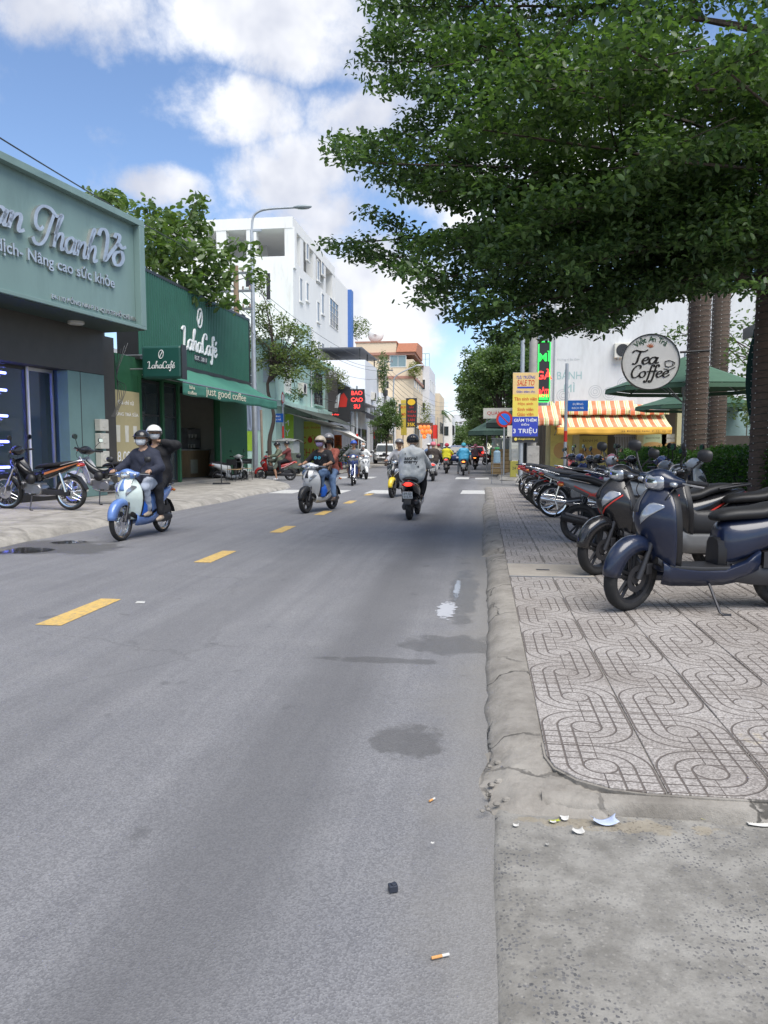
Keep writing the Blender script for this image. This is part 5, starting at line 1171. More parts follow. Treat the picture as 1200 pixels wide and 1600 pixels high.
poster(922, 705, 1.5, 1.4, YB + .9, PYEL, 'square menu poster standing inside the sandwich shop', (('BÁNH MÌ', .85, .15),))
# awnings
def awning(px0, px1, pt, pb, Yw, out, lip, label, vmat=None, txt=None):
    """striped awning on the wall y=Yw between two pixel columns; its outer edge hangs out towards the junction"""
    x0, x1 = PY(px0, pb, Yw - out)[0], PY(px1, pb, Yw - out)[0]; zb_ = PY(px0, pb, Yw - out)[2]; zt_ = PY(px0, pt, Yw)[2]
    t = T('shop_awning', label, 'awning', ((x0 + x1) / 2, Yw, zb_))
    mb = MB(); mb.grid(lambda i, j: (x0 + (x1 - x0) * j, Yw - out * i, zt_ + (zb_ - zt_) * i - .06 * math.sin(math.pi * i)), 6, 24); mb.build('canopy', STRIPE, t, smooth=180, solid=.008)
    mb = MB(); mb.grid(lambda i, j: (x0 + (x1 - x0) * j, Yw - out - .004 + .02 * math.sin(j * 38) * i, zb_ - lip * i - .015 * math.sin(j * 19) * i), 3, 60); mb.build('valance', vmat or STRIPE, t, smooth=180, solid=.006)
    mb = MB(); mb.tube([(x0, Yw - out + .02, zb_), (x1, Yw - out + .02, zb_)], .02, 6)
    for x in (x0 + .05, x1 - .05): mb.tube([(x, Yw, zb_ - .3), (x, Yw - out + .02, zb_)], .016, 6)
    mb.build('frame', STEEL, t)
    if txt: lettering(txt, (x0 + (x1 - x0) * .78, Yw - out - .02, zb_ - lip * .5), (1, 0, 0), plain('brown_ink', (.2, .1, .04), .7), t, h=.10, w=2.0, extrude=.003)
awning(870, 1050, 646, 668, YB - .01, 1.6, .30, 'lower striped awning with yellow valance on the sandwich shop', YELC, '35 ĐỒNG NAI, P.15, Q.10')
awning(860, 993, 627, 640, YB - .008, .5, .24, 'upper striped awning beneath the faded mural')
awning(985, 1046, 632, 641, YB - .012, .7, .20, 'short striped awning piece overlapping the upper awning end')
awning(838, 878, 634, 655, YB - .6, 1.5, .26, 'small striped awning beside the advertising banner')
# green LED sign
LEDG = M('green_led', (.02, .5, .08), .4, emit=(.05, 1.0, .12), es=.55)
p0, p1 = PY(841, 627, 31.0), PY(859, 535, 31.0); ls = T('led_sign', 'vertical black sign with green LED rim and red letters', 'sign', ((p0[0] + p1[0]) / 2, 31.0, 0))
mb = MB(); mb.box(p0[0], p1[0], 30.94, 31.06, p0[2], p1[2]); mb.build('box', DK, ls)
mb = MB()
for (a_, b_, c_, d_) in ((p0[0], p1[0], p1[2], p1[2] + .04), (p0[0], p1[0], p0[2] - .04, p0[2]), (p0[0] - .04, p0[0], p0[2], p1[2]), (p1[0], p1[0] + .04, p0[2], p1[2])): mb.box(a_, b_, 30.92, 31.08, c_, d_)
mb.build('led_rim', LEDG, ls)
for k, t_ in enumerate(('MÌ', 'GÀ', 'RÔTI')): lettering(t_, ((p0[0] + p1[0]) / 2, 30.939, p1[2] - .55 - .72 * k), (1, 0, 0), LEDG if k == 0 else REDT, ls, h=.42, extrude=.01, bold=.02, **({'w': .4} if k == 2 else {}))
mb = MB(); mb.box(p0[0] + .03, p1[0] - .03, 30.93, 30.939, p0[2] + .05, p0[2] + .28); mb.build('led_panel', LEDG, ls)
mb = MB(); mb.tube([(p0[0] + .25, 31.06, p0[2] + 1), (p0[0] + .25, YB, p0[2] + 1)], .03, 6); mb.tube([(p0[0] + .25, 31.06, p1[2] - .3), (p0[0] + .25, YB, p1[2] - .3)], .03, 6); mb.build('bracket', STEEL, ls)
# pale building that shows between the palms, lit screen-like menu boards
pw = T('pale_building', 'pale rendered building glimpsed between the palm trunks', 'building', (20, 46, .1)); mb = MB(); mb.box(13.6, 34, 41, 52, .1, 9.5); mb.build('wall', OFFW, pw)
front_y(pw, 40.998, [(14.6 + 3.2 * k, 1.8, z_, 1.7) for k in range(5) for z_ in (1.0, 4.6, 7.2)], OFFW, GLASS, sill=OFFW)
mbd = T('menu_board', 'row of pale blue menu panels behind the palm trunks', 'board', tuple(PY(1150, 655, 24)))
for k in range(3):
    mb = MB(); mb.box(-.9 + .62 * k, -.32 + .62 * k, -.02, .02, -.5, .35); mb.build('panel', plain('menu_blue', (.35, .50, .52), .5, var=.1, vs_=6), mbd, world=False)
mb = MB(); mb.tube([(-.9, .03, -2.6), (-.9, .03, .35)], .02, 6); mb.tube([(.92, .03, -2.6), (.92, .03, .35)], .02, 6); mb.build('frame', STEEL, mbd, world=False)

# --- advert banner on the corner pole
cp = G(822, 760); PXo = 1.66; PYo = 27.6
t = utility_pole(PXo + .12, PYo + .35, 10.5, 'concrete utility pole behind the yellow advertising banner', .17, 2)
sp_ = T('banner_pole', 'slim galvanised pole carrying the advertising banner', 'pole', (PXo - .28, PYo, .0)); mb = MB(); mb.tube([(0, 0, .04), (0, 0, 7.0)], .075, 12); mb.build('shaft', GALV, sp_, world=False, smooth=40)
mb = MB(); mb.lathe([(0, 0), (.2, 0), (.2, .05), (.1, .09), (0, .09)], (0, 0, .04), n=12); mb.build('foot', CONC, sp_, world=False)
mb = MB(); mb.box(-.22, .22, -.14, .14, .08, 1.5); o = mb.build('concrete_post', CONC, None, bevel=.02); o.location = (PXo + .15, PYo + .1, .06); tag(o, 'squat square concrete post below the advertising banner', 'post')
a_, b_ = PY(800, 691, PYo - .1), PY(842, 582, PYo - .1)
bn = T('advert_banner', 'tall yellow and blue advertising banner with sale lettering', 'banner', ((a_[0] + b_[0]) / 2, PYo - .1, a_[2]), R(3)); w, h = b_[0] - a_[0], b_[2] - a_[2]
AYEL = plain('banner_yellow', (.72, .58, .10), .6, var=.05); AORG = plain('banner_cream', (.70, .50, .22), .6, var=.06); ABLU = plain('banner_blue', (.035, .06, .40), .55, var=.05); ARED = plain('banner_red', (.55, .06, .02), .6)
for (z0, z1, m_, nm) in ((.69, 1.0, AORG, 'top_field'), (.37, .6895, AYEL, 'middle_field'), (.085, .3695, ABLU, 'blue_field'), (0, .0845, DK, 'foot_strip')):
    mb = MB(); mb.box(-w / 2, w / 2, -.012, .012, h * z0, h * z1); mb.build(nm, m_, bn, world=False)
for tx, f2, hh, ww, m_ in (('TỰU TRƯỜNG', .935, .17, .72, ABLU), ('SALE TO', .855, .20, .66, ARED), ('Giảm thêm cho', .73, .08, .7, ABLU), ('Tân sinh viên', .625, .12, .86, ARED), ('Học sinh', .55, .12, .58, ARED), ('Sinh viên', .475, .12, .6, ARED), ('Giáo viên', .405, .12, .62, ARED), ('GIẢM THÊM', .325, .15, .86, WLET), ('ĐẾN', .26, .10, .3, WLET), ('3 TRIỆU', .165, .26, .92, WLET), ('thegioidong', .045, .08, .66, AYEL)):
    lettering(tx, (0.0 if tx != 'thegioidong' else .05, -.013, h * f2), (1, 0, 0), m_, bn, world=False, h=hh, w=ww * w / .98, extrude=.004, bold=.01, shear=.2 if tx in ('TỰU TRƯỜNG', 'SALE TO') else 0)
mb = MB(); mb.box(-.3, .3, -.016, -.0125, h * .775, h * .80); mb.build('navy_bar', ABLU, bn, world=False)
mb = MB(); mb.lathe([(0, -.016), (.055, -.016), (.055, -.0125), (0, -.0125)], (-w * .36, 0, h * .045), 'y', 16); mb.build('yellow_dot', AYEL, bn, world=False)
mb = MB(); mb.tube([(-w / 2, .02, h), (w / 2, .02, h)], .015, 6); mb.tube([(-w / 2, .02, 0), (w / 2, .02, 0)], .015, 6); mb.build('batten', STEEL, bn, world=False)
# --- no parking sign
Yn = 35.0; p = PY(788, 655, Yn); ns = T('no_parking_sign', 'round blue no-parking sign with red rim on a grey post', 'sign', (p[0], Yn, .1))
mb = MB(); mb.tube([(0, .03, 0), (0, .03, p[2] + .2)], .042, 10); mb.build('post', GALV, ns, world=False, smooth=40)
rs = 12.3 / FPX * Yn
mb = MB(); mb.lathe([(0, .0), (rs, .0), (rs, .02), (0, .02)], (0, -.02, p[2] - .1), 'y', 36); mb.build('red_rim', REDP, ns, world=False)
mb = MB(); mb.lathe([(0, .0), (rs * .72, .0), (rs * .72, .008), (0, .008)], (0, -.0285, p[2] - .1), 'y', 36); mb.build('blue_field', plain('sign_bright_blue', (.02, .16, .65), .4), ns, world=False)
mb = MB(); mb.cbox((0, -.032, p[2] - .1), (rs * 1.45, .006, rs * .14), rot=Matrix.Rotation(R(45), 3, 'Y')); mb.build('red_slash', REDP, ns, world=False)
# --- street name post (right corner)
Ys = 21.5; p = PY(886, 568, Ys); sn = T('street_name_post', 'tall grey and red post with blue street name plate beside the parked bikes', 'sign', (p[0], Ys, PAV_Z))
mb = MB(); mb.tube([(0, 0, 0), (0, 0, p[2] - PAV_Z)], .045, 10); mb.build('post', GALV, sn, world=False, smooth=40)
mb = MB(); mb.tube([(0, 0, PY(886, 695, Ys)[2]), (0, 0, PY(886, 678, Ys)[2])], .048, 10); mb.build('red_band', REDP, sn, world=False)
q = PY(904, 634, Ys); mb = MB(); mb.box(.046, .60, -.012, .012, q[2] - .15 - PAV_Z, q[2] + .15 - PAV_Z); pl_ = mb.build('plate', BLUES, sn, world=False)
lettering('ĐƯỜNG', (.32, -.013, q[2] + .055 - PAV_Z), (1, 0, 0), WLET, pl_, world=False, h=.075, extrude=.003); lettering('BẠCH MÃ', (.32, -.013, q[2] - .065 - PAV_Z), (1, 0, 0), WLET, pl_, world=False, h=.08, extrude=.003)
# --- water bottle on wire stand
p = G(776, 757); ws = T('wire_stand', 'thin wire stand holding the water bottle at the pavement end', 'stand', (p[0], p[1], .02))
for sx_ in (-1, 1):
    for sy in (-1, 1): mb = MB(); mb.tube([(sx_ * .20, sy * .18, 0), (sx_ * .15, sy * .13, .8), (sx_ * .15, sy * .13, .98)], .009, 6); mb.build('leg', STEEL, ws, world=False)
for z, e in ((.62, .155), (.8, .15)):
    mb = MB(); mb.tube([(-e, -.13, z), (e, -.13, z), (e, .13, z), (-e, .13, z), (-e, -.13, z)], .007, 6); mb.build('rail', STEEL, ws, world=False)
wbt = T('water_bottle', 'large clear water bottle with green top on the wire stand', 'bottle', (p[0], p[1], .82))
mb = MB(); pr_ = [(0, .01), (.12, .01), (.135, .03)]
for k in range(6): pr_ += [(.135, .05 + .06 * k), (.128, .065 + .06 * k), (.135, .08 + .06 * k)]
pr_ += [(.135, .42), (.10, .47), (.04, .5), (.035, .54)]
mb.lathe(pr_, n=20); mb.build('shell', M('bottle_blue', (.38, .55, .66), .12, alpha=.75), wbt, world=False, smooth=60)
mb = MB(); mb.lathe([(.037, .53), (.10, .535), (.085, .60), (.0, .62)], n=14); mb.build('green_top', plain('green_plastic', (.06, .30, .10), .5), wbt, world=False, smooth=60)
# --- street stalls beyond the junction
st_ = T('food_stall', 'wicker food stall with glass case below a dark green umbrella', 'stall', (PY(783, 735, 37.5)[0], 37.5, .1))
WICK = plain('wicker', (.34, .24, .12), .8, var=.3, vs_=30)
mb = MB(); mb.box(-.5, .5, -.45, .45, 0, 1.25); mb.build('counter', WICK, st_, world=False, bevel=.02)
for k in range(6): mb = MB(); mb.box(-.51, .51, -.46, -.452, .08 + .2 * k, .12 + .2 * k); mb.build('band', plain('wicker_dark', (.2, .13, .06), .8), st_, world=False)
mb = MB(); mb.box(-.48, .48, -.4, .4, 1.251, 1.75); mb.build('glass_case', M('stall_glass', (.5, .55, .55), .1, alpha=.4), st_, world=False)
mb = MB(); mb.box(-.5, .5, -.42, .42, 1.751, 1.79); mb.build('case_top', ALUF, st_, world=False)
def market_umbrella(name, p, w, zt, ze, mat, label, pole=True, sides=8, rot=0.0, val=.22):
    t = T(name, label, 'umbrella', p, rot); mb = MB()
    ring = [(w / 2 * math.cos(2 * math.pi * (k + .5) / sides), w / 2 * math.sin(2 * math.pi * (k + .5) / sides)) for k in range(sides)]
    rings = [[(x * f2, y * f2, zt + (ze - zt) * f2 ** .85) for x, y in ring] for f2 in (.03, .35, .7, 1.0)]
    mb.loft(rings, cap=False); mb.build('canopy', mat, t, world=False, solid=.012, fixn=False)
    if val: mb = MB(); mb.loft([[(x, y, ze - .01) for x, y in ring], [(x * 1.005, y * 1.005, ze - val) for x, y in ring]], cap=False); mb.build('valance', mat, t, world=False, solid=.006)
    for k in range(sides): x, y = ring[k]; mb = MB(); mb.tube([(x * .98, y * .98, ze - .02), (0, 0, zt - .06)], .014, 5); mb.build('rib', STEEL, t, world=False)
    for k in range(sides): x, y = ring[k]; mb = MB(); mb.tube([(x * .5, y * .5, zt + (ze - zt) * .5 - .06), (0, 0, ze - .35)], .011, 5); mb.build('strut', STEEL, t, world=False)
    mb = MB(); mb.tube([(0, 0, 0), (0, 0, zt + .08)], .028, 10); mb.build('pole', GALV, t, world=False)
    mb = MB(); mb.lathe([(0, 0), (.3, 0), (.3, .06), (.06, .1), (0, .1)], n=16); mb.build('base', CONC, t, world=False)
    return t
UMBD = plain('dark_green_cloth', (.05, .09, .07), .8, var=.15); UMBG = plain('green_parasol_cloth', (.065, .135, .085), .75, var=.1)
market_umbrella('market_umbrella', (PY(772, 690, 41)[0], 41, .1), 3.0, 3.0, 2.2, UMBD, 'dark green market umbrella over the wicker stall')
market_umbrella('market_umbrella', (PY(798, 690, 37)[0], 37, .1), 2.6, 3.15, 2.5, plain('black_green_cloth', (.025, .04, .035), .8), 'nearly black market umbrella behind the no-parking sign')
vd = PY(779, 645, 40); t = T('stall_sign', 'red and white lettered stall sign above the market umbrella', 'sign', tuple(vd)); mb = MB(); mb.box(-.8, .8, -.04, .04, -.3, .25); mb.build('panel', PPL, t, world=False); lettering('QUÁN ĂN', (0, -.041, 0), (1, 0, 0), REDP, t, world=False, h=.28, extrude=.004)
mb = MB(); mb.tube([(-.6, .06, .25), (-.6, .06, -vd[2] + .1)], .03, 6); mb.tube([(.6, .06, .25), (.6, .06, -vd[2] + .1)], .03, 6); mb.build('post', STEEL, t, world=False)
yl = PY(803, 730, 33.8); t = T('display_rack', 'narrow yellow display rack beside the corner pole', 'rack', (yl[0], 33.8, .1)); mb = MB(); mb.box(-.17, .17, -.2, .2, 0, .72); mb.build('yellow_box', plain('rack_yellow', (.42, .38, .08), .5), t, world=False, bevel=.02)
lettering('24', (0, -.201, .4), (1, 0, 0), DK, t, world=False, h=.12, extrude=.003)
mb = MB(); mb.box(-.22, .22, -.18, .18, .751, 1.8); mb.build('glass_case', M('rack_glass', (.45, .48, .46), .15, alpha=.5), t, world=False)
for k in range(4): mb = MB(); mb.box(-.21, .21, -.17, .17, .9 + .24 * k, .92 + .24 * k); mb.build('shelf', STEEL, t, world=False)
mb = MB(); mb.box(-.32, .32, -.2, .1, 1.81, 2.3); mb.build('paper_panel', PPL, t, world=False)
# dark lean-to building along the right far side, seen under the trees
rb = T('market_hall', 'dim market hall behind the far street trees', 'building', (7, 52, .1)); mb = MB(); mb.box(3.2, 12, 40.5, 70, .1, 5.0); mb.build('wall', plain('market_wall', (.22, .21, .18), .85, var=.2), rb)
for k in range(8): wincell(rb, (3.198, 44.5 + 3.2 * k), (0, -1), 2.6, 2.4, .2, FRAME, DARKO)
mb = MB(); mb.box(2.0, 12.2, 40.3, 70.3, 5.0, 5.25); mb.build('roof', plain('rust_roof', (.22, .16, .12), .8, var=.2), rb)
rb = T('far_hall', 'low pale hall beyond the street trees and market hall', 'building', (14, 100, .1)); mb = MB(); mb.box(7.5, 20, 85, 125, .1, 6.0); mb.build('wall', CREAMB, rb)
for k in range(8): wincell(rb, (7.498, 90 + 4.4 * k), (0, -1), 2.6, 2.0, 1.2, FRAME, GLASS)

# --- round tea and coffee sign on a bracket
Yr = 15.6; p = PY(1016, 566, Yr); rr_ = 41.0 / FPX * Yr; rs_ = T('round_sign', 'round white sign with black brush lettering TEA COFFEE', 'sign', (p[0], Yr, p[2]), R(-6))
SGNW = plain('sign_white', (.80, .785, .75), .45, var=.04)
mb = MB(); mb.lathe([(0, .07), (rr_ * .97, .07), (rr_ * .97, -.06), (0, -.06)], n=56, axis='y'); mb.build('face', SGNW, rs_, world=False)
mb = MB(); mb.lathe([(rr_ * .97, .08), (rr_, .08), (rr_, -.08), (rr_ * .97, -.08)], n=56, axis='y', closed_prof=True); mb.build('rim', FRAME, rs_, world=False)
INK = plain('sign_ink', (.02, .017, .017), .5); GINK = plain('sign_green_ink', (.03, .10, .05), .5); OINK = plain('sign_orange_ink', (.55, .18, .08), .5)
script('tea', .52 * rr_ / .55, (-.10, -.061, .10), (1, 0, 0), INK, rs_, world=False, h=.30 * rr_ / .55, stroke=.25, shear=.18, extrude=.006)
script('Coffee', .74 * rr_ / .55, (.0, -.061, -.23), (1, 0, 0), INK, rs_, world=False, h=.36 * rr_ / .55, stroke=.24, shear=.18, extrude=.006)
for k, ch in enumerate('Việt An Trà'):
    if ch == ' ': continue
    a_ = R(128 - 76 * k / 10); v_, f_ = text_geo(ch, h=None, w=None, extrude=.005, bold=.012)
    v_[:, :2] *= .15
    c_, s_ = math.cos(a_ - math.pi / 2), math.sin(a_ - math.pi / 2); vv = v_.copy(); vv[:, 0] = v_[:, 0] * c_ - v_[:, 1] * s_ + rr_ * .80 * math.cos(a_); vv[:, 1] = v_[:, 0] * s_ + v_[:, 1] * c_ + rr_ * .80 * math.sin(a_)
    mb = MB(); mb.add(place(vv, (0, -.061, 0), (1, 0, 0)), f_); mb.build('letter', GINK, rs_, world=False, fixn=False)
mb = MB()
for a_ in (-52, -25, 0, 25, 52):
    c_, s_ = math.sin(R(a_)), math.cos(R(a_)); mb.prism([(-.02 * s_, .275), (.09 * c_ - .018 * s_, .28 + .06 * s_), (.105 * c_, .28 + .095 * s_), (.018 * s_ + .032 * c_, .288)], -.064, -.0612 - .0004 * abs(a_) / 25, 'y')
mb.build('lotus_emblem', OINK, rs_, world=False)
mb = MB()
for q in range(12): pass
mb.tube([(.27, -.064, .0), (.28, -.064, -.09), (.34, -.064, -.11), (.41, -.064, -.09), (.42, -.064, .0), (.345, -.064, .02), (.27, -.064, 0)], .009, 5); mb.tube([(.42, -.064, -.01), (.46, -.064, -.03), (.44, -.064, -.07), (.41, -.064, -.08)], .008, 5); mb.tube([(.25, -.064, -.14), (.36, -.064, -.17), (.47, -.064, -.11)], .008, 5); mb.build('cup_emblem', INK, rs_, world=False)
mb = MB(); mb.tube([(rr_, 0, .18), (rr_ + .55, 0, .2)], .022, 8); mb.build('bracket', FRAME, rs_, world=False)

# --- palm trunks wound with strings of lights
TRK = plain('palm_bark', (.13, .095, .075), .9, var=.3, vs_=9, bump=.8, bs=24, stretch=(1, 1, 4))
BULB = M('tiny_bulb', (.55, .55, .52), .3, var=.1)
def palm_trunk(x, y, r, h, label, seed):
    t = T('palm_tree', label, 'palm', (x, y, .05)); rg = np.random.default_rng(seed); rings = []; n = 90
    for k in range(n + 1):
        z = h * k / n; q = r * (1.06 - .10 * k / n) * (1 + (.035 if k % 2 else -.01)) * (1.25 - .25 * min(1, z / .6))
        rings.append([(q * math.cos(2 * math.pi * j / 18) * (1 + rg.normal(0, .008)), q * math.sin(2 * math.pi * j / 18) * (1 + rg.normal(0, .008)), z) for j in range(18)])
    mb = MB(); mb.loft(rings); mb.build('trunk', TRK, t, world=False, smooth=60)
    turns = int(h / .11); mb = MB(); m = turns * 14; wire = [(r * 1.10 * math.cos(2 * math.pi * k / 14), r * 1.10 * math.sin(2 * math.pi * k / 14), .3 + (h - .4) * k / m + rg.normal(0, .004)) for k in range(m)]
    mb.tube(wire, .005, 3, cap=False); mb.build('light_wire', plain('wire_dark', (.05, .06, .05), .7), t, world=False)
    mb = MB()
    for k in range(0, m, 2): q = wire[k]; mb.cbox((q[0] * 1.02, q[1] * 1.02, q[2]), (.011, .011, .014))
    o = mb.build('bulb_string', BULB, t, world=False); o['kind'] = 'stuff'
    FR = plain('palm_frond', (.05, .10, .03), .6, var=.2)
    for k in range(13):
        a_ = 2 * math.pi * k / 13 + rg.normal(0, .15); el = rg.uniform(.1, .9); L = rg.uniform(2.0, 2.8); mb = MB(); prev = None
        sp2 = [(math.cos(a_) * L * s_ * .9, math.sin(a_) * L * s_ * .9, h + L * (math.sin(el) * s_ - .55 * s_ * s_)) for s_ in np.linspace(0, 1, 9)]
        mb.tube(sp2, [.03, .028, .025, .022, .018, .015, .012, .008, .005], 5)
        for i_ in range(2, 9):
            for sd in (-1, 1):
                for d_ in (0, .5):
                    b_ = np.array(sp2[i_ - 1]) * (1 - d_) + np.array(sp2[i_]) * d_; tx = np.array((-math.sin(a_) * sd, math.cos(a_) * sd, -.35)); l_ = .55 * (1 - abs(i_ / 8 - .45)); dd = np.array((math.cos(a_), math.sin(a_), 0)) * .02
                    e_ = b_ + tx * l_ + dd * 12
                    mb.add([b_ - dd, b_ + dd, e_], [(0, 1, 2)])
        mb.build('frond', FR, t, world=False)
palm_trunk(PY(1086, 690, 16.3)[0], 16.3, .215, 7.2, 'palm trunk wound with fairy lights beside the round sign', 1)
palm_trunk(PY(1119, 690, 20.5)[0], 20.5, .215, 7.5, 'palm trunk with fairy lights standing behind the green parasol', 2)
palm_trunk(PY(1204, 500, 11.8)[0], 11.8, .20, 9.5, 'tall palm trunk with fairy lights rising through the big tree', 3)
# --- parasols of the terrace
market_umbrella('parasol', (PY(1066, 690, 18.3)[0], 18.3, .08), 3.55, PY(1066, 562, 18.3)[2], PY(1066, 612, 18.3)[2], UMBG, 'large open green parasol behind the palm with the round sign', rot=R(10), val=.10, sides=8)
market_umbrella('parasol', (PY(1090, 690, 23)[0], 23, .08), 3.6, PY(1090, 607, 23)[2], PY(1090, 640, 23)[2], UMBG, 'second open green parasol further back under the big tree', rot=R(20), val=.10, sides=8)
t = T('folded_parasol', 'folded dark green parasol beside the terrace roof', 'umbrella', (PY(1187, 690, 12.8)[0], 12.8, .08)); mb = MB(); zt_, zb_ = PY(1187, 505, 12.8)[2], PY(1187, 668, 12.8)[2]
rings = []
for k in range(9):
    f2 = k / 8; z = zt_ + (zb_ - zt_) * f2; q = .05 + .17 * math.sin(math.pi * min(.85, f2 * .75 + .08)); rings.append([(q * (1 + .18 * math.cos(8 * 2 * math.pi * j / 32)) * math.cos(2 * math.pi * j / 32), q * (1 + .18 * math.cos(8 * 2 * math.pi * j / 32)) * math.sin(2 * math.pi * j / 32), z) for j in range(32)])
mb.loft(rings); mb.build('folded_cloth', plain('folded_green', (.012, .05, .045), .8), t, world=False, smooth=60); mb = MB(); mb.tube([(0, 0, 0), (0, 0, zt_ + .1)], .025, 8); mb.build('pole', GALV, t, world=False)
# terrace roof corner
q = PY(1166, 505, 13.6); tr = T('terrace_hut', 'small dark-roofed terrace hut beside the folded parasol', 'building', (q[0] + 2.5, 11.5, .05))
mb = MB(); mb.box(q[0] + 1.5, q[0] + 4.5, 9.0, 13.2, .05, q[2] - .2); mb.build('wall', plain('hut_wall', (.20, .17, .13), .8), tr)
mb = MB(); mb.prism([(q[0], q[2] - .12), (q[0] + 2.6, q[2] + 1.0), (q[0] + 5.2, q[2] - .12)], 8.6, 13.6, 'y'); mb.build('roof', plain('slate_blue_roof', (.09, .11, .13), .6), tr)
mb = MB(); mb.box(q[0] - .05, q[0], 8.6, 13.6, q[2] - .28, q[2] - .10); mb.build('gutter', FRAME, tr)

aircon((PY(975, 560, YB)[0], YB, PY(975, 560, YB)[2]), 'outdoor unit high on the mural wall', 'y')
mb = MB(); mb.tube([(xs0 + .3, YB - .06, 3.3), (xs0 + .3, YB - .06, 8.1)], .05, 8); tag(mb.build('drain_pipe', GREYW, None, smooth=40), 'grey drain pipe on the mural wall behind the LED sign', 'pipe')
# ================================================================ motorcycles (x forward, y left, z up; origin on the ground between the wheels)
def sup(cx, cy, cz, hw, hh, n=14, e=2.4, axis='x'):
    """super-ellipse ring; axis x: ring in the y-z plane"""
    out = []
    for k in range(n):
        a_ = 2 * math.pi * k / n; c_, s_ = math.cos(a_), math.sin(a_)
        u_ = hw * math.copysign(abs(c_) ** (2 / e), c_); v_ = hh * math.copysign(abs(s_) ** (2 / e), s_)
        out.append({'x': (cx, cy + u_, cz + v_), 'y': (cx + u_, cy, cz + v_), 'z': (cx + u_, cy + v_, cz)}[axis])
    return out
def wheel(par, name, x, r, w, style, rim_mat, mt=None, seg=32, disc=False, spokes=5):
    rr = r - .075 if style == 'cast' else r - .06
    mb = MB(); prof = []
    for k in range(12): a_ = 2 * math.pi * k / 12; prof.append(((rr + r) / 2 + (r - rr) / 2 * 1.05 * math.cos(a_), w / 2 * math.sin(a_)))
    hub = MB(); hub.lathe([(rr + .012, -w * .36), (rr + .012, w * .36), (rr - .012, w * .30), (rr - .016, 0), (rr - .012, -w * .30)], (x, 0, r), 'y', seg, closed_prof=True)
    hub.lathe([(0, -.05), (.045, -.05), (.05, 0), (.045, .05), (0, .05)], (x, 0, r), 'y', 14)
    if style == 'cast':
        for k in range(spokes):
            a_ = 2 * math.pi * k / spokes + .3
            for d in (-.16, .16):
                c0_, c1_ = (x + .04 * math.cos(a_ + d * 2), 0, r + .04 * math.sin(a_ + d * 2)), (x + (rr - .008) * math.cos(a_ + d), 0, r + (rr - .008) * math.sin(a_ + d)); hub.tube([c0_, c1_], [.017, .012], 6)
    else:
        hub.lathe([(0, -.045), (.062, -.045), (.07, -.03), (.07, .03), (.062, .045), (0, .045)], (x, 0, r), 'y', 16)
        for k in range(32):
            a_ = 2 * math.pi * k / 32; d = .5 * (1 if k % 2 else -1); sd = .035 * (1 if (k // 2) % 2 else -1)
            hub.tube([(x + .065 * math.cos(a_ + d), sd, r + .065 * math.sin(a_ + d)), (x + (rr - .008) * math.cos(a_), 0, r + (rr - .008) * math.sin(a_))], .0022, 3, cap=False)
    if disc: hub.lathe([(.06, .055), (.105, .055), (.105, .06), (.06, .06)], (x, 0, r), 'y', 24, closed_prof=True)
    if mt: hub.xf(mt)
    h = hub.build(name, rim_mat, par, smooth=40, world=False)
    ty = MB(); ty.lathe(prof, (x, 0, r), 'y', seg, closed_prof=True)
    if mt: ty.xf(mt)
    ty.build('tyre', RUBBER, h, smooth=60, world=False)
def plate_obj(par, p, txt, tilt, name='number_plate'):
    mb = MB(); mb.box(-.004, .004, -.095, .095, -.07, .07); mb.xf(Matrix.Translation(p) @ Matrix.Rotation(tilt, 4, 'Y')); o = mb.build(name, plain('plate_white', (.72, .72, .70), .4, var=.05), par, world=False, bevel=.004)
    a_, b_ = txt
    for t_, z in ((a_, .033), (b_, -.03)):
        v_, f_ = text_geo(t_, h=.046, w=.15, extrude=.001, bold=.01); m = MB(); m.add(place(v_, (-.0045, 0, z), (0, -1, 0)), f_); m.xf(Matrix.Translation(p) @ Matrix.Rotation(tilt, 4, 'Y')); m.build('plate_text', DK, o, world=False, fixn=False)
SKINS = {}
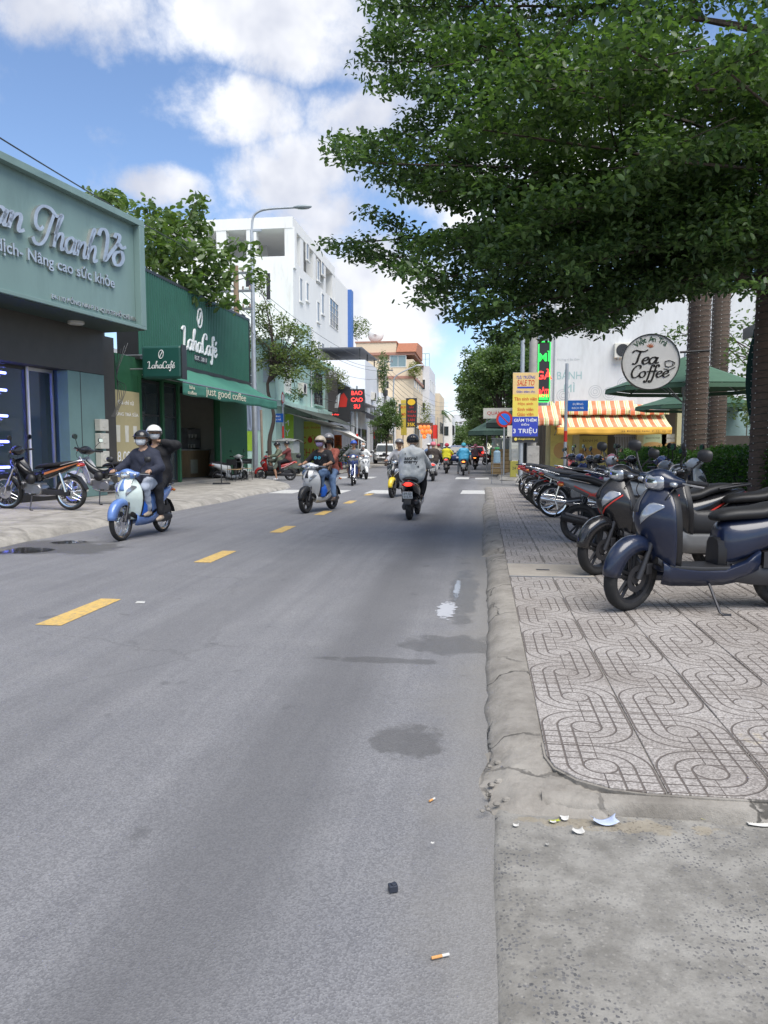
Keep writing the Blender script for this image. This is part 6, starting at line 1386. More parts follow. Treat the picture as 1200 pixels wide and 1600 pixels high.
def motorbike(kind, body, trim, label, loc, heading, steer=0.0, lean=0.0, group=None, accent=None, lamp=None, plate=None, stand=True, seatm=None, lod=1, name='motorcycle', lit=None, wheelc=None, tall=1.0, mirror=True, wire=False, apron=None, decal=None):
    """kind: 'scooter' (flat floor), 'sport' (scooter with raised spine) or 'moped' (step-through with wire wheels)"""
    t = T(name, label, 'motorcycle', loc, heading, group)
    seg = 36 if lod else 20; P = lambda mb, n_, m_, par=None, **k: mb.build(n_, m_, par or t, world=False, **k)
    sc = kind != 'moped'; rf, rw = (.265, .255) if sc else (.29, .29); xf_, xr_ = (.63, -.62) if sc else (.62, -.60)
    seatm = seatm or SEATM; rimm = wheelc or (DALLOY if sc else CHROME)
    # steering axis through the head, raked
    hx, hz = (.40, .92) if sc else (.36, .92)
    ax = (Vector((hx, 0, hz)) - Vector((xf_ - .05, 0, rf))).normalized()
    ST = Matrix.Translation((hx, 0, hz)) @ Matrix.Rotation(steer, 4, ax) @ Matrix.Translation((-hx, 0, -hz)) if steer else None
    def PS(mb, n_, m_, par=None, **k):
        if ST is not None: mb.xf(ST)
        return P(mb, n_, m_, par, **k)
    wire = wire or not sc
    if wire: rf, rw, rimm = .29, .285, wheelc or CHROME
    wheel(t, 'front_wheel', xf_, rf, .075 if wire else .10, 'wire' if wire else 'cast', rimm, ST, seg, disc=True)
    wheel(t, 'rear_wheel', xr_, rw, .08 if wire else .11, 'wire' if wire else 'cast', rimm, None, seg)
    mb = MB()
    for s in (-1, 1): mb.tube([(xf_, s * .07, rf), (xf_ - .05, s * .07, rf + .12), (hx + .03, s * .065, hz - .12)], [.026, .024, .019] if sc else [.022, .02, .017], 10)
    PS(mb, 'fork', DALLOY if sc else CHROME, smooth=40)
    # front fender
    mb = MB(); rings = []; a0, a1 = (R(8), R(158)) if sc else (R(15), R(165)); fw = .085 if sc else .062
    for k in range(15):
        a_ = a0 + (a1 - a0) * k / 14; q = rf + .028 + (.035 if sc else .02) * math.sin(math.pi * k / 14); wk = fw * (.55 + .45 * math.sin(math.pi * (.12 + .76 * k / 14)))
        ring = []
        for u_ in np.linspace(-1, 1, 9): rr_ = q - .055 * abs(u_) ** 2.6 - (.045 if abs(u_) > .99 else 0); ring.append((xf_ + rr_ * math.cos(a_), wk * u_, rf + rr_ * math.sin(a_)))
        rings.append(ring)
    mb.loft(rings, cap=False, closed=False); PS(mb, 'front_fender', body if kind != 'moped' or accent is None else accent, smooth=180, solid=.006)
    # handlebar cowl, grips, levers, mirrors
    mb = MB(); hz2 = hz + .07
    prof = ((-.21, .03, .028, .02), (-.13, .05, .045, .0), (-.07, .085, .075, .01), (0, .098, .088, .018), (.07, .085, .075, .01), (.13, .05, .045, 0), (.21, .03, .028, .02))
    mb.loft([sup(hx + .02 - .02 * abs(y) * 5, y, hz2 + dz, a_, b_, 14, 2.3, 'y') for y, a_, b_, dz in prof]); PS(mb, 'handlebar_cowl', body, smooth=60, sub=1 if lod else 0)
    hl = MB(); hl.loft([sup(hx + d, 0, hz2 + dz, a_, b_, 20, 2.9 if sc else 2.0, 'x') for d, dz, a_, b_ in ((.075, .0, .088, .064), (.096, -.004, .082, .056), (.110, -.008, .064, .042), (.116, -.01, .035, .022))]); hl_o = PS(hl, 'headlight', LENS, smooth=50)
    hb = MB(); hb.loft([sup(hx + .1135, 0, hz2 - .008, .05, .034, 14, 2.2, 'x'), sup(hx + .1185, 0, hz2 - .010, .028, .018, 14, 2.2, 'x')]); PS(hb, 'bulb', REFL, hl_o, smooth=50)
    for s in (-1, 1):
        mb = MB(); mb.tube([(hx - .03, s * .20, hz2 + .02), (hx - .075, s * .34, hz2 + .025)], .017, 10); g_ = PS(mb, 'grip', BLACKP, smooth=60)
        mb = MB(); mb.tube([(hx + .02, s * .20, hz2 + .015), (hx + .01, s * .26, hz2 + .01), (hx - .03, s * .345, hz2 + .005)], .007, 6); PS(mb, 'brake_lever', ALLOY, g_)
        if mirror:
            mb = MB(); mb.tube(catmull([(hx - .01, s * .19, hz2 + .03), (hx + .0, s * .23, hz2 + .11), (hx - .03, s * .29, hz2 + .19 * tall)], 4), .0065, 6); PS(mb, 'mirror_stem', BLACKP)
            mb = MB(); mb.loft([sup(hx - .03 + d, s * .315, hz2 + .235 * tall, a_, b_, 16, 2.6, 'x') for d, a_, b_ in ((-.012, .056, .04), (-.006, .062, .046), (.012, .055, .04), (.026, .03, .02))]); mo = PS(mb, 'mirror', BLACKP, smooth=50)
            mb = MB(); mb.loft([sup(hx - .0435, s * .315, hz2 + .235 * tall, .052, .036, 16, 2.6, 'x'), sup(hx - .042, s * .315, hz2 + .235 * tall, .052, .036, 16, 2.6, 'x')]); PS(mb, 'mirror_glass', MIRROR, mo)
        mb = MB(); mb.ball((hx + .05, s * .145, hz2 - .0), (.03, .035, .022), 10); PS(mb, 'turn_signal', AMBER if not sc else LENS, smooth=180)
    if sc:
        sport = kind == 'sport'
        # front apron: horizontal sections, nose forward
        sec = [(.30, .425, .12, .10), (.40, .475, .175, .13), (.52, .53, .215, .17), (.64, .585, .238, .21), (.74, .60, .235, .22), (.83, .575, .20, .20), (.91, .52, .145, .14), (.955, .47, .09, .08)]
        if sport: sec = [(.34, .45, .11, .10), (.45, .50, .17, .13), (.56, .565, .215, .18), (.66, .64, .235, .25), (.75, .665, .22, .26), (.84, .63, .165, .22), (.92, .55, .11, .14), (.965, .49, .07, .08)]
        pw_ = 1.55 if sport else 1.9
        def apr(u_, v_, off=0.0):
            k = v_ * (len(sec) - 1); i_ = min(int(k), len(sec) - 2); f_ = k - i_
            z, n_, w_, d_ = [sec[i_][q] * (1 - f_) + sec[i_ + 1][q] * f_ for q in range(4)]
            return (n_ - d_ * abs(u_) ** pw_ + off, w_ * u_ * (1 + off * 1.2), z)
        mb = MB(); mb.grid(lambda i_, j_: apr(-1 + 2 * i_, j_), 16, 14); P(mb, 'front_apron', apron or body, smooth=180, solid=.012, sub=1 if lod else 0)
        mb = MB(); mb.grid(lambda i_, j_: (lambda q: (min(q[0] - .045, .47 + .02 * j_), q[1] * .97, q[2]))(apr(-1 + 2 * i_, .02 + .96 * j_)), 10, 8); P(mb, 'leg_shield', BLACKP, smooth=60, solid=.01)
        mb = MB(); mb.grid(lambda i_, j_: apr((-.16 + .32 * i_) * (1.15 - .7 * j_), .60 + .36 * j_, .008), 8, 8); P(mb, 'nose_strip', trim, smooth=180, solid=.006)
        for s in (-1, 1):
            lo_, hi_ = (.42, .66) if not sport else (.40, .60)
            mb = MB(); mb.grid(lambda i_, j_: apr(s * (.26 + .56 * i_), lo_ + .05 + .20 * i_ + (.20 - .10 * i_) * j_ * math.sin(math.pi * min(.97, .12 + .8 * i_)) , .007), 10, 6); P(mb, 'turn_lamp', LENS, smooth=180, solid=.008)
            if sport: mb = MB(); mb.grid(lambda i_, j_: apr(s * (.12 + .75 * i_), .33 + .30 * i_ + .022 * j_, .010), 10, 1); P(mb, 'red_line', accent or REDP, smooth=180, solid=.004)
            # lower side panel along the floor
            mb = MB(); zz = ((.43, .40, .22), (.36, .36, .205), (.15, .335, .20), (-.05, .335, .205), (-.22, .40, .235), (-.32, .48, .27)) if not sport else ((.44, .46, .24), (.34, .42, .23), (.15, .42, .23), (-.05, .44, .24), (-.22, .50, .26), (-.32, .54, .28))
            mb.loft([[(x, s * .135, a_), (x, s * .165, a_ - .02), (x, s * .16, (a_ + b_) / 2), (x, s * .115, b_)] for x, a_, b_ in zz], cap=False, closed=False); P(mb, 'side_skirt', body if not sport else trim, smooth=60, solid=.008)
        mb = MB(); fz = .33 if not sport else .36
        mb.loft([sup(x, 0, z, w_, h_, 12, 5, 'x') for x, z, w_, h_ in ((.46, fz + .07, .13, .03), (.38, fz + .012, .15, .03), (.1, fz, .158, .025), (-.12, fz, .15, .025))]); P(mb, 'floorboard', BLACKP, smooth=50)
        if sport: mb = MB(); mb.loft([sup(x, 0, z, w_, h_, 12, 3, 'x') for x, z, w_, h_ in ((.46, .62, .075, .16), (.25, .50, .075, .14), (.05, .50, .085, .14), (-.1, .56, .11, .15))]); P(mb, 'centre_spine', BLACKP, smooth=60)
        # rear body and seat
        mb = MB(); bz = ((-.03, .50, .10, .17), (-.10, .51, .145, .185), (-.22, .545, .172, .17), (-.42, .60, .178, .135), (-.60, .66, .155, .10), (-.76, .705, .115, .075), (-.89, .745, .065, .045)) if not sport else ((-.03, .53, .10, .16), (-.12, .555, .15, .165), (-.25, .60, .172, .14), (-.42, .65, .165, .11), (-.60, .715, .14, .085), (-.76, .775, .10, .06), (-.92, .82, .05, .035))
        mb.loft([sup(x, 0, z, w_, h_, 16, 2.5, 'x') for x, z, w_, h_ in bz]); P(mb, 'rear_body', body, smooth=60, sub=1 if lod else 0)
        mb = MB(); mb.loft([sup(x, 0, z, w_, h_, 12, 3.2, 'x') for x, z, w_, h_ in ((-.025, .42, .095, .14), (-.075, .45, .125, .15))]); P(mb, 'inner_panel', BLACKP, smooth=50)
        sz = ((.0, .705, .07, .025), (-.07, .73, .12, .045), (-.20, .745, .15, .05), (-.36, .745, .152, .05), (-.44, .775, .15, .055), (-.60, .80, .135, .05), (-.72, .805, .105, .04), (-.77, .80, .06, .02)) if not sport else ((.0, .725, .07, .025), (-.07, .75, .12, .045), (-.20, .765, .15, .05), (-.36, .77, .15, .05), (-.44, .82, .145, .055), (-.60, .85, .125, .045), (-.72, .865, .09, .035), (-.78, .865, .05, .02))
        mb = MB(); mb.loft([sup(x, 0, z, w_, h_, 14, 2.6, 'x') for x, z, w_, h_ in sz]); P(mb, 'seat', seatm, smooth=70, sub=1 if lod else 0)
        if sport or accent:
            for s in (-1, 1):
                mb = MB(); mb.loft([[(x, s * (w_ + .004), z + .03), (x, s * (w_ + .004), z + .012), (x, s * (w_ - .01), z + .02)] for x, z, w_ in ((-.2, .52, .168), (-.35, .56, .176), (-.55, .66, .158), (-.7, .73, .125))]); P(mb, 'side_stripe', accent or REDP)
        tz = .75 if not sport else .82
        # grab rail, tail lamp, rear fender, plate
        mb = MB(); mb.tube(catmull([(-.55, .13, tz + .02), (-.78, .115, tz + .05), (-.93, .06, tz + .06), (-.93, -.06, tz + .06), (-.78, -.115, tz + .05), (-.55, -.13, tz + .02)], 5), .013, 8); P(mb, 'grab_rail', DALLOY if not sport else BLACKP, smooth=60)
        mb = MB(); mb.loft([sup(x, 0, tz - .045, w_, h_, 14, 2.4, 'x') for x, w_, h_ in ((-.84, .085, .04), (-.90, .075, .038), (-.925, .045, .022))]); tl = P(mb, 'tail_light', REDON if lamp == 'red' else AMBON if lamp == 'amber' else REDL, smooth=50)
        for s in (-1, 1): mb = MB(); mb.ball((-.87, s * .10, tz - .055), (.04, .03, .025), 10); P(mb, 'rear_signal', AMBER if lamp is None else REDL, smooth=180)
        mb = MB(); mb.loft([[(x, -.07, z), (x, 0, z + .02), (x, .07, z), (x, .05, z - .012), (x, -.05, z - .012)] for x, z in ((-.62, rw + .30), (-.80, .53), (-.90, .42), (-.95, .33))]); P(mb, 'rear_fender', BLACKP, smooth=50)
        if plate: plate_obj(t, (-.925, 0, .50), plate, R(-18))
        # engine, exhaust, shock
        mb = MB(); mb.loft([sup(x, .095, z, .045, h_, 12, 3, 'x') for x, z, h_ in ((-.12, .30, .07), (-.3, .285, .085), (-.5, .265, .08), (-.66, .26, .07), (-.72, .26, .04))]); mb.cbox((-.22, 0, .33), (.26, .2, .2)); mb.cbox((-.48, .11, .40), (.26, .09, .12)); P(mb, 'engine', DALLOY, smooth=40)
        mb = MB(); mb.tube([(-.15, -.09, .24), (-.35, -.13, .22), (-.45, -.145, .26)], .02, 8); mb.tube([(-.42, -.145, .27), (-.50, -.148, .285), (-.84, -.155, .36), (-.86, -.155, .365)], [.035, .06, .058, .04], 14); ex = P(mb, 'exhaust', BLACKP, smooth=50)
        mb = MB(); mb.loft([[(x, -.215, z + .03), (x, -.205, z + .055), (x, -.20, z - .03)] for x, z in ((-.52, .30), (-.66, .33), (-.80, .36))]); P(mb, 'heat_shield', ALLOY if not sport else DALLOY, ex)
        mb = MB(); mb.tube([(-.62, .10, .28), (-.55, .115, .58)], .02, 8)
        for k in range(9): mb.lathe([(.022, -.008), (.032, 0), (.022, .008)], (-.607 + .005 * k, .1025 + .001 * k, .34 + .022 * k), n=10)
        P(mb, 'shock_absorber', DALLOY, smooth=40)
    else:
        # step-through: sloping spine, leg shields, slim tail
        mb = MB(); mb.loft([sup(x, 0, z, w_, h_, 12, 2.6, 'x') for x, z, w_, h_ in ((.42, .80, .06, .09), (.30, .68, .065, .09), (.12, .56, .06, .08), (-.02, .54, .07, .09), (-.12, .60, .10, .10))]); P(mb, 'spine', body, smooth=60, sub=1 if lod else 0)
        for s in (-1, 1):
            def shield(i_, j_): z = .34 + .50 * j_; return (.30 + .20 * j_ - .10 * i_ - .05 * math.sin(math.pi * j_) * i_, s * (.055 + (.14 - .05 * abs(j_ - .55)) * i_), z + .05 * i_)
            mb = MB(); mb.grid(shield, 6, 10); P(mb, 'leg_shield', body if accent is None else accent, smooth=180, solid=.008)
            mb = MB(); mb.grid(lambda i_, j_: (lambda q: (q[0] + .012, q[1], q[2]))(shield(.25 + .5 * i_, .60 + .22 * j_ * (1 - .4 * i_))), 5, 4); P(mb, 'turn_lamp', LENS, smooth=180, solid=.006)
            mb = MB(); rows = ((-.06, .60, .09, .105), (-.2, .62, .13, .10), (-.42, .68, .125, .075), (-.62, .745, .10, .055), (-.80, .80, .06, .035))
            mb.loft([[(x, s * (w_ + .006), z + h_ * .15), (x, s * (w_ + .008), z - h_ * .25), (x, s * (w_ - .01), z)] for x, z, w_, h_ in rows[1:]]); P(mb, 'side_stripe', trim)
        mb = MB(); mb.loft([[(.50, 0, .90), (.44, -.085, .88), (.44, .085, .88)], [(.545, 0, .80), (.45, -.115, .78), (.45, .115, .78)], [(.52, 0, .68), (.44, -.10, .68), (.44, .10, .68)], [(.45, 0, .60), (.42, -.05, .60), (.42, .05, .60)]]); P(mb, 'front_cowl', body if accent is None else accent, smooth=60, sub=1 if lod else 0)
        mb = MB(); mb.loft([sup(x, 0, z, w_, h_, 14, 2.5, 'x') for x, z, w_, h_ in rows]); P(mb, 'rear_body', body, smooth=60, sub=1 if lod else 0)
        mb = MB(); mb.loft([sup(x, 0, z, w_, h_, 12, 2.8, 'x') for x, z, w_, h_ in ((.05, .70, .05, .02), (-.03, .735, .10, .035), (-.2, .755, .135, .042), (-.42, .765, .135, .042), (-.60, .795, .12, .042), (-.70, .80, .08, .03), (-.74, .80, .04, .015))]); P(mb, 'seat', seatm, smooth=70, sub=1 if lod else 0)
        mb = MB(); mb.cbox((.06, 0, .37), (.30, .18, .17)); mb.lathe([(0, -.13), (.085, -.13), (.10, -.11), (.10, .11), (.085, .13), (0, .13)], (-.03, 0, .34), 'y', 20); mb.tube([(.14, 0, .40), (.30, 0, .43)], [.075, .06], 12)
        for k in range(5): mb.tube([(.17 + .028 * k, 0, .405 + .004 * k), (.178 + .028 * k, 0, .406 + .004 * k)], .085, 12)
        P(mb, 'engine', ALLOY, smooth=40)
        mb = MB(); mb.ball((.08, .10, .52), (.09, .06, .09), 14); P(mb, 'air_box', BLACKP, smooth=180)
        mb = MB(); mb.tube(catmull([(.28, -.06, .40), (.26, -.10, .27), (.05, -.12, .23), (-.25, -.13, .25)], 4), .017, 8); mb.tube([(-.24, -.135, .25), (-.30, -.138, .26), (-.80, -.15, .34), (-.82, -.15, .345)], [.025, .045, .04, .025], 12); P(mb, 'exhaust', CHROME, smooth=50)
        mb = MB(); mb.loft([sup(x, .075, z, .012, h_, 10, 3, 'x') for x, z, h_ in ((-.02, .32, .05), (-.3, .30, .045), (-.6, .29, .055))]); mb.tube([(-.1, -.07, .36), (-.60, -.075, .29)], .018, 6); P(mb, 'swingarm', DALLOY)
        for s in (-1, 1): mb = MB(); mb.tube([(-.57, s * .10, .31), (-.48, s * .12, .63)], .022, 8); P(mb, 'shock_absorber', CHROME, smooth=40)
        mb = MB(); mb.tube(catmull([(-.50, .12, .76), (-.74, .11, .82), (-.86, .05, .84), (-.86, -.05, .84), (-.74, -.11, .82), (-.50, -.12, .76)], 4), .011, 8); P(mb, 'grab_rail', CHROME, smooth=60)
        mb = MB(); mb.loft([sup(x, 0, .765, w_, h_, 12, 2.4, 'x') for x, w_, h_ in ((-.77, .07, .035), (-.84, .055, .03), (-.86, .03, .015))]); P(mb, 'tail_light', REDON if lamp == 'red' else AMBON if lamp == 'amber' else REDL, smooth=50)
        for s in (-1, 1): mb = MB(); mb.ball((-.80, s * .075, .752), (.035, .02, .016), 10); P(mb, 'rear_signal', REDL if lod == 0 else AMBER, smooth=180)
        mb = MB(); mb.loft([[(x, -.06, z), (x, 0, z + .02), (x, .06, z), (x, .045, z - .012), (x, -.045, z - .012)] for x, z in ((-.58, rw + .33), (-.76, .56), (-.86, .43), (-.90, .36))]); P(mb, 'rear_fender', BLACKP, smooth=50)
        if plate: plate_obj(t, (-.885, 0, .50), plate, R(-20))
        for s in (-1, 1): mb = MB(); mb.tube([(-.02, s * .10, .27), (-.02, s * .24, .27)], .014, 8); P(mb, 'footpeg', RUBBER)
    # control cables, caliper, and optional flank lettering
    for s in (-1, 1):
        mb = MB(); mb.tube(catmull([(hx + .02, s * .17, hz2 + .01), (hx + .10, s * .14, hz2 - .09), (hx + .06, s * .07, hz2 - .19)], 5), .0045, 5); PS(mb, 'control_cable', BLACKP)
    mb = MB(); mb.cbox((xf_ - .085, .082, rf + .075), (.06, .035, .085)); PS(mb, 'brake_caliper', DALLOY, bevel=.008)
    if decal:
        for s in (-1, 1):
            v_, f_ = text_geo(decal, h=.035, w=.26, extrude=.004, shear=.25, bold=.01); mb = MB(); mb.add(place(v_, (-.40, s * .176, .66), (-s, 0, .22), (0, 0, 1)), f_); P(mb, 'decal', accent or REDP, fixn=False)
    if stand:
        mb = MB(); mb.tube([(.06, .11, .24), (.02, .23, .02), (.0, .25, .008), (-.05, .255, .006)], .011, 6); P(mb, 'side_stand', DALLOY)
    t.scale = (1.08, 1.08, 1.08) if not sc else (1.06, 1.06, 1.06) if group else (1, 1, 1)
    if lean: t.rotation_euler = (lean, 0, heading) ; t.rotation_mode = 'XYZ'
    return t
BK = lambda n_, c, r_=.25: paint(n_, c, r_)
P_BLUE, P_BLACK, P_GREY, P_WHITE, P_RED, P_SILV = BK('navy', (.007, .013, .036), .34), BK('gloss_black', (.012, .012, .014)), BK('grey', (.16, .165, .17)), BK('white', (.68, .69, .69)), BK('red', (.38, .02, .02)), BK('silver', (.50, .51, .52))
P_SKY, P_YEL, P_NAVY2, P_MINT = BK('sky_blue', (.11, .20, .46)), BK('yellow', (.70, .52, .03)), BK('deep_blue', (.03, .05, .16)), BK('mint_white', (.60, .69, .66))
P_ORNG = plain('orange_stripe', (.42, .14, .05), .4); P_RLINE = plain('red_stripe', (.50, .04, .03), .4); P_WLINE = plain('white_stripe', (.6, .6, .6), .4)
PV = PAV_Z
# --- parked on the right pavement: nose-out bikes first
def at_front(px, py, heading, z=PV, xf=.63): p = G(px, py, z); return (p[0] - xf * math.cos(heading), p[1] - xf * math.sin(heading), z)
def at_rear(px, py, heading, z=PV, xr=-.62): p = G(px, py, z); return (p[0] - xr * math.cos(heading), p[1] - xr * math.sin(heading), z)
GP = 'motorcycles parked on the tiled pavement'
hd = R(192); motorbike('scooter', P_BLUE, DARKP, 'dark blue scooter parked nose-out on the tiles with its side stand down', at_front(988, 953, hd), hd, R(28), group=GP)
hd = R(196); motorbike('sport', P_BLACK, BLACKP, 'black scooter with red lines parked nose-out beside the dark blue scooter', at_front(938, 898, hd), hd, R(24), group=GP, accent=P_RLINE)
hd = R(184); motorbike('sport', P_BLACK, P_GREY, 'black scooter with a thin red side stripe standing between the blue scooter and the hedge', (2.45, 8.0, PV), hd, R(-20), group=GP, accent=P_RLINE)
hd = R(-9); motorbike('sport', P_GREY, BLACKP, 'grey scooter with its tail to the road and red lettering on the flank', at_rear(910, 848, hd), hd, R(20), group=GP, accent=P_RLINE, plate=('59-T1', '628.40'), decal='AIRBLADE')
hd = R(-6); motorbike('moped', P_SILV, P_GREY, 'silver and black step-through with wire wheels, tail to the road', at_rear(868, 808, hd, xr=-.6), hd, R(15), group=GP, accent=P_BLACK)
ROW = [(855, 798, 'moped', P_BLACK, P_WLINE, P_BLACK, 'black step-through with white stripe next to the silver wire-wheeled one'), (846, 791, 'sport', P_BLACK, P_GREY, P_WLINE, 'black scooter squeezed between two step-throughs in the row'),
       (838, 785, 'moped', P_NAVY2, P_WLINE, P_NAVY2, 'deep blue step-through in the row below the street name post'), (831, 778, 'moped', P_BLACK, P_RLINE, P_BLACK, 'black step-through with red stripe standing next to the water-bottle stand end'), (829, 774, 'scooter', P_RED, BLACKP, None, 'dark red scooter last in the row by the corner post')]
for px, py, kd, c1, c2_, c3, lab in ROW: hd = R(random.uniform(-9, -3)); motorbike(kd, c1, c2_, lab, at_rear(px, py, hd, xr=-.6), hd, R(random.uniform(5, 25)), group=GP, accent=c3, lod=0, plate=('59-' + 'KLMNP'[px % 5] + str(py % 9), '%03d.%02d' % (px, py % 97)))
for k, (x, y, kd, c1, lab) in enumerate(((2.9, 12.4, 'scooter', P_WHITE, 'white scooter parked behind the grey one near the hedge'), (2.75, 13.7, 'moped', P_NAVY2, 'blue step-through parked near the hedge beside the white scooter'), (2.75, 16.6, 'scooter', P_BLACK, 'black scooter near the hedge below the striped awning'), (2.6, 17.9, 'moped', P_RED, 'red step-through near the hedge below the striped awning'))):
    hd = R(-5 + 4 * k); motorbike(kd, c1, BLACKP, lab, (x, y, PV), hd, R(18), group=GP, lod=0)
# --- parked by the clinic and the coffee shop
LPZ = .145
hd = math.atan2(-.22, -1) ; p = G(122, 797, LPZ); q = G(4, 795, LPZ); hd = math.atan2(q[1] - p[1], q[0] - p[0])
w1_ = motorbike('moped', P_BLACK, P_ORNG, 'black step-through with orange and silver flame stripe before the clinic doors', ((p[0] + q[0]) / 2, (p[1] + q[1]) / 2, LPZ), hd, R(8), accent=P_BLACK, group='motorcycles parked by the clinic')
p = G(192, 788, LPZ); w2_ = motorbike('moped', P_BLACK, P_RLINE, 'black step-through with red tail stripe and pale front cowl by the clinic pilaster', (p[0] - .45, p[1] + .1, LPZ), hd + R(6), R(-20), accent=P_SILV, group='motorcycles parked by the clinic')
p = G(360, 752, .1); motorbike('scooter', P_WHITE, DARKP, 'white scooter parked in the side street mouth behind the coffee shop post', (p[0], p[1], .0), R(60), R(10), group='motorcycles in the side street', lod=0)
for o in (w1_, w2_): o.scale = (1.2, 1.2, 1.2)
# ================================================================ people: one continuous skin per body, grown from a distance field
def surface_nets(D, ID, org, h):
    """quads around every grid edge where the field changes sign"""
    S = D < 0; nx, ny, nz = D.shape
    c = [S[i:nx - 1 + i, j:ny - 1 + j, k:nz - 1 + k] for i in (0, 1) for j in (0, 1) for k in (0, 1)]
    tot = sum(q.astype(np.int8) for q in c); mix = (tot > 0) & (tot < 8); idx = -np.ones(mix.shape, np.int64); w = np.argwhere(mix); idx[tuple(w.T)] = np.arange(len(w))
    acc = np.zeros((len(w), 3)); cnt = np.zeros(len(w)); C8 = [np.array((i, j, k)) for i in (0, 1) for j in (0, 1) for k in (0, 1)]
    for a in range(8):
        for b in range(a + 1, 8):
            if np.abs(C8[a] - C8[b]).sum() != 1: continue
            pa, pb = w + C8[a], w + C8[b]; da, db = D[tuple(pa.T)], D[tuple(pb.T)]; m = (da < 0) != (db < 0); t = np.where(m, da / np.where(m, da - db, 1), 0)
            acc += np.where(m[:, None], pa + (pb - pa) * t[:, None], 0); cnt += m
    V = org + (acc / np.maximum(cnt, 1)[:, None]) * h; F = []; FI = []
    for ax_ in range(3):
        o1, o2 = [(1, 2), (2, 0), (0, 1)][ax_]; n = [nx, ny, nz]; sl = [slice(1, n[q] - 1) for q in range(3)]; sl[ax_] = slice(0, n[ax_] - 1); s2 = list(sl); s2[ax_] = slice(1, n[ax_])
        A, B = S[tuple(sl)], S[tuple(s2)]; e = np.argwhere(A != B)
        if not len(e): continue
        e = e + np.array([s_.start for s_ in sl]); flip = S[tuple(e.T)]; d1 = np.zeros(3, int); d1[o1] = 1; d2 = np.zeros(3, int); d2[o2] = 1
        q = np.stack([idx[tuple((e - d1 - d2).T)], idx[tuple((e - d2).T)], idx[tuple(e.T)], idx[tuple((e - d1).T)]], 1)
        q[~flip] = q[~flip][:, ::-1]; F.append(q); FI.append(ID[tuple(e.T)])
    return V, np.vstack(F), np.concatenate(FI)
def grow(caps, h):
    """caps: (a, b, ra, rb, material, blend[, scale]) tapered limbs blended into one surface"""
    A = np.array([np.minimum(c[0], c[1]) - max(c[2], c[3]) for c in caps]).min(0) - 3 * h; B = np.array([np.maximum(c[0], c[1]) + max(c[2], c[3]) for c in caps]).max(0) + 3 * h
    n = np.ceil((B - A) / h).astype(int) + 1; D = np.full(n, 1.0); RAW = np.full(n, 9.0); ID = np.zeros(n, np.int16)
    for c in caps:
        a, b, ra, rb, m, k = c[:6]; a = np.array(a, float); b = np.array(b, float); sc_ = np.array(c[6]) if len(c) > 6 else np.ones(3)
        mg = max(ra, rb) * max(1, sc_.max()) + .07; lo = np.maximum(0, np.floor((np.minimum(a, b) - mg - A) / h).astype(int)); hi = np.minimum(n, np.ceil((np.maximum(a, b) + mg - A) / h).astype(int) + 1)
        g = [A[q] + np.arange(lo[q], hi[q]) * h for q in range(3)]; mid = (a + b) / 2
        X, Y, Z = [(v - mid[q]) / sc_[q] for q, v in enumerate(np.meshgrid(*g, indexing='ij'))]
        a2, b2 = (a - mid) / sc_, (b - mid) / sc_; ba = b2 - a2; t = np.clip(((X - a2[0]) * ba[0] + (Y - a2[1]) * ba[1] + (Z - a2[2]) * ba[2]) / max(ba @ ba, 1e-9), 0, 1)
        d = np.sqrt((X - a2[0] - ba[0] * t) ** 2 + (Y - a2[1] - ba[1] * t) ** 2 + (Z - a2[2] - ba[2] * t) ** 2) - (ra + (rb - ra) * t)
        s = tuple(slice(lo[q], hi[q]) for q in range(3)); o = D[s]; r = RAW[s]; u = d < r - (0.0 if m not in (5,) else -.004); ID[s] = np.where(u, m, ID[s]); RAW[s] = np.minimum(r, d)
        hh = np.clip(.5 + .5 * (o - d) / k, 0, 1); D[s] = o + (d - o) * hh - k * hh * (1 - hh)
    gx, gy, gz = np.meshgrid(*[A[q] + np.arange(n[q]) * h for q in range(3)], indexing='ij', sparse=True)   # cloth folds
    w = np.sin(34 * gz + 22 * gx + 2.2 * np.sin(19 * gy + 8 * gx)) + .7 * np.sin(57 * gx - 31 * gz + 2 * np.sin(26 * gy)) + .5 * np.sin(48 * gy + 40 * gz)
    D = D + np.where((ID == 1) | (ID == 2), .0032 * w, 0)
    return surface_nets(D, ID, A, h)
def ik(a, c, l1, l2, pole):
    a, c, pole = (np.array(q, float) for q in (a, c, pole)); d = c - a; L = np.linalg.norm(d); n = d / L; L2 = min(L, (l1 + l2) * .999)
    x = (l1 * l1 - l2 * l2 + L2 * L2) / (2 * L2); y = math.sqrt(max(l1 * l1 - x * x, 0)); p = pole - n * (pole @ n); p /= np.linalg.norm(p) + 1e-9
    return a + n * x + p * y, a + n * L2
SKIN = plain('skin', (.42, .26, .18), .55, var=.06); SKIN2 = plain('skin_tan', (.34, .19, .12), .55, var=.06); HAIR = plain('black_hair', (.012, .010, .010), .45)
CL = {}
def cloth(n_, c, r_=.85): return plain('cloth_' + n_, c, r_, var=.14, vs_=14, bump=.35, bs=26)
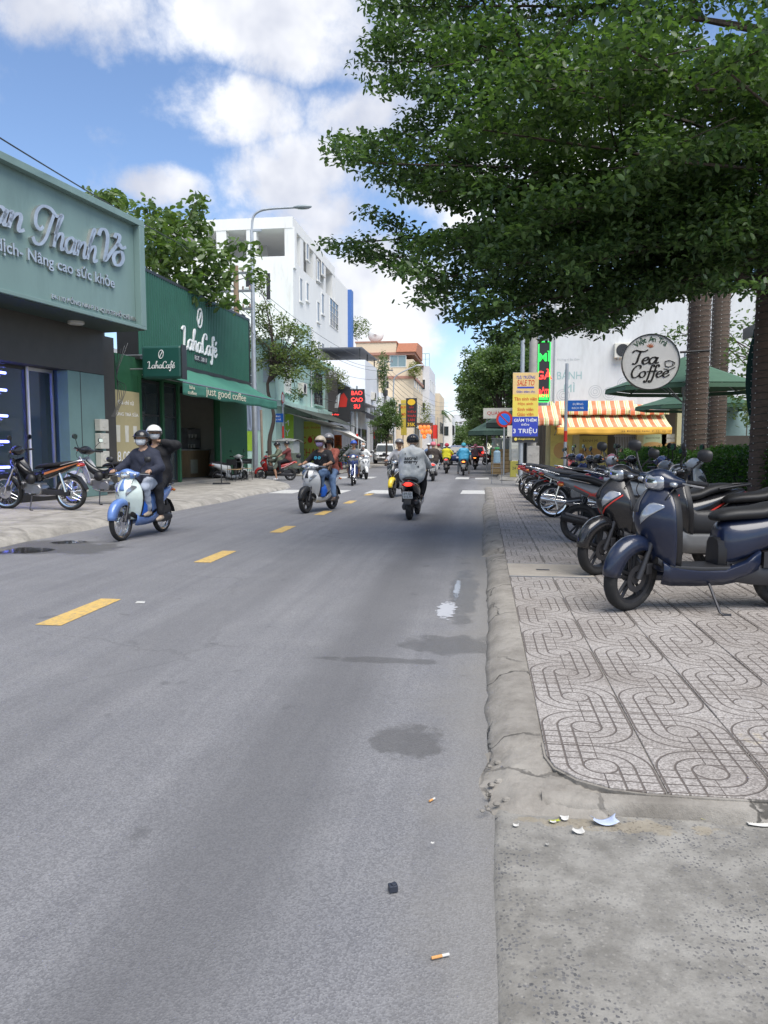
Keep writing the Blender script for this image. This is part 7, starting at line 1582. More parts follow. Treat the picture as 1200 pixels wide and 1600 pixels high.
def person(label, loc, heading, top, pants, skin=None, shoe=None, seat=(-.18, .76), lean=.12, hands=None, feet=None, helmet=None, mask=None, long_sleeve=True, long_pants=True, hood=False, hair=None, res=.02, turn=0.0, scale=1.0, fat=0.0, grip=True, glasses=False, visor=False, hvis=None, head_dz=0.0, skirt=False, knees=1.0):
    skin = skin or SKIN; shoe = shoe or cloth('shoe', (.08, .06, .05)); t = T('person', label, 'person', loc, heading); A = np.array
    P = A((seat[0], 0, seat[1] + .11)); up = A((lean, 0, 1.0)); up = up / np.linalg.norm(up); Ch = P + up * .34; Nk = P + up * .50 + A((.02, 0, 0)); Hd = Nk + A((.035, 0, .15 + head_dz))
    f = fat; caps = []; ad = lambda *q: caps.append(q)
    for y in (-.075, .075): ad(P + A((0, y, 0)), Ch + A((0, y * 1.1, 0)), .105 + f, .115 + f, 1, .05)
    ad(P + A((.03, 0, .06)), Ch, .115 + f, .12 + f, 1, .05); ad(Ch + A((-.02, -.125, .07)), Ch + A((-.02, .125, .07)), .075 + f, .075 + f, 1, .06)
    ad(P + A((0, -.085, -.02)), P + A((0, .085, -.02)), .118 + f * .6, .118 + f * .6, 2, .04)
    for y in (-.08, .08): ad(P + A((-.015, y, -.005)), P + A((.05, y, .05)), .128 + f, .125 + f, 1, .02)
    if f > .015: ad(P + A((.02, -.1, .12)), P + A((.02, .1, .12)), .125 + f, .125 + f, 1, .05)
    ad(Nk + A((-.01, 0, -.06)), Nk + A((.02, 0, .07)), .06, .05, 0, .025)
    # head: cranium, face, jaw, nose, ears, brow
    ct, st_ = math.cos(turn), math.sin(turn); hp = lambda x, y, z: Hd + A((x * ct - y * st_, x * st_ + y * ct, z))
    ad(hp(-.015, 0, .03), hp(.012, 0, .035), .092, .088, 0, .02); ad(hp(.025, 0, -.03), hp(.035, 0, -.06), .068, .052, 0, .03); ad(hp(.085, 0, .012), hp(.107, 0, -.022), .009, .014, 0, .012)
    for s in (-1, 1): ad(hp(-.005, s * .086, .01), hp(-.005, s * .09, -.02), .014, .012, 0, .01); ad(hp(.082, s * .032, .012), hp(.084, s * .034, .012), .011, .011, 5 if not glasses else 0, .004)
    ad(hp(.079, -.018, -.058), hp(.079, .018, -.058), .009, .009, 6, .006)
    if hood: ad(Nk + A((-.10, 0, -.03)), Nk + A((-.07, 0, .02)), .085, .07, 1, .06)
    hands = hands or ((.325, .285, 1.015), (.325, -.285, 1.015)); feet = feet or ((.17, .13, .375), (.17, -.13, .375))
    for s, hnd, ft in ((1, hands[0], feet[0]), (-1, hands[1], feet[1])):
        sh = Ch + A((-.015, s * .165, .07)); g = A(hnd, float); wr = g + A((-.085, -s * .01, .02)) if grip else g
        el, wr = ik(sh, wr, .285, .255, A((-.25, s * .75, -.6))); sl = .012 + f * .4
        ad(sh, el, .056 + sl, .046 + sl, 1, .03); mid = el + (wr - el) * (.9 if long_sleeve else .0)
        if long_sleeve: ad(el, mid, .045 + sl, .035 + sl, 1, .02); ad(mid, wr, .030, .026, 0, .008)
        else: ad(el, wr, .042, .028, 0, .012); ad(sh + (el - sh) * .62, el, .045, .043, 0, .01)
        if grip:
            ad(wr, g + A((-.03, 0, .028)), .029, .030, 0, .015); ad(g + A((-.022, -.022, .026)), g + A((-.022, .022, .026)), .024, .024, 0, .012)
            for q in range(4): dy = -.032 + .0215 * q; b0 = g + A((.0, dy, .034)); b1 = g + A((.03, dy, .012 - .002 * abs(q - 1.5))); b2 = g + A((.018, dy, -.022)); ad(b0, b1, .0105, .0098, 0, .004); ad(b1, b2, .0098, .0085, 0, .004)
            ad(g + A((-.03, -s * .03, .01)), g + A((-.005, -s * .05, -.012)), .012, .010, 0, .008)
        else:
            d_ = (wr - el) / (np.linalg.norm(wr - el) + 1e-9); ad(wr, wr + d_ * .07, .028, .028, 0, .012); sd = np.cross(d_, A((0, 0, 1))); sd = sd / (np.linalg.norm(sd) + 1e-9)
            for q in range(4): b0 = wr + d_ * .075 + sd * (-.03 + .02 * q); ad(b0, b0 + d_ * (.035 + .008 * (q in (1, 2))) + A((0, 0, -.012)), .010, .009, 0, .004); ad(b0 + d_ * .04 + A((0, 0, -.012)), b0 + d_ * .055 + A((0, 0, -.035)), .009, .008, 0, .004)
            ad(wr + d_ * .03 - sd * .02, wr + d_ * .07 - sd * .05, .011, .009, 0, .006)
        hip = P + A((.03, s * .095, -.015)); an = A(ft, float) + A((-.03, 0, .075)); kn, an = ik(hip, an, .43, .42, A((1.0, s * .28 * knees, .55)))
        pl = .012; ad(hip, kn, .092 + f * .6, .064 + pl, 2, .04)
        if long_pants: ad(kn, an + (kn - an) * .1, .062 + pl, .044 + pl, 2, .03); ad(an + (kn - an) * .1, an, .036, .034, 0, .01)
        else: ad(hip + (kn - hip) * .85, kn, .062, .058, 0, .01); ad(kn, an, .056, .036, 0, .02); ad(kn + (an - kn) * .25 + A((-.02, 0, 0)), kn + (an - kn) * .5 + A((-.018, 0, 0)), .045, .04, 0, .03)
        ad(an + A((-.035, 0, -.045)), an + A((.05, 0, -.055)), .034, .036, 3, .015); ad(an + A((.05, 0, -.055)), an + A((.145, s * .015, -.062)), .036, .026, 3, .015)
    if skirt: ad(P + A((.05, -.1, -.08)), P + A((.2, -.1, -.12)), .13, .12, 2, .05); ad(P + A((.05, .1, -.08)), P + A((.2, .1, -.12)), .13, .12, 2, .05)
    V, F, I = grow([(*(np.array(c[0], float), np.array(c[1], float)), *c[2:]) for c in caps], res)
    body = obj_np('body', V, F, [skin, top, pants, shoe, HAIR, plain('eye_dark', (.02, .015, .012), .3), plain('lips', (.35, .13, .11), .5)], t, np.clip(I, 0, 6), smooth=True)
    md = body.modifiers.new('smooth', 'SMOOTH'); md.factor = .5; md.iterations = 2
    RZ = Matrix.Translation(Vector(Hd)) @ Matrix.Rotation(turn, 4, 'Z')
    def shell(name, r, mat, lo, phi0=-math.pi, phi1=math.pi, th0=0.0, nu=28, nv=12, thick=.01, rx=1.05, zc=.035):
        mb = MB()
        def Q(i_, j_):
            ph = phi0 + (phi1 - phi0) * i_; lim = lo(ph); th = th0 + (lim - th0) * j_; return (r * rx * math.sin(th) * math.cos(ph) - .005, r * math.sin(th) * math.sin(ph), zc + r * math.cos(th))
        mb.grid(Q, nu, nv); mb.xf(RZ); return mb.build(name, mat, t, smooth=180, world=False, solid=thick)
    if helmet:
        lim = lambda ph: R(78) + R(34) * (1 - math.cos(ph)) / 2 + R(8) * math.sin(abs(ph)) ** 2
        h_ = shell('helmet', .127, helmet, lim, thick=.016)
        mb = MB(); pts = []
        for i_ in range(15): ph = R(-62) + R(124) * i_ / 14; pts.append([(.127 * 1.05 * math.sin(R(78)) * math.cos(ph) - .01, .127 * math.sin(R(78)) * math.sin(ph), .064), ((.127 + .05 * math.cos(ph)) * 1.05 * math.cos(ph), (.127 + .02) * math.sin(ph), .05)])
        mb.loft(pts, cap=False, closed=False); mb.xf(RZ); mb.build('peak', hvis or BLACKP, h_, smooth=180, world=False, solid=.006)
        mb = MB(); mb.tube(catmull([(.0, .118, .02), (.03, .085, -.06), (.05, 0, -.105), (.03, -.085, -.06), (0, -.118, .02)], 4), .006, 5, flat=.5); mb.xf(RZ); mb.build('chin_strap', BLACKP, h_, world=False)
        if visor: shell('visor', .136, M('visor_plastic', (.05, .05, .06), .08, alpha=.6), lambda ph: R(112), R(-70), R(70), R(74), 14, 6, .004)
    if mask:
        mb = MB()
        def Q(i_, j_): ph = R(-68) + R(136) * i_; th = R(92) + R(50) * j_; q = .097 + .022 * math.cos(ph) ** 4 * math.sin(math.pi * (.2 + .75 * j_)); return (.02 + q * math.sin(th) * math.cos(ph), q * .92 * math.sin(th) * math.sin(ph), .012 + q * math.cos(th) * 1.15)
        mb.grid(Q, 12, 8); mb.xf(RZ); m_ = mb.build('face_mask', mask, t, smooth=180, world=False, solid=.004)
        mb = MB()
        for s in (-1, 1): mb.tube([(.055, s * .083, .0), (.0, s * .098, .02)], .002, 4); mb.tube([(.05, s * .078, -.04), (.0, s * .098, -.01)], .002, 4)
        mb.xf(RZ); mb.build('ear_loop', mask, m_, world=False)
    if hair:
        mb = MB(); rg = np.random.default_rng(int(abs(loc[0]) * 100))
        for k in range(26):
            ph = R(115) + R(130) * k / 25; z0 = .02; mb.tube(catmull([(.09 * math.cos(ph), .092 * math.sin(ph), z0 + .02), (.105 * math.cos(ph) - .01, .1 * math.sin(ph), z0 - .10), (.10 * math.cos(ph) - .05 + rg.normal(0, .01), .085 * math.sin(ph) + rg.normal(0, .01), z0 - .24 * hair), (.09 * math.cos(ph) - .06, .06 * math.sin(ph) + rg.normal(0, .012), z0 - .40 * hair)], 3), [.02] * 7 + [.015, .012, .006], 5)
        mb.xf(RZ); mb.build('hair', HAIR, t, smooth=60, world=False)
    if glasses:
        mb = MB()
        for s in (-1, 1): mb.loft([sup(.098, s * .035, .012, .03, .02, 12, 2.5, 'x'), sup(.104, s * .035, .012, .027, .018, 12, 2.5, 'x')])
        mb.tube([(.1, -.01, .014), (.1, .01, .014)], .003, 4)
        for s in (-1, 1): mb.tube([(.098, s * .06, .016), (.0, s * .093, .02)], .003, 4)
        mb.xf(RZ); mb.build('sunglasses', BLACKP, t, world=False)
    if hood == 'up': shell('hood', .118, top, lambda ph: R(150), R(48), R(312), 0.0, 24, 12, .012)
    t.scale = (scale,) * 3
    return t, body, Hd
H_BLK, H_WHT, H_BEI, H_GRY, H_BLU, H_PNK, H_RED, H_TEA = M('helmet_black', (.012, .012, .014), .25, coat=.3), M('helmet_white', (.66, .66, .64), .3, coat=.4), M('helmet_beige', (.42, .36, .27), .4), M('helmet_grey', (.16, .16, .17), .3, coat=.4), M('helmet_blue', (.03, .08, .35), .35), M('helmet_pink', (.55, .16, .20), .35), M('helmet_red', (.40, .03, .06), .35), M('helmet_teal', (.05, .32, .42), .4)
MW, ML, MB_ = plain('mask_white', (.66, .68, .70), .8), plain('mask_lilac', (.42, .33, .52), .8), plain('mask_black', (.03, .03, .03), .8)
NAVYC, BLACKC, DENIM, LDENIM, GREYC, LGREY = cloth('navy', (.022, .026, .045)), cloth('black', (.014, .014, .017)), cloth('denim', (.12, .19, .32)), cloth('pale_denim', (.36, .40, .48)), cloth('grey', (.13, .14, .15)), cloth('pale_grey', (.58, .59, .58))
SANDAL = cloth('sandal', (.42, .34, .26)); RG = 'people riding motorcycles on the road'
def ride(bike, lab_b, bk, px, py, hdg, front=True, **kw):
    p = at_front(px, py, hdg, 0.0) if front else at_rear(px, py, hdg, 0.0); return motorbike(bike, *bk, lab_b, p, hdg, stand=False, **kw), p
PILL = dict(seat=(-.56, .80), grip=False, hands=((-.05, .19, 1.0), (-.05, -.19, 1.0)), feet=((-.14, .2, .30), (-.14, -.2, .30)), lean=.06)
# 1 blue and white bike, two people
p0, p1 = G(190, 845), G(257, 830); hd = math.atan2(p0[1] - p1[1], p0[0] - p1[0])
b, p = ride('scooter', 'blue and white scooter with wire wheels carrying two people past the coffee shop', (P_SKY, P_SKY), 190, 845, hd, wire=True, apron=P_MINT)
person('rider in navy hoodie, black helmet and white mask steering the blue and white bike', p, hd, NAVYC, LDENIM, shoe=SANDAL, helmet=H_BLK, mask=MW, res=.0125, hood=True, seat=(-.16, .77), hands=((.325, .30, 1.015), (.325, -.30, 1.015)), feet=((.12, .16, .35), (.12, -.16, .35)), fat=.04, turn=R(6))
kw = dict(PILL); kw.update(hands=((-.42, .16, 1.50), (-.12, -.19, 1.02)), seat=(-.52, .83), feet=((-.08, .26, .26), (-.08, -.26, .26)))
person('passenger in black with a white helmet lifting a hand to the chin strap', p, hd, BLACKC, BLACKC, shoe=SANDAL, helmet=H_WHT, mask=MW, res=.0125, hair=.6, turn=R(35), fat=.03, head_dz=.03, **kw)
mb = MB(); mb.loft([sup(x, y, z, a_, b_, 10, 2.5, 'z') for x, y, z, a_, b_ in ((.20, .13, .36, .09, .03), (.19, .15, .5, .13, .05), (.18, .13, .64, .10, .035), (.18, .11, .70, .03, .015))]); o = mb.build('carrier_bag', plain('blue_plastic_bag', (.02, .12, .55), .35, var=.2, bump=.5, bs=12), None, smooth=60, origin=(0, 0, 0)); o.location = p; o.rotation_euler = (0, 0, hd); tag(o, 'bright blue carrier bag hanging by the legs of the navy-hooded rider', 'bag')
# 2 silver scooter, two people
hd = R(-105); b, p = ride('scooter', 'silver scooter with two riders and a blue bag on its floor', (P_SILV, P_BLACK), 478, 802, hd, mirror=True)
for o in b.children:
    if o.name.startswith('front_fender'): o.data.materials[0] = BLACKP
_, bd, _h = person('rider in black T-shirt and beige helmet with lilac mask on the silver scooter', p, hd, BLACKC, DENIM, SKIN2, helmet=H_BEI, mask=ML, glasses=True, long_sleeve=False, res=.0135, fat=.01, hands=((.325, .30, 1.015), (.325, -.30, 1.015)))
for s in (-1, 1):
    mb = MB(); mb.lathe([(.012, 0), (.035, .0), (.035, .012), (.012, .012)], (.075, s * .045, 1.185), 'x', 16, closed_prof=True); o = mb.build('shirt_print', plain('cyan_print', (.05, .35, .50), .7), _, world=False)
person('passenger in rust-red shirt with dark helmet and mask on the silver scooter', p, hd, cloth('rust', (.25, .07, .05)), DENIM, SKIN2, helmet=H_GRY, mask=MB_, res=.0145, hair=.7, turn=R(20), head_dz=.02, **{**PILL, 'hands': ((-.02, .24, .95), (-.02, -.2, .95)), 'feet': ((-.10, .30, .24), (-.10, -.27, .24))})
mb = MB(); mb.loft([sup(x, y, z, a_, b_, 10, 2.5, 'z') for x, y, z, a_, b_ in ((.14, .15, .34, .09, .06), (.13, .17, .46, .12, .08), (.13, .16, .58, .09, .05), (.14, .15, .64, .03, .02))]); o = mb.build('carrier_bag', MATS['blue_plastic_bag'], None, smooth=60, origin=(0, 0, 0)); o.location = p; o.rotation_euler = (0, 0, hd); tag(o, 'blue carrier bag on the silver scooter floor', 'bag')
# 3 grey hoodie seen from behind
hd = R(88); b, p = ride('scooter', 'black scooter with lit tail lamp and white number plate under the grey-hooded rider', (P_BLACK, BLACKP), 640, 812, hd, False, lamp='red', plate=('59-S3', '015.73'))
t_, bd, hc = person('rider in pale grey hoodie with printed back and black helmet seen from behind', p, hd, LGREY, BLACKC, helmet=H_BLK, hood=True, res=.0125, fat=.05, seat=(-.26, .76), lean=.08, hands=((.30, .30, 1.0), (.30, -.30, 1.0)))
INKB = plain('hoodie_print', (.015, .015, .017), .8)
bpy.context.view_layer.update(); dg = bpy.context.evaluated_depsgraph_get()
for tx, z, w_, h_ in (('astral', 1.20, .26, .070), ('energy', 1.11, .28, .080), ('+', 1.285, .032, .032), ('✦', 1.03, .045, .055)):
    try: v_, f_ = text_geo(tx, h=h_, w=w_, extrude=.0, bold=.02)
    except Exception: continue
    y0 = {'+': .12, '✦': -.14}.get(tx, .01); vv = []
    for q in v_[:len(v_) // 2]:
        hit, loc_, _n, _i = bd.ray_cast(Vector((-1.5, y0 - q[0], z + q[1])), Vector((1, 0, 0))); vv.append(((loc_.x if hit else -.4) - .006, y0 - q[0], z + q[1]))
    mb = MB(); mb.add(vv, [tuple(f2) for f2 in f_ if max(f2) < len(vv)]); mb.build('back_print', INKB, t_, world=False, fixn=False)
# 4 - 6 oncoming
hd = R(-100); b, p = ride('sport', 'black scooter with yellow front fender coming past the grey-hooded rider', (P_BLACK, P_GREY), 613, 778, hd, accent=P_WLINE)
for o in b.children:
    if o.name.startswith('front_fender'): o.data.materials[0] = P_YEL
person('rider in striped shirt and brown helmet on the yellow-fendered scooter', p, hd, cloth('stripe_grey', (.36, .36, .38)), GREYC, SKIN2, helmet=H_GRY, res=.017, fat=.01)
hd = R(-84); b, p = ride('moped', 'dark blue step-through ridden by a person in a blue cap', (P_NAVY2, P_WLINE), 551, 759, hd)
person('rider in grey T-shirt, shorts and blue cap on the dark blue step-through', p, hd, GREYC, cloth('khaki', (.16, .15, .12)), SKIN2, helmet=H_BLU, hvis=H_BLU, long_sleeve=False, long_pants=False, res=.019, fat=.01, seat=(-.12, .78), hands=((.29, .31, 1.085), (.29, -.31, 1.085)), feet=((.10, .17, .28), (.10, -.17, .28)))
hd = R(-70); b, p = ride('scooter', 'white scooter ridden by a person with a raised hood', (P_WHITE, P_GREY), 572, 749, hd)
person('rider in pale hooded jacket and white mask on the white scooter', p, hd, LGREY, LGREY, mask=MW, hood='up', res=.02)
# 7 red and black scooter crossing from the side street
hd = R(200); b, p = ride('sport', 'red and black scooter waiting at the side street with two people', (P_RED, P_BLACK), 408, 751, hd, accent=P_WLINE)
person('rider in olive jacket and shorts with one foot on the ground at the side street', p, hd, cloth('olive', (.11, .13, .09)), cloth('olive_short', (.09, .10, .08)), SKIN2, shoe=cloth('white_shoe', (.55, .55, .55)), helmet=H_BLK, visor=True, long_pants=False, res=.02, fat=.015, feet=((.02, .30, .05), (.17, -.13, .375)))
person('passenger in dark red vest and black helmet at the side street', p, hd, cloth('maroon', (.13, .03, .03)), BLACKC, helmet=H_BLK, long_sleeve=False, res=.022, **PILL)
# 8 - 12 moving away
hd = R(92); b, p = ride('scooter', 'white classic scooter under the pink-helmeted rider', (P_WHITE, P_WHITE), 676, 752, hd, False, lamp='red', plate=('59-X1', '482.19'), lod=0)
person('rider in dark brown jacket with pink helmet on the white classic scooter', p, hd, cloth('dark_brown', (.045, .035, .03)), cloth('white_trouser', (.55, .53, .5)), helmet=H_PNK, res=.022, fat=.03)
hd = R(90); b, p = ride('sport', 'white and black scooter under the yellow-vested rider', (P_WHITE, P_BLACK), 697, 740, hd, False, lamp='red', lod=0)
person('rider in bright yellow vest and crimson helmet', p, hd, cloth('hi_vis', (.60, .55, .03)), BLACKC, helmet=H_RED, res=.025, fat=.02)
hd = R(91); b, p = ride('scooter', 'grey scooter with amber tail glow under the blue raincoat', (P_GREY, BLACKP), 724, 743, hd, False, lamp='amber', plate=('59-K2', '317.06'), lod=0)
person('rider in sky-blue raincoat with hood over the helmet', p, hd, cloth('sky_raincoat', (.06, .32, .52), .5), GREYC, helmet=H_TEA, hvis=H_TEA, res=.024, fat=.05, feet=((.0, .28, .06), (.0, -.28, .06)))
hd = R(88); b, p = ride('sport', 'black scooter with amber lamp just ahead of the blue raincoat', (P_BLACK, BLACKP), 742, 734, hd, False, lamp='amber', lod=0)
person('rider in dark checked shirt ahead of the blue raincoat', p, hd, cloth('plum', (.10, .06, .07)), BLACKC, helmet=H_PNK, res=.027)
for k, (px, py, hdg, c1, top, hm, lab_, fr) in enumerate(((668, 738, -92, P_NAVY2, cloth('blue_shirt', (.16, .24, .40)), H_WHT, ('deep blue step-through oncoming beside the white classic scooter', 'rider in blue shirt and white helmet oncoming beside the pink helmet'), True), (684, 733, 90, P_BLACK, cloth('cream', (.5, .45, .36)), H_RED, ('black step-through behind the lanterns', 'rider in cream jacket and dark red helmet before the lanterns'), False), (733, 724, 90, P_RED, cloth('slate', (.15, .18, .2)), H_BLK, ('red step-through far ahead of the blue raincoat', 'rider in slate shirt far ahead of the blue raincoat'), False))):
    hd = R(hdg); b, p = ride('moped', lab_[0], (c1, P_WLINE), px, py, hd, fr, lod=0, lamp=None if fr else 'red'); person(lab_[1], p, hd, top, BLACKC, helmet=hm, res=.03, seat=(-.12, .78), hands=((.29, .31, 1.085), (.29, -.31, 1.085)), feet=((.10, .17, .28), (.10, -.17, .28)))
hd = R(10); p = G(771, 727, .1); motorbike('sport', P_BLACK, BLACKP, 'black scooter of the green-jacketed rider parked by the wicker stall', (p[0], p[1], .1), hd, lod=0); person('rider in green jacket sitting sideways by the wicker stall', (p[0], p[1], .1), hd, cloth('green_jacket', (.02, .20, .09)), BLACKC, helmet=M('helmet_green', (.02, .22, .10), .35), res=.027)
# ================================================================ trees, hedge, plants
def leafmat(name, c, c2, tr=.35):
    m = bpy.data.materials.new(name); m.use_nodes = True; nt = m.node_tree; n = nt.nodes; b = n['Principled BSDF']; out = n['Material Output']
    g = n.new('ShaderNodeNewGeometry'); mx = n.new('ShaderNodeMix'); mx.data_type = 'RGBA'; nt.links.new(g.outputs['Random Per Island'], mx.inputs[0]); mx.inputs[6].default_value = (*c, 1); mx.inputs[7].default_value = (*c2, 1)
    nt.links.new(mx.outputs[2], b.inputs['Base Color']); b.inputs['Roughness'].default_value = .42; b.inputs['Specular IOR Level'].default_value = .4
    t = n.new('ShaderNodeBsdfTranslucent'); hs = n.new('ShaderNodeMix'); hs.data_type = 'RGBA'; hs.blend_type = 'MULTIPLY'; hs.inputs[0].default_value = 1; nt.links.new(mx.outputs[2], hs.inputs[6]); hs.inputs[7].default_value = (1.5, 1.7, .7, 1); nt.links.new(hs.outputs[2], t.inputs[0])
    ms = n.new('ShaderNodeMixShader'); ms.inputs[0].default_value = tr; nt.links.new(b.outputs[0], ms.inputs[1]); nt.links.new(t.outputs[0], ms.inputs[2]); nt.links.new(ms.outputs[0], out.inputs[0]); return m
LF_BIG, LF_OLIVE, LF_BREAD, LF_HEDGE, LF_FAR, LF_YEL = leafmat('dark_leaf', (.028, .062, .024), (.105, .17, .055)), leafmat('olive_leaf', (.08, .12, .04), (.17, .21, .08)), leafmat('broad_leaf', (.055, .10, .03), (.13, .19, .06)), leafmat('hedge_leaf', (.028, .085, .012), (.07, .16, .025)), leafmat('street_tree_leaf', (.055, .10, .034), (.14, .20, .075)), leafmat('yellowish_leaf', (.10, .15, .03), (.22, .22, .05))
BARK = plain('tree_bark', (.07, .055, .045), .9, var=.3, vs_=12, bump=.6, bs=30, stretch=(1, 1, .3))
def leaves(P, size, rg, up=.5, asp=.5, dirs=None):
    """one small folded blade per point: (n*6 verts, n*4 tris)"""
    n = len(P); d = rg.normal(0, 1, (n, 3)) if dirs is None else dirs + rg.normal(0, .35, (n, 3)); d[:, 2] *= .55; d /= np.linalg.norm(d, axis=1)[:, None]
    nr = rg.normal(0, 1, (n, 3)) * (1 - up); nr[:, 2] += up * 1.6; nr -= d * (nr * d).sum(1)[:, None]; nr /= np.linalg.norm(nr, axis=1)[:, None] + 1e-9; s = np.cross(d, nr)
    L = size * rg.uniform(.65, 1.25, n)[:, None]; W = L * asp * .5; dr = np.array((0, 0, -1)) * L * .14
    V = np.stack([P, P + d * L * .45 + s * W + nr * L * .07, P + d * L * .8 + s * W * .85 + nr * L * .04 + dr * .6, P + d * L + dr, P + d * L * .8 - s * W * .85 + nr * L * .04 + dr * .6, P + d * L * .45 - s * W + nr * L * .07], 1).reshape(-1, 3)
    b = np.arange(n)[:, None] * 6; F = np.concatenate([b + np.array([[0, 1, 2]]), b + np.array([[0, 2, 3]]), b + np.array([[0, 3, 4]]), b + np.array([[0, 4, 5]])], 0)
    return V, F
def crown(par, P, size, mat, seed, loc, name='crown', **k):
    rg = np.random.default_rng(seed); V, F = leaves(P, size, rg, **k); o = obj_np(name, V - np.array(loc), F, mat, par); o['kind'] = 'stuff'; return o
def clump_pts(C, rad, n, rg):
    """points in flattened clumps, denser at the shell"""
    m = len(C); u = rg.normal(0, 1, (m, n, 3)); u /= np.linalg.norm(u, axis=2)[..., None]; r = rg.random((m, n, 1)) ** .45; return (C[:, None, :] + u * r * np.array(rad)).reshape(-1, 3)
def limb(mb, pts, r0, r1, n=8): q = catmull(pts, 4); mb.tube(q, [r0 + (r1 - r0) * (i / (len(q) - 1)) ** .8 for i in range(len(q))], n)
# --- the big layered tree over the pavement
rg = np.random.default_rng(21); base = np.array((5.6, 11.2, .05))
bt = T('shade_tree', 'big dark-leaved shade tree spreading in tiers over pavement and road', 'tree', base)
mb = MB(); trunk = [base, base + (-.1, 0, 1.5), base + (-.35, -.1, 3.0), base + (-.3, .1, 5.0), base + (-.1, .2, 7.5), base + (.1, .1, 10.5)]
limb(mb, trunk, .22, .07, 12)
TIPS = [(592, 12, 10.5), (548, 98, 10.3), (575, 60, 11.5), (602, 150, 9.6), (552, 165, 11), (503, 235, 10.2), (530, 255, 9.4), (585, 285, 10.8), (640, 305, 9.2), (577, 333, 10.6), (612, 352, 10.2), (500, 384, 10.3), (530, 372, 9.8), (570, 412, 10.4), (640, 445, 9.6), (650, 475, 11.2), (690, 508, 10), (745, 548, 10.5), (740, 500, 9), (805, 552, 11), (850, 530, 9.2), (885, 545, 12), (945, 555, 11.4), (930, 500, 8.8), (1000, 505, 12.5), (700, 60, 8.2), (720, 200, 7.8), (800, 120, 7.2), (820, 330, 7.8), (880, 420, 8.2), (950, 60, 6.8), (1000, 250, 7.2), (1080, 380, 8.2), (1120, 100, 6.8), (680, 380, 8.6), (760, 420, 8.2), (640, -80, 10), (760, -250, 9), (1000, -300, 8.5), (1160, 460, 12.5), (1040, 470, 10.5)]
CP = []
def spray(tip, root, rg, w=.5):
    """leafy twig ends along the outer two thirds of a limb"""
    d = tip - root; L = np.linalg.norm(d); out = []
    for t_ in np.linspace(.38, 1.0, max(5, int(L / .30))):
        side = np.array((-d[1], d[0], 0)) / (L + 1e-9); wd = (1.06 - t_) * L * .34 + .12
        for q in range(3): out.append(root + d * t_ + side * rg.uniform(-1, 1) * wd + np.array((0, 0, rg.normal(.06, .10) + .25 * math.sin(math.pi * t_))))
    return out
OUT_Y = [-900, 0, 35, 52, 105, 140, 150, 175, 192, 215, 250, 275, 300, 318, 332, 352, 362, 379, 402, 420, 430, 449, 478, 484, 507, 551, 900]; OUT_X = [700, 558, 602, 558, 544, 576, 655, 605, 610, 503, 503, 555, 590, 680, 740, 740, 640, 500, 506, 570, 650, 637, 640, 675, 722, 715, 715]
def keep(p):
    """the crown's outline: bare gaps between the tiers, clear stem height below"""
    d = np.array(p) - _c; px, py = 600 + FPX * (d @ _r) / (d @ _f), 800 - FPX * (d @ _u) / (d @ _f)
    return px > np.interp(py, OUT_Y, OUT_X) + 20 and py < np.interp(px, [700, 740, 800, 860, 930, 985, 1040, 1100, 1200, 1600], [505, 528, 530, 520, 525, 492, 462, 455, 460, 420])
for px, py, Y in TIPS:
    tip = PY(px, py, Y); z_at = max(4.3, min(10, tip[2] - .25 * (base[0] - tip[0]) * rg.uniform(.1, .5))); k = np.interp(z_at, [p[2] for p in trunk], range(len(trunk))); i_ = int(min(k, len(trunk) - 2)); root = np.array(trunk[i_]) + (np.array(trunk[i_ + 1]) - np.array(trunk[i_])) * (k - i_)
    mid = root + (tip - root) * .5 + np.array((0, 0, .12 * np.linalg.norm(tip - root) * rg.uniform(.3, 1))); CP += spray(tip, root, rg)
    for f_ in np.linspace(.96, .3, 12):
        e_ = root * (1 - f_) ** 2 + 2 * mid * f_ * (1 - f_) + tip * f_ ** 2; m_ = (root + e_) / 2 + (mid - (root + tip) / 2) * f_ * .5
        if keep(e_) and keep((m_ + e_) / 2) and keep(m_): limb(mb, [root, m_, e_], .055, .008, 6); break
    sd = np.array((-(tip - root)[1], (tip - root)[0], 0)); sd /= np.linalg.norm(sd)
    for q in range(4): f_ = rg.uniform(.35, .9); b0 = root * (1 - f_) ** 2 + 2 * mid * f_ * (1 - f_) + tip * f_ ** 2; keep(b0) and keep(b0 + sd * .8 + (tip - root) * .12) and keep(b0 - sd * .8) and keep(b0 + (tip - root) * .15) and limb(mb, [b0, b0 + sd * rg.choice((-1, 1)) * .35 + (tip - root) * .06, b0 + sd * rg.choice((-1, 1)) * .75 + (tip - root) * .12], .016, .004, 4)
for px, py in ((1010, 330), (760, 290), (900, 440)):   # the dark arching limbs that show below the crown
    tip = PY(px, py, 9.6); limb(mb, [np.array(trunk[2]), PY(1150, 430, 10.6), PY(1100, 345, 10.2), PY((px + 1060) / 2, (py + 320) / 2, 9.9), tip], .085, .02, 8)
mb.build('trunk', BARK, bt, smooth=60)
CP = [p for p in CP if keep(p)]
fillp = []
while len(fillp) < 400:
    p = PY(rg.uniform(520, 1560), rg.uniform(-420, 545), rg.uniform(7.5, 13.0))
    if keep(p): fillp.append(p)
for px, py in ((580, 333), (592, 338), (604, 345), (615, 352), (628, 356)): fillp += [PY(px, py, 10.4)]
CP = np.array(CP + fillp); PT = clump_pts(CP, (.30, .30, .10), 56, rg); crown(bt, PT, .082, LF_BIG, 5, base, up=.55, asp=.50)
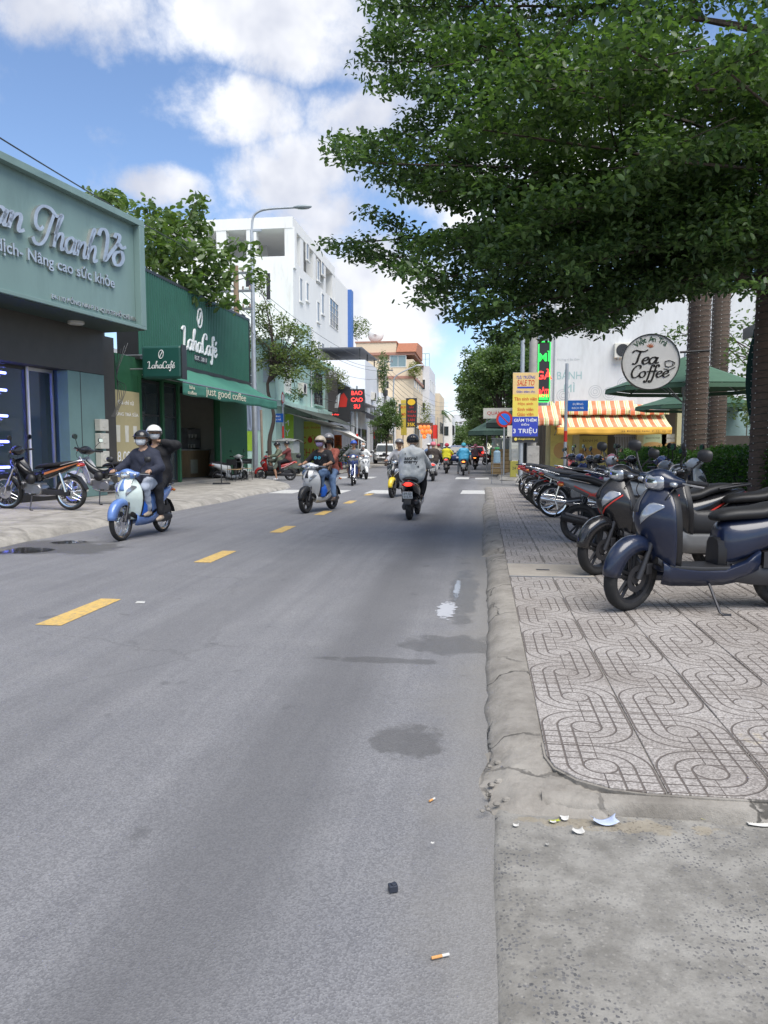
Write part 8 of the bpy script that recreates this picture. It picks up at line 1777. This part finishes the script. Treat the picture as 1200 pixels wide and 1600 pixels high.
# --- smaller trees
def tree(name, label, base, clumps, rad, n, size, mat, seed, trunk_pts, r0=.12, up=.4, asp=.5, cat='tree'):
    rg = np.random.default_rng(seed); base = np.array(base, float); t = T(name, label, cat, base); mb = MB(); tp = [np.array(q, float) for q in trunk_pts]; limb(mb, tp, r0, r0 * .45, 9)
    C = np.array(clumps); top = tp[-1]; fork = tp[max(0, len(tp) - 2)]
    for c in C[:: max(1, len(C) // 24)]: limb(mb, [fork + (top - fork) * rg.random(), (top + c) / 2 + rg.normal(0, .1, 3), c], r0 * .35, .01, 5)
    mb.build('trunk', BARK, t, smooth=60); crown(t, clump_pts(C, rad, n, rg), size, mat, seed, base, up=up, asp=asp); return t
def blob(c, r, n, rg, shell=.4): u = rg.normal(0, 1, (n, 3)); u /= np.linalg.norm(u, axis=1)[:, None]; return np.array(c) + u * (rg.random((n, 1)) ** shell) * np.array(r)
# broad-leaved tree behind the clinic roof
C = [PY(px, py, Y) for px, py, Y in ((172, 312, 26), (195, 345, 25.5), (225, 352, 26), (222, 385, 25), (255, 370, 27), (262, 410, 26), (285, 358, 26), (302, 345, 26.5), (292, 395, 25.5), (322, 420, 26), (320, 380, 27), (340, 400, 26.5), (358, 432, 26.5), (300, 445, 25.5), (275, 452, 25), (345, 465, 26), (250, 430, 25.5), (235, 405, 26.5), (330, 450, 27), (205, 330, 27), (310, 470, 26.5), (240, 345, 27), (270, 340, 27), (355, 410, 27))]
C += [np.array(c) + rg.normal(0, .45, 3) for c in C] + [np.array(c) + rg.normal(0, .5, 3) for c in C]
tree('broadleaf_tree', 'light green broad-leaved tree rising behind the clinic and coffee shop roofs', (-13.2, 27.5, .1), C, (.46, .46, .36), 40, .29, LF_BREAD, 31, [(-13.2, 27.5, .1), (-13, 27.2, 3), (-12.8, 27, 6)], .2, .35, .5)
# olive tree at the side street
C = [PY(px, py, Y) for px, py, Y in ((405, 450, 35.5), (415, 480, 35), (425, 520, 36), (440, 500, 35.5), (455, 515, 35), (462, 540, 36), (475, 525, 35.5), (488, 545, 35.5), (500, 560, 36), (480, 565, 35), (460, 570, 35.5), (440, 555, 35), (420, 550, 36), (405, 530, 35.5), (400, 570, 35.5), (430, 580, 35), (450, 590, 36), (495, 575, 35), (410, 500, 36), (470, 550, 34.5))]
C += [np.array(c) + rg.normal(0, .4, 3) for c in C]
b0 = PY(424, 735, 35.8); tree('street_tree', 'olive-green street tree with crooked stem beside the street lamp', (b0[0], 35.8, .05), C, (.5, .5, .38), 125, .15, LF_OLIVE, 32, [(b0[0], 35.8, .05), PY(421, 690, 35.8), PY(428, 650, 35.8), PY(418, 600, 35.8), PY(440, 560, 35.6)], .13)
# round tree by the white car
c0 = PY(603, 655, 52); rg = np.random.default_rng(4); C = blob(c0, (1.15, 1.1, 1.5), 70, rg); tree('round_tree', 'small round bushy tree standing by the white parked car', (c0[0], 52, .12), C, (.34, .34, .28), 80, .13, LF_FAR, 33, [(c0[0], 52, .12), (c0[0] + .05, 52, 1.6), (c0[0], 52, 2.8)], .09)
# right-hand street trees going away
RT = [(772, 575, 47, 2.0, 1.7, LF_FAR, 'bright leafy street tree just behind the advertising banner'), (752, 610, 60, 2.2, 2.0, LF_FAR, 'dark leafy street tree beyond the market umbrella'), (795, 565, 52, 2.4, 2.2, LF_FAR, 'broad street tree above the no-parking sign'), (742, 632, 84, 2.6, 2.4, LF_FAR, 'pale street tree standing past the dark market umbrella tree'), (830, 600, 44, 1.6, 2.0, LF_BIG, 'dark street tree squeezed behind the LED sign')]
for k, (px, py, Y, rx, rz_, m_, lab) in enumerate(RT):
    c0 = PY(px, py, Y); rg = np.random.default_rng(50 + k); C = blob(c0, (rx, rx, rz_), 110, rg, .5); C = C[C[:, 0] > PY(717, 640, Y)[0] + (c0[2] - C[:, 2]) * .35 * (C[:, 2] < c0[2])]; bx = max(c0[0], 1.3)
    tree('street_tree', lab, (bx, Y, .1), C, (.55, .55, .42), 95, .15 + .001 * Y, m_, 60 + k, [(bx, Y, .1), (bx, Y, 2.2), (c0[0], Y, c0[2] - .6)], .14)
for k, (px, py, Y, r_, lab) in enumerate(((712, 688, 150, 4.2, 'rounded tree at the bend of the far road'), (738, 680, 130, 3.6, 'rounded tree before the far hall'), (690, 672, 140, 3.2, 'loose tree beside the far palm'), (758, 668, 110, 3.4, 'dense dark tree over the far stalls'))):
    c0 = PY(px, py, Y); rg = np.random.default_rng(80 + k); tree('far_tree', lab, (c0[0], Y, 0), blob(c0, (r_, r_, r_ * .8), 60, rg), (.9, .9, .7), 60, .42, LF_FAR, 90 + k, [(c0[0], Y, 0), (c0[0], Y, 1.5), (c0[0], Y, max(2.5, c0[2] - 1))], .2)
# far palm
c0 = PY(681, 645, 118); t = T('palm_tree', 'tall feathery palm at the far bend before the overpass', 'palm', (c0[0], 118, .1)); mb = MB(); mb.tube([(0, 0, 0), (.2, 0, c0[2] * .5), (0, 0, c0[2])], [.22, .17, .14], 8); mb.build('trunk', BARK, t, world=False, smooth=60); rg = np.random.default_rng(3)
for k in range(16):
    a_ = 2 * math.pi * k / 16; L = rg.uniform(2.2, 3.2); el = rg.uniform(.2, 1.0); mb = MB(); q = [np.array((math.cos(a_) * L * s_, math.sin(a_) * L * s_, c0[2] + L * (math.sin(el) * s_ - .9 * s_ * s_))) for s_ in np.linspace(0, 1, 8)]
    for i_ in range(1, 8):
        for sd in (-1, 1):
            for f_ in (0, .5): b_ = q[i_ - 1] * (1 - f_) + q[i_] * f_; mb.add([b_ - (0, 0, .05), b_ + (0, 0, .05), b_ + np.array((-math.sin(a_) * sd, math.cos(a_) * sd, -.5)) * .8 + np.array((math.cos(a_), math.sin(a_), 0)) * .3], [(0, 1, 2)])
    mb.tube(q, .03, 4); mb.build('frond', LF_BIG, t, world=False, fixn=False)
# climbing plants and pot plants on the left row
def bush(label, c, r, n, size, mat, seed, cat='plant', name='shrub', stems=5):
    rg = np.random.default_rng(seed); c = np.array(c, float); base = (c[0], c[1], c[2] - r[2]); t = T(name, label, cat, base); mb = MB()
    for k in range(stems): e = blob(c, np.array(r) * .7, 1, rg)[0]; limb(mb, [np.array(base) + rg.normal(0, .03, 3) * (1, 1, 0), (np.array(base) + e) / 2, e], .02, .006, 5)
    mb.build('stem', BARK, t); crown(t, blob(c, r, n, rg, .45), size, mat, seed, base, name='foliage', up=.35, asp=.45); return t
bush('flowering climber with yellowing leaves on the dark shop corner', PY(523, 592, 49.0), (1.0, .5, .8), 1100, .13, LF_YEL, 1); bush('trailing roof creeper on the white box house canopy', PY(598, 580, 64), (.5, .6, 1.9), 1100, .16, LF_FAR, 2); bush('roof shrub behind the blue panel of the white building', PY(556, 512, 74), (1.6, 1, 1.2), 700, .22, LF_OLIVE, 3); bush('balcony fern on the cream block corner', PY(648, 578, 84.5), (.9, .6, 1.0), 600, .2, LF_YEL, 5); bush('hanging green climber at the far shop fronts', PY(665, 655, 86), (.7, .6, 2.2), 800, .18, LF_YEL, 6); bush('potted plants crowding the mint house balcony', PY(488, 600, 44.5), (.5, .9, .6), 600, .12, LF_FAR, 7)
for k, (px, py, Y, w_, lab) in enumerate(((530, 708, 47, .7, 'leafy shrub in a clay pot before the grey shutters'), (545, 704, 45, .5, 'smaller clay-pot shrub next to the leafy one'))):
    c0 = PY(px, py, Y); c0[2] = 1.0; bush(lab, c0, (w_, w_ * .7, .6), 700, .11, LF_FAR, 20 + k); mb = MB(); mb.lathe([(0, 0), (.17, 0), (.24, .34), (.27, .34), (.27, .40), (.22, .40), (.2, .36), (0, .36)], n=18); o = mb.build('plant_pot', plain('terracotta', (.36, .13, .06), .8), None, smooth=40, origin=(0, 0, 0)); o.location = (c0[0], c0[1], .12); tag(o, 'round terracotta pot holding the ' + ('leafy' if k == 0 else 'smaller') + ' shrub by the shutters', 'pot')
# --- hedge along the terrace
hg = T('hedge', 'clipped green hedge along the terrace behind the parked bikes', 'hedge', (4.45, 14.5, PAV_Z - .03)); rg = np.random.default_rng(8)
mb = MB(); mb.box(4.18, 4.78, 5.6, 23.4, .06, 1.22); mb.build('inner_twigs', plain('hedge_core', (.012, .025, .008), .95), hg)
n = 46000; fy = rg.uniform(5.5, 23.5, n); s_ = rg.random(n); hgt = 1.33 + .05 * np.sin(fy * 1.9) + .03 * np.sin(fy * 5.1)
P_ = np.where((s_ < .62)[:, None], np.stack([4.14 + rg.normal(0, .035, n), fy, .08 + (hgt - .08) * rg.random(n)], 1), np.stack([rg.uniform(4.12, 4.84, n), fy, hgt + rg.normal(0, .03, n)], 1)); crown(hg, P_, .052, LF_HEDGE, 9, (4.45, 14.5, PAV_Z - .03), name='foliage', up=.35, asp=.5)
mb = MB(); mb.box(4.02, 4.10, 5.4, 23.6, .05, .30); tag(mb.build('planter_wall', CONC, None, bevel=.01), 'low concrete edging at the foot of the clipped hedge', 'wall')
bush('loose bamboo-leaved shrub overtopping the hedge end', (4.75, 9.6, 1.25), (.55, .9, 1.15), 2600, .17, LF_HEDGE, 11, stems=14); bush('dark shrub between palm trunk and folded parasol', (6.3, 15.5, 1.1), (.8, .9, 1.0), 2200, .12, LF_BIG, 12, stems=8); bush('low terrace shrub below the menu panels', (6.9, 18.0, .9), (.9, 1.0, .8), 1600, .12, LF_FAR, 13, stems=8)
bush('tall back-lit shrub behind the terrace parasols', (9.5, 22, 2.4), (2.2, 1.6, 2.3), 5000, .13, LF_FAR, 14, stems=10)

C = [PY(px, py, Y) for px, py, Y in ((1140, 520, 21), (1160, 560, 20), (1130, 570, 22), (1170, 600, 21), (1150, 620, 20.5), (1185, 560, 19), (1060, 520, 23), (1120, 600, 23), (1175, 640, 20))]; C += [np.array(c) + rg.normal(0, .35, 3) for c in C]
tree('terrace_tree', 'thin back-lit tree between the second palm trunk and the folded parasol', (8.0, 21, .05), C, (.45, .45, .38), 70, .12, LF_FAR, 77, [(8.0, 21, .05), (8.0, 21, 2), (7.8, 21, 3.6)], .08)
# ================================================================ cars and small things
def car(label, loc, heading, body, tall=1.0, rear=False):
    t = T('car', label, 'car', loc, heading); P = lambda mb, n_, m_, par=None, **k: mb.build(n_, m_, par or t, world=False, **k)
    sec = [(-2.12, .52, .72, .80), (-2.05, .40, .95, .86), (-1.6, .30, 1.0, .90), (-.6, .27, 1.02, .91), (.6, .27, 1.02, .91), (1.3, .28, 1.0, .90), (1.85, .34, .92, .85), (2.12, .45, .78, .74)]
    mb = MB(); mb.loft([sup(x, 0, (z0 + z1) / 2, w, (z1 - z0) / 2, 20, 4.5, 'x') for x, z0, z1, w in sec]); P(mb, 'body', body, smooth=50, sub=1)
    top = 1.62 * tall; cab = [(-2.0, .98, .82, .98), (-1.75, .99, .80, top - .12), (-1.3, 1.0, .72, top), (.1, 1.0, .70, top), (.55, 1.0, .74, top - .16), (1.12, .98, .82, 1.0)]
    mb = MB(); mb.loft([[(x, -w * 1.05, z0), (x, -w * .9, z1), (x, w * .9, z1), (x, w * 1.05, z0)] for x, z0, w, z1 in cab]); P(mb, 'cabin', body, smooth=40)
    mb = MB(); mb.add([(1.09, -.74, 1.03), (1.09, .74, 1.03), (.60, .62, top - .155), (.60, -.62, top - .155)], [(0, 1, 2, 3)]); mb.v = [(x + .02, y, z + .02) for x, y, z in mb.v]; P(mb, 'windscreen', GLASS, fixn=False)
    mb = MB(); mb.add([(-2.02, -.72, 1.04), (-2.02, .72, 1.04), (-1.79, .64, top - .16), (-1.79, -.64, top - .16)], [(0, 3, 2, 1)]); P(mb, 'rear_window', GLASS, fixn=False)
    for s in (-1, 1):
        for x0, x1 in ((-1.6, -.72), (-.66, .15), (.2, .85)): zt2 = top - .13 if x1 < .5 else top - .26; mb = MB(); mb.add([(x0, s * .90, 1.04), (x1, s * .90, 1.04), (min(x1, .55), s * .715, zt2), (x0 + .04, s * .70, zt2)], [(0, 1, 2, 3)]); P(mb, 'side_window', GLASS)
        for x in (-1.32, 1.32):
            mb = MB(); mb.lathe([(.0, -.1), (.2, -.1), (.24, -.085), (.2, .085), (0, .085)], (x, s * .80, .33), 'y', 20); w = P(mb, 'wheel', ALLOY, smooth=40); mb = MB(); mb.lathe([(.23, -.10), (.32, -.10), (.335, -.05), (.335, .05), (.32, .10), (.23, .10)], (x, s * .80, .33), 'y', 24, closed_prof=True); P(mb, 'tyre', RUBBER, w, smooth=40)
        mb = MB(); mb.loft([sup(x, s * .63, .80, w, h, 12, 3, 'x') for x, w, h in ((1.92, .20, .08), (2.08, .17, .065), (2.12, .1, .03))]); P(mb, 'headlight', LENS, smooth=50)
        mb = MB(); mb.loft([sup(x, s * .70, .86, w, h, 12, 3, 'x') for x, w, h in ((-1.98, .14, .11), (-2.12, .11, .09))]); P(mb, 'tail_light', REDON if rear else REDL, smooth=50)
        mb = MB(); mb.ball((.85, s * 1.0, 1.08), (.06, .10, .07), 10); P(mb, 'door_mirror', body, smooth=180)
    mb = MB(); mb.loft([sup(x, 0, .74, w, h, 14, 4, 'x') for x, w, h in ((2.05, .46, .085), (2.14, .43, .07))]); P(mb, 'grille', BLACKP); mb = MB(); mb.loft([sup(x, 0, .47, w, h, 14, 4, 'x') for x, w, h in ((2.02, .62, .07), (2.10, .58, .055))]); P(mb, 'lower_grille', BLACKP)
    mb = MB(); mb.box(2.125, 2.15, -.23, .23, .52, .62); P(mb, 'number_plate', WLET); mb = MB(); mb.box(-2.15, -2.125, -.23, .23, .58, .70); P(mb, 'number_plate', WLET)
p = G(594, 727); car('white sport utility car parked just past the round bushy tree', (p[0] + .2, p[1] + 1.6, .06), R(-84), P_WHITE, 1.05)
p = G(702, 723); car('pale grey car oncoming behind the yellow-vested rider', (p[0], p[1] + 2, 0), R(-92), P_SILV, 1.02)
p = G(712, 727); car('dark car with lit tail lamps ahead of the yellow-vested rider', (p[0] + .3, p[1] + 2, 0), R(89), P_NAVY2, 1.0, True)
p = G(752, 719); car('dark red car far ahead of the blue raincoat under the trees', (p[0] - .4, p[1] + 2, 0), R(86), P_RED, 1.0, True)
# --- litter and details close to the kerb
PAPER = plain('paper', (.52, .51, .48), .8, var=.05)
def butt(px, py, ang_, label, L=.034, z=.004):
    p = G(px, py, z); d = (math.cos(ang_), math.sin(ang_)); t = T('cigarette_butt', label, 'cigarette butt', (p[0], p[1], z)); mb = MB(); mb.tube([(-d[0] * L / 2, -d[1] * L / 2, .004), (d[0] * L * .1, d[1] * L * .1, .004)], .0042, 8); mb.build('filter', plain('filter_tan', (.55, .28, .10), .8), t, world=False); mb = MB(); mb.tube([(d[0] * L * .1, d[1] * L * .1, .004), (d[0] * L / 2, d[1] * L / 2, .004)], .0041, 8); mb.build('paper_end', PAPER, t, world=False)
butt(688, 1496, R(25), 'cigarette butt lying on the asphalt near the joint ridge', .052); butt(675, 1251, R(55), 'small tan cigarette end on the asphalt by the broken kerb', .034)
p = G(614, 1392, .003); mb = MB(); mb.cbox((0, 0, .011), (.028, .024, .022), rot=Matrix.Rotation(.4, 3, 'Z')); mb.cbox((.003, 0, .024), (.018, .016, .005), rot=Matrix.Rotation(.7, 3, 'Z')); o = mb.build('plastic_cube', plain('dark_blue_plastic', (.03, .035, .05), .4), None, bevel=.003, origin=(0, 0, 0)); o.location = tuple(p); tag(o, 'tiny dark plastic cube on the open asphalt', 'litter')
def scrap(px, py, w, d, curl, mat, label, z=.02, cat='litter', name='paper_scrap', rz=0.0):
    p = G(px, py, z); mb = MB(); rg = np.random.default_rng(px); ph = rg.uniform(0, 6, 3)
    mb.grid(lambda i_, j_: ((i_ - .5) * w * (1 + .12 * math.sin(5 * j_ + ph[0])), (j_ - .5) * d * (1 + .15 * math.sin(4 * i_ + ph[1])), .002 + curl * (2 * (i_ - .5)) ** 2 + curl * .5 * (j_ - .5) * (i_ - .4)), 8, 6); o = mb.build(name, mat, None, smooth=180, solid=.0008, origin=(0, 0, 0)); o.location = tuple(p); o.rotation_euler = (0, 0, rz); return tag(o, label, cat)
scrap(944, 1286, .09, .045, .02, plain('blue_white_card', (.40, .46, .62), .6, var=.15, vs_=30), 'curled blue and white card scrap below the mortar step', rz=.15); scrap(903, 1300, .04, .03, .010, PAPER, 'small torn white paper near the curled card'); scrap(882, 1279, .03, .03, .004, PAPER, 'white paper chip beside the yellow leaf at the step'); scrap(866, 1283, .04, .014, .003, plain('lime_leaf', (.35, .38, .05), .6), 'fallen yellow-green leaf at the mortar step', cat='leaf', name='fallen_leaf', rz=.3); scrap(864, 1285, .022, .012, .004, PAPER, 'pebble-sized white scrap below the kerb corner'); scrap(1110, 1281, .075, .012, .003, plain('yellow_stick', (.5, .45, .2), .7), 'flat yellowish stick lying along the mortar step', name='flat_stick', rz=.05); scrap(806, 1290, .02, .016, .004, PAPER, 'tiny white flake on the broken kerb'); scrap(855, 1350 - 30, .012, .012, .003, plain('grey_flake', (.3, .29, .27), .8), 'grey stone flake on the apron slab'); scrap(676, 1318, .012, .01, .003, PAPER, 'white fleck on the asphalt by the apron edge')
ls_ = scrap(1184, 1285, .10, .06, .003, PAPER, 'torn white leaflet printed ACB at the mortar step', rz=.12, name='leaflet'); lettering('ACB', (-.008, 0, .0045), (1, 0, 0), DK, ls_, up=(0, 1, 0), world=False, h=.022, extrude=.0005, shear=.2)
for k, (px, py) in enumerate(((325, 1562), (750, 1580), (700, 1430), (480, 1230), (170, 1515))):
    p = G(px, py, .001); mb = MB(); rg = np.random.default_rng(k); n = 14; mb.add([(0, 0, .004)] + [(.018 * (1 + .4 * rg.normal()) * math.cos(2 * math.pi * q / n), .014 * (1 + .3 * rg.normal()) * math.sin(2 * math.pi * q / n), .002) for q in range(n)], [(0, 1 + q, 1 + (q + 1) % n) for q in range(n)]); o = mb.build('gum_spot', plain('old_gum', (.035, .035, .037), .8), road_o)
# helmet hanging on the black scooter, pink cloth on the silver one
mb = MB(); mb.grid(lambda i_, j_: (.115 * math.sin(R(100) * j_) * math.cos(2 * math.pi * i_), .115 * math.sin(R(100) * j_) * math.sin(2 * math.pi * i_), .115 * math.cos(R(100) * j_)), 20, 8); o = mb.build('spare_helmet', H_BEI, None, smooth=180, solid=.012, origin=(0, 0, 0)); o.location = tuple(PY(1035, 782, 8.1)); o.rotation_euler = (R(200), R(15), 0); tag(o, 'beige open-face helmet hung on the black and red scooter', 'helmet')
mb = MB(); rg = np.random.default_rng(2); mb.grid(lambda i_, j_: (.14 * (i_ - .5), .16 * (j_ - .5), .06 + .05 * math.sin(6 * i_) * math.cos(5 * j_)), 8, 8); o = mb.build('pink_cloth', plain('pink_cloth', (.55, .12, .25), .9), None, smooth=180, solid=.05, origin=(0, 0, 0)); o.location = tuple(PY(944, 752, 13.0)); tag(o, 'crumpled pink cloth lying on a parked scooter seat', 'cloth')
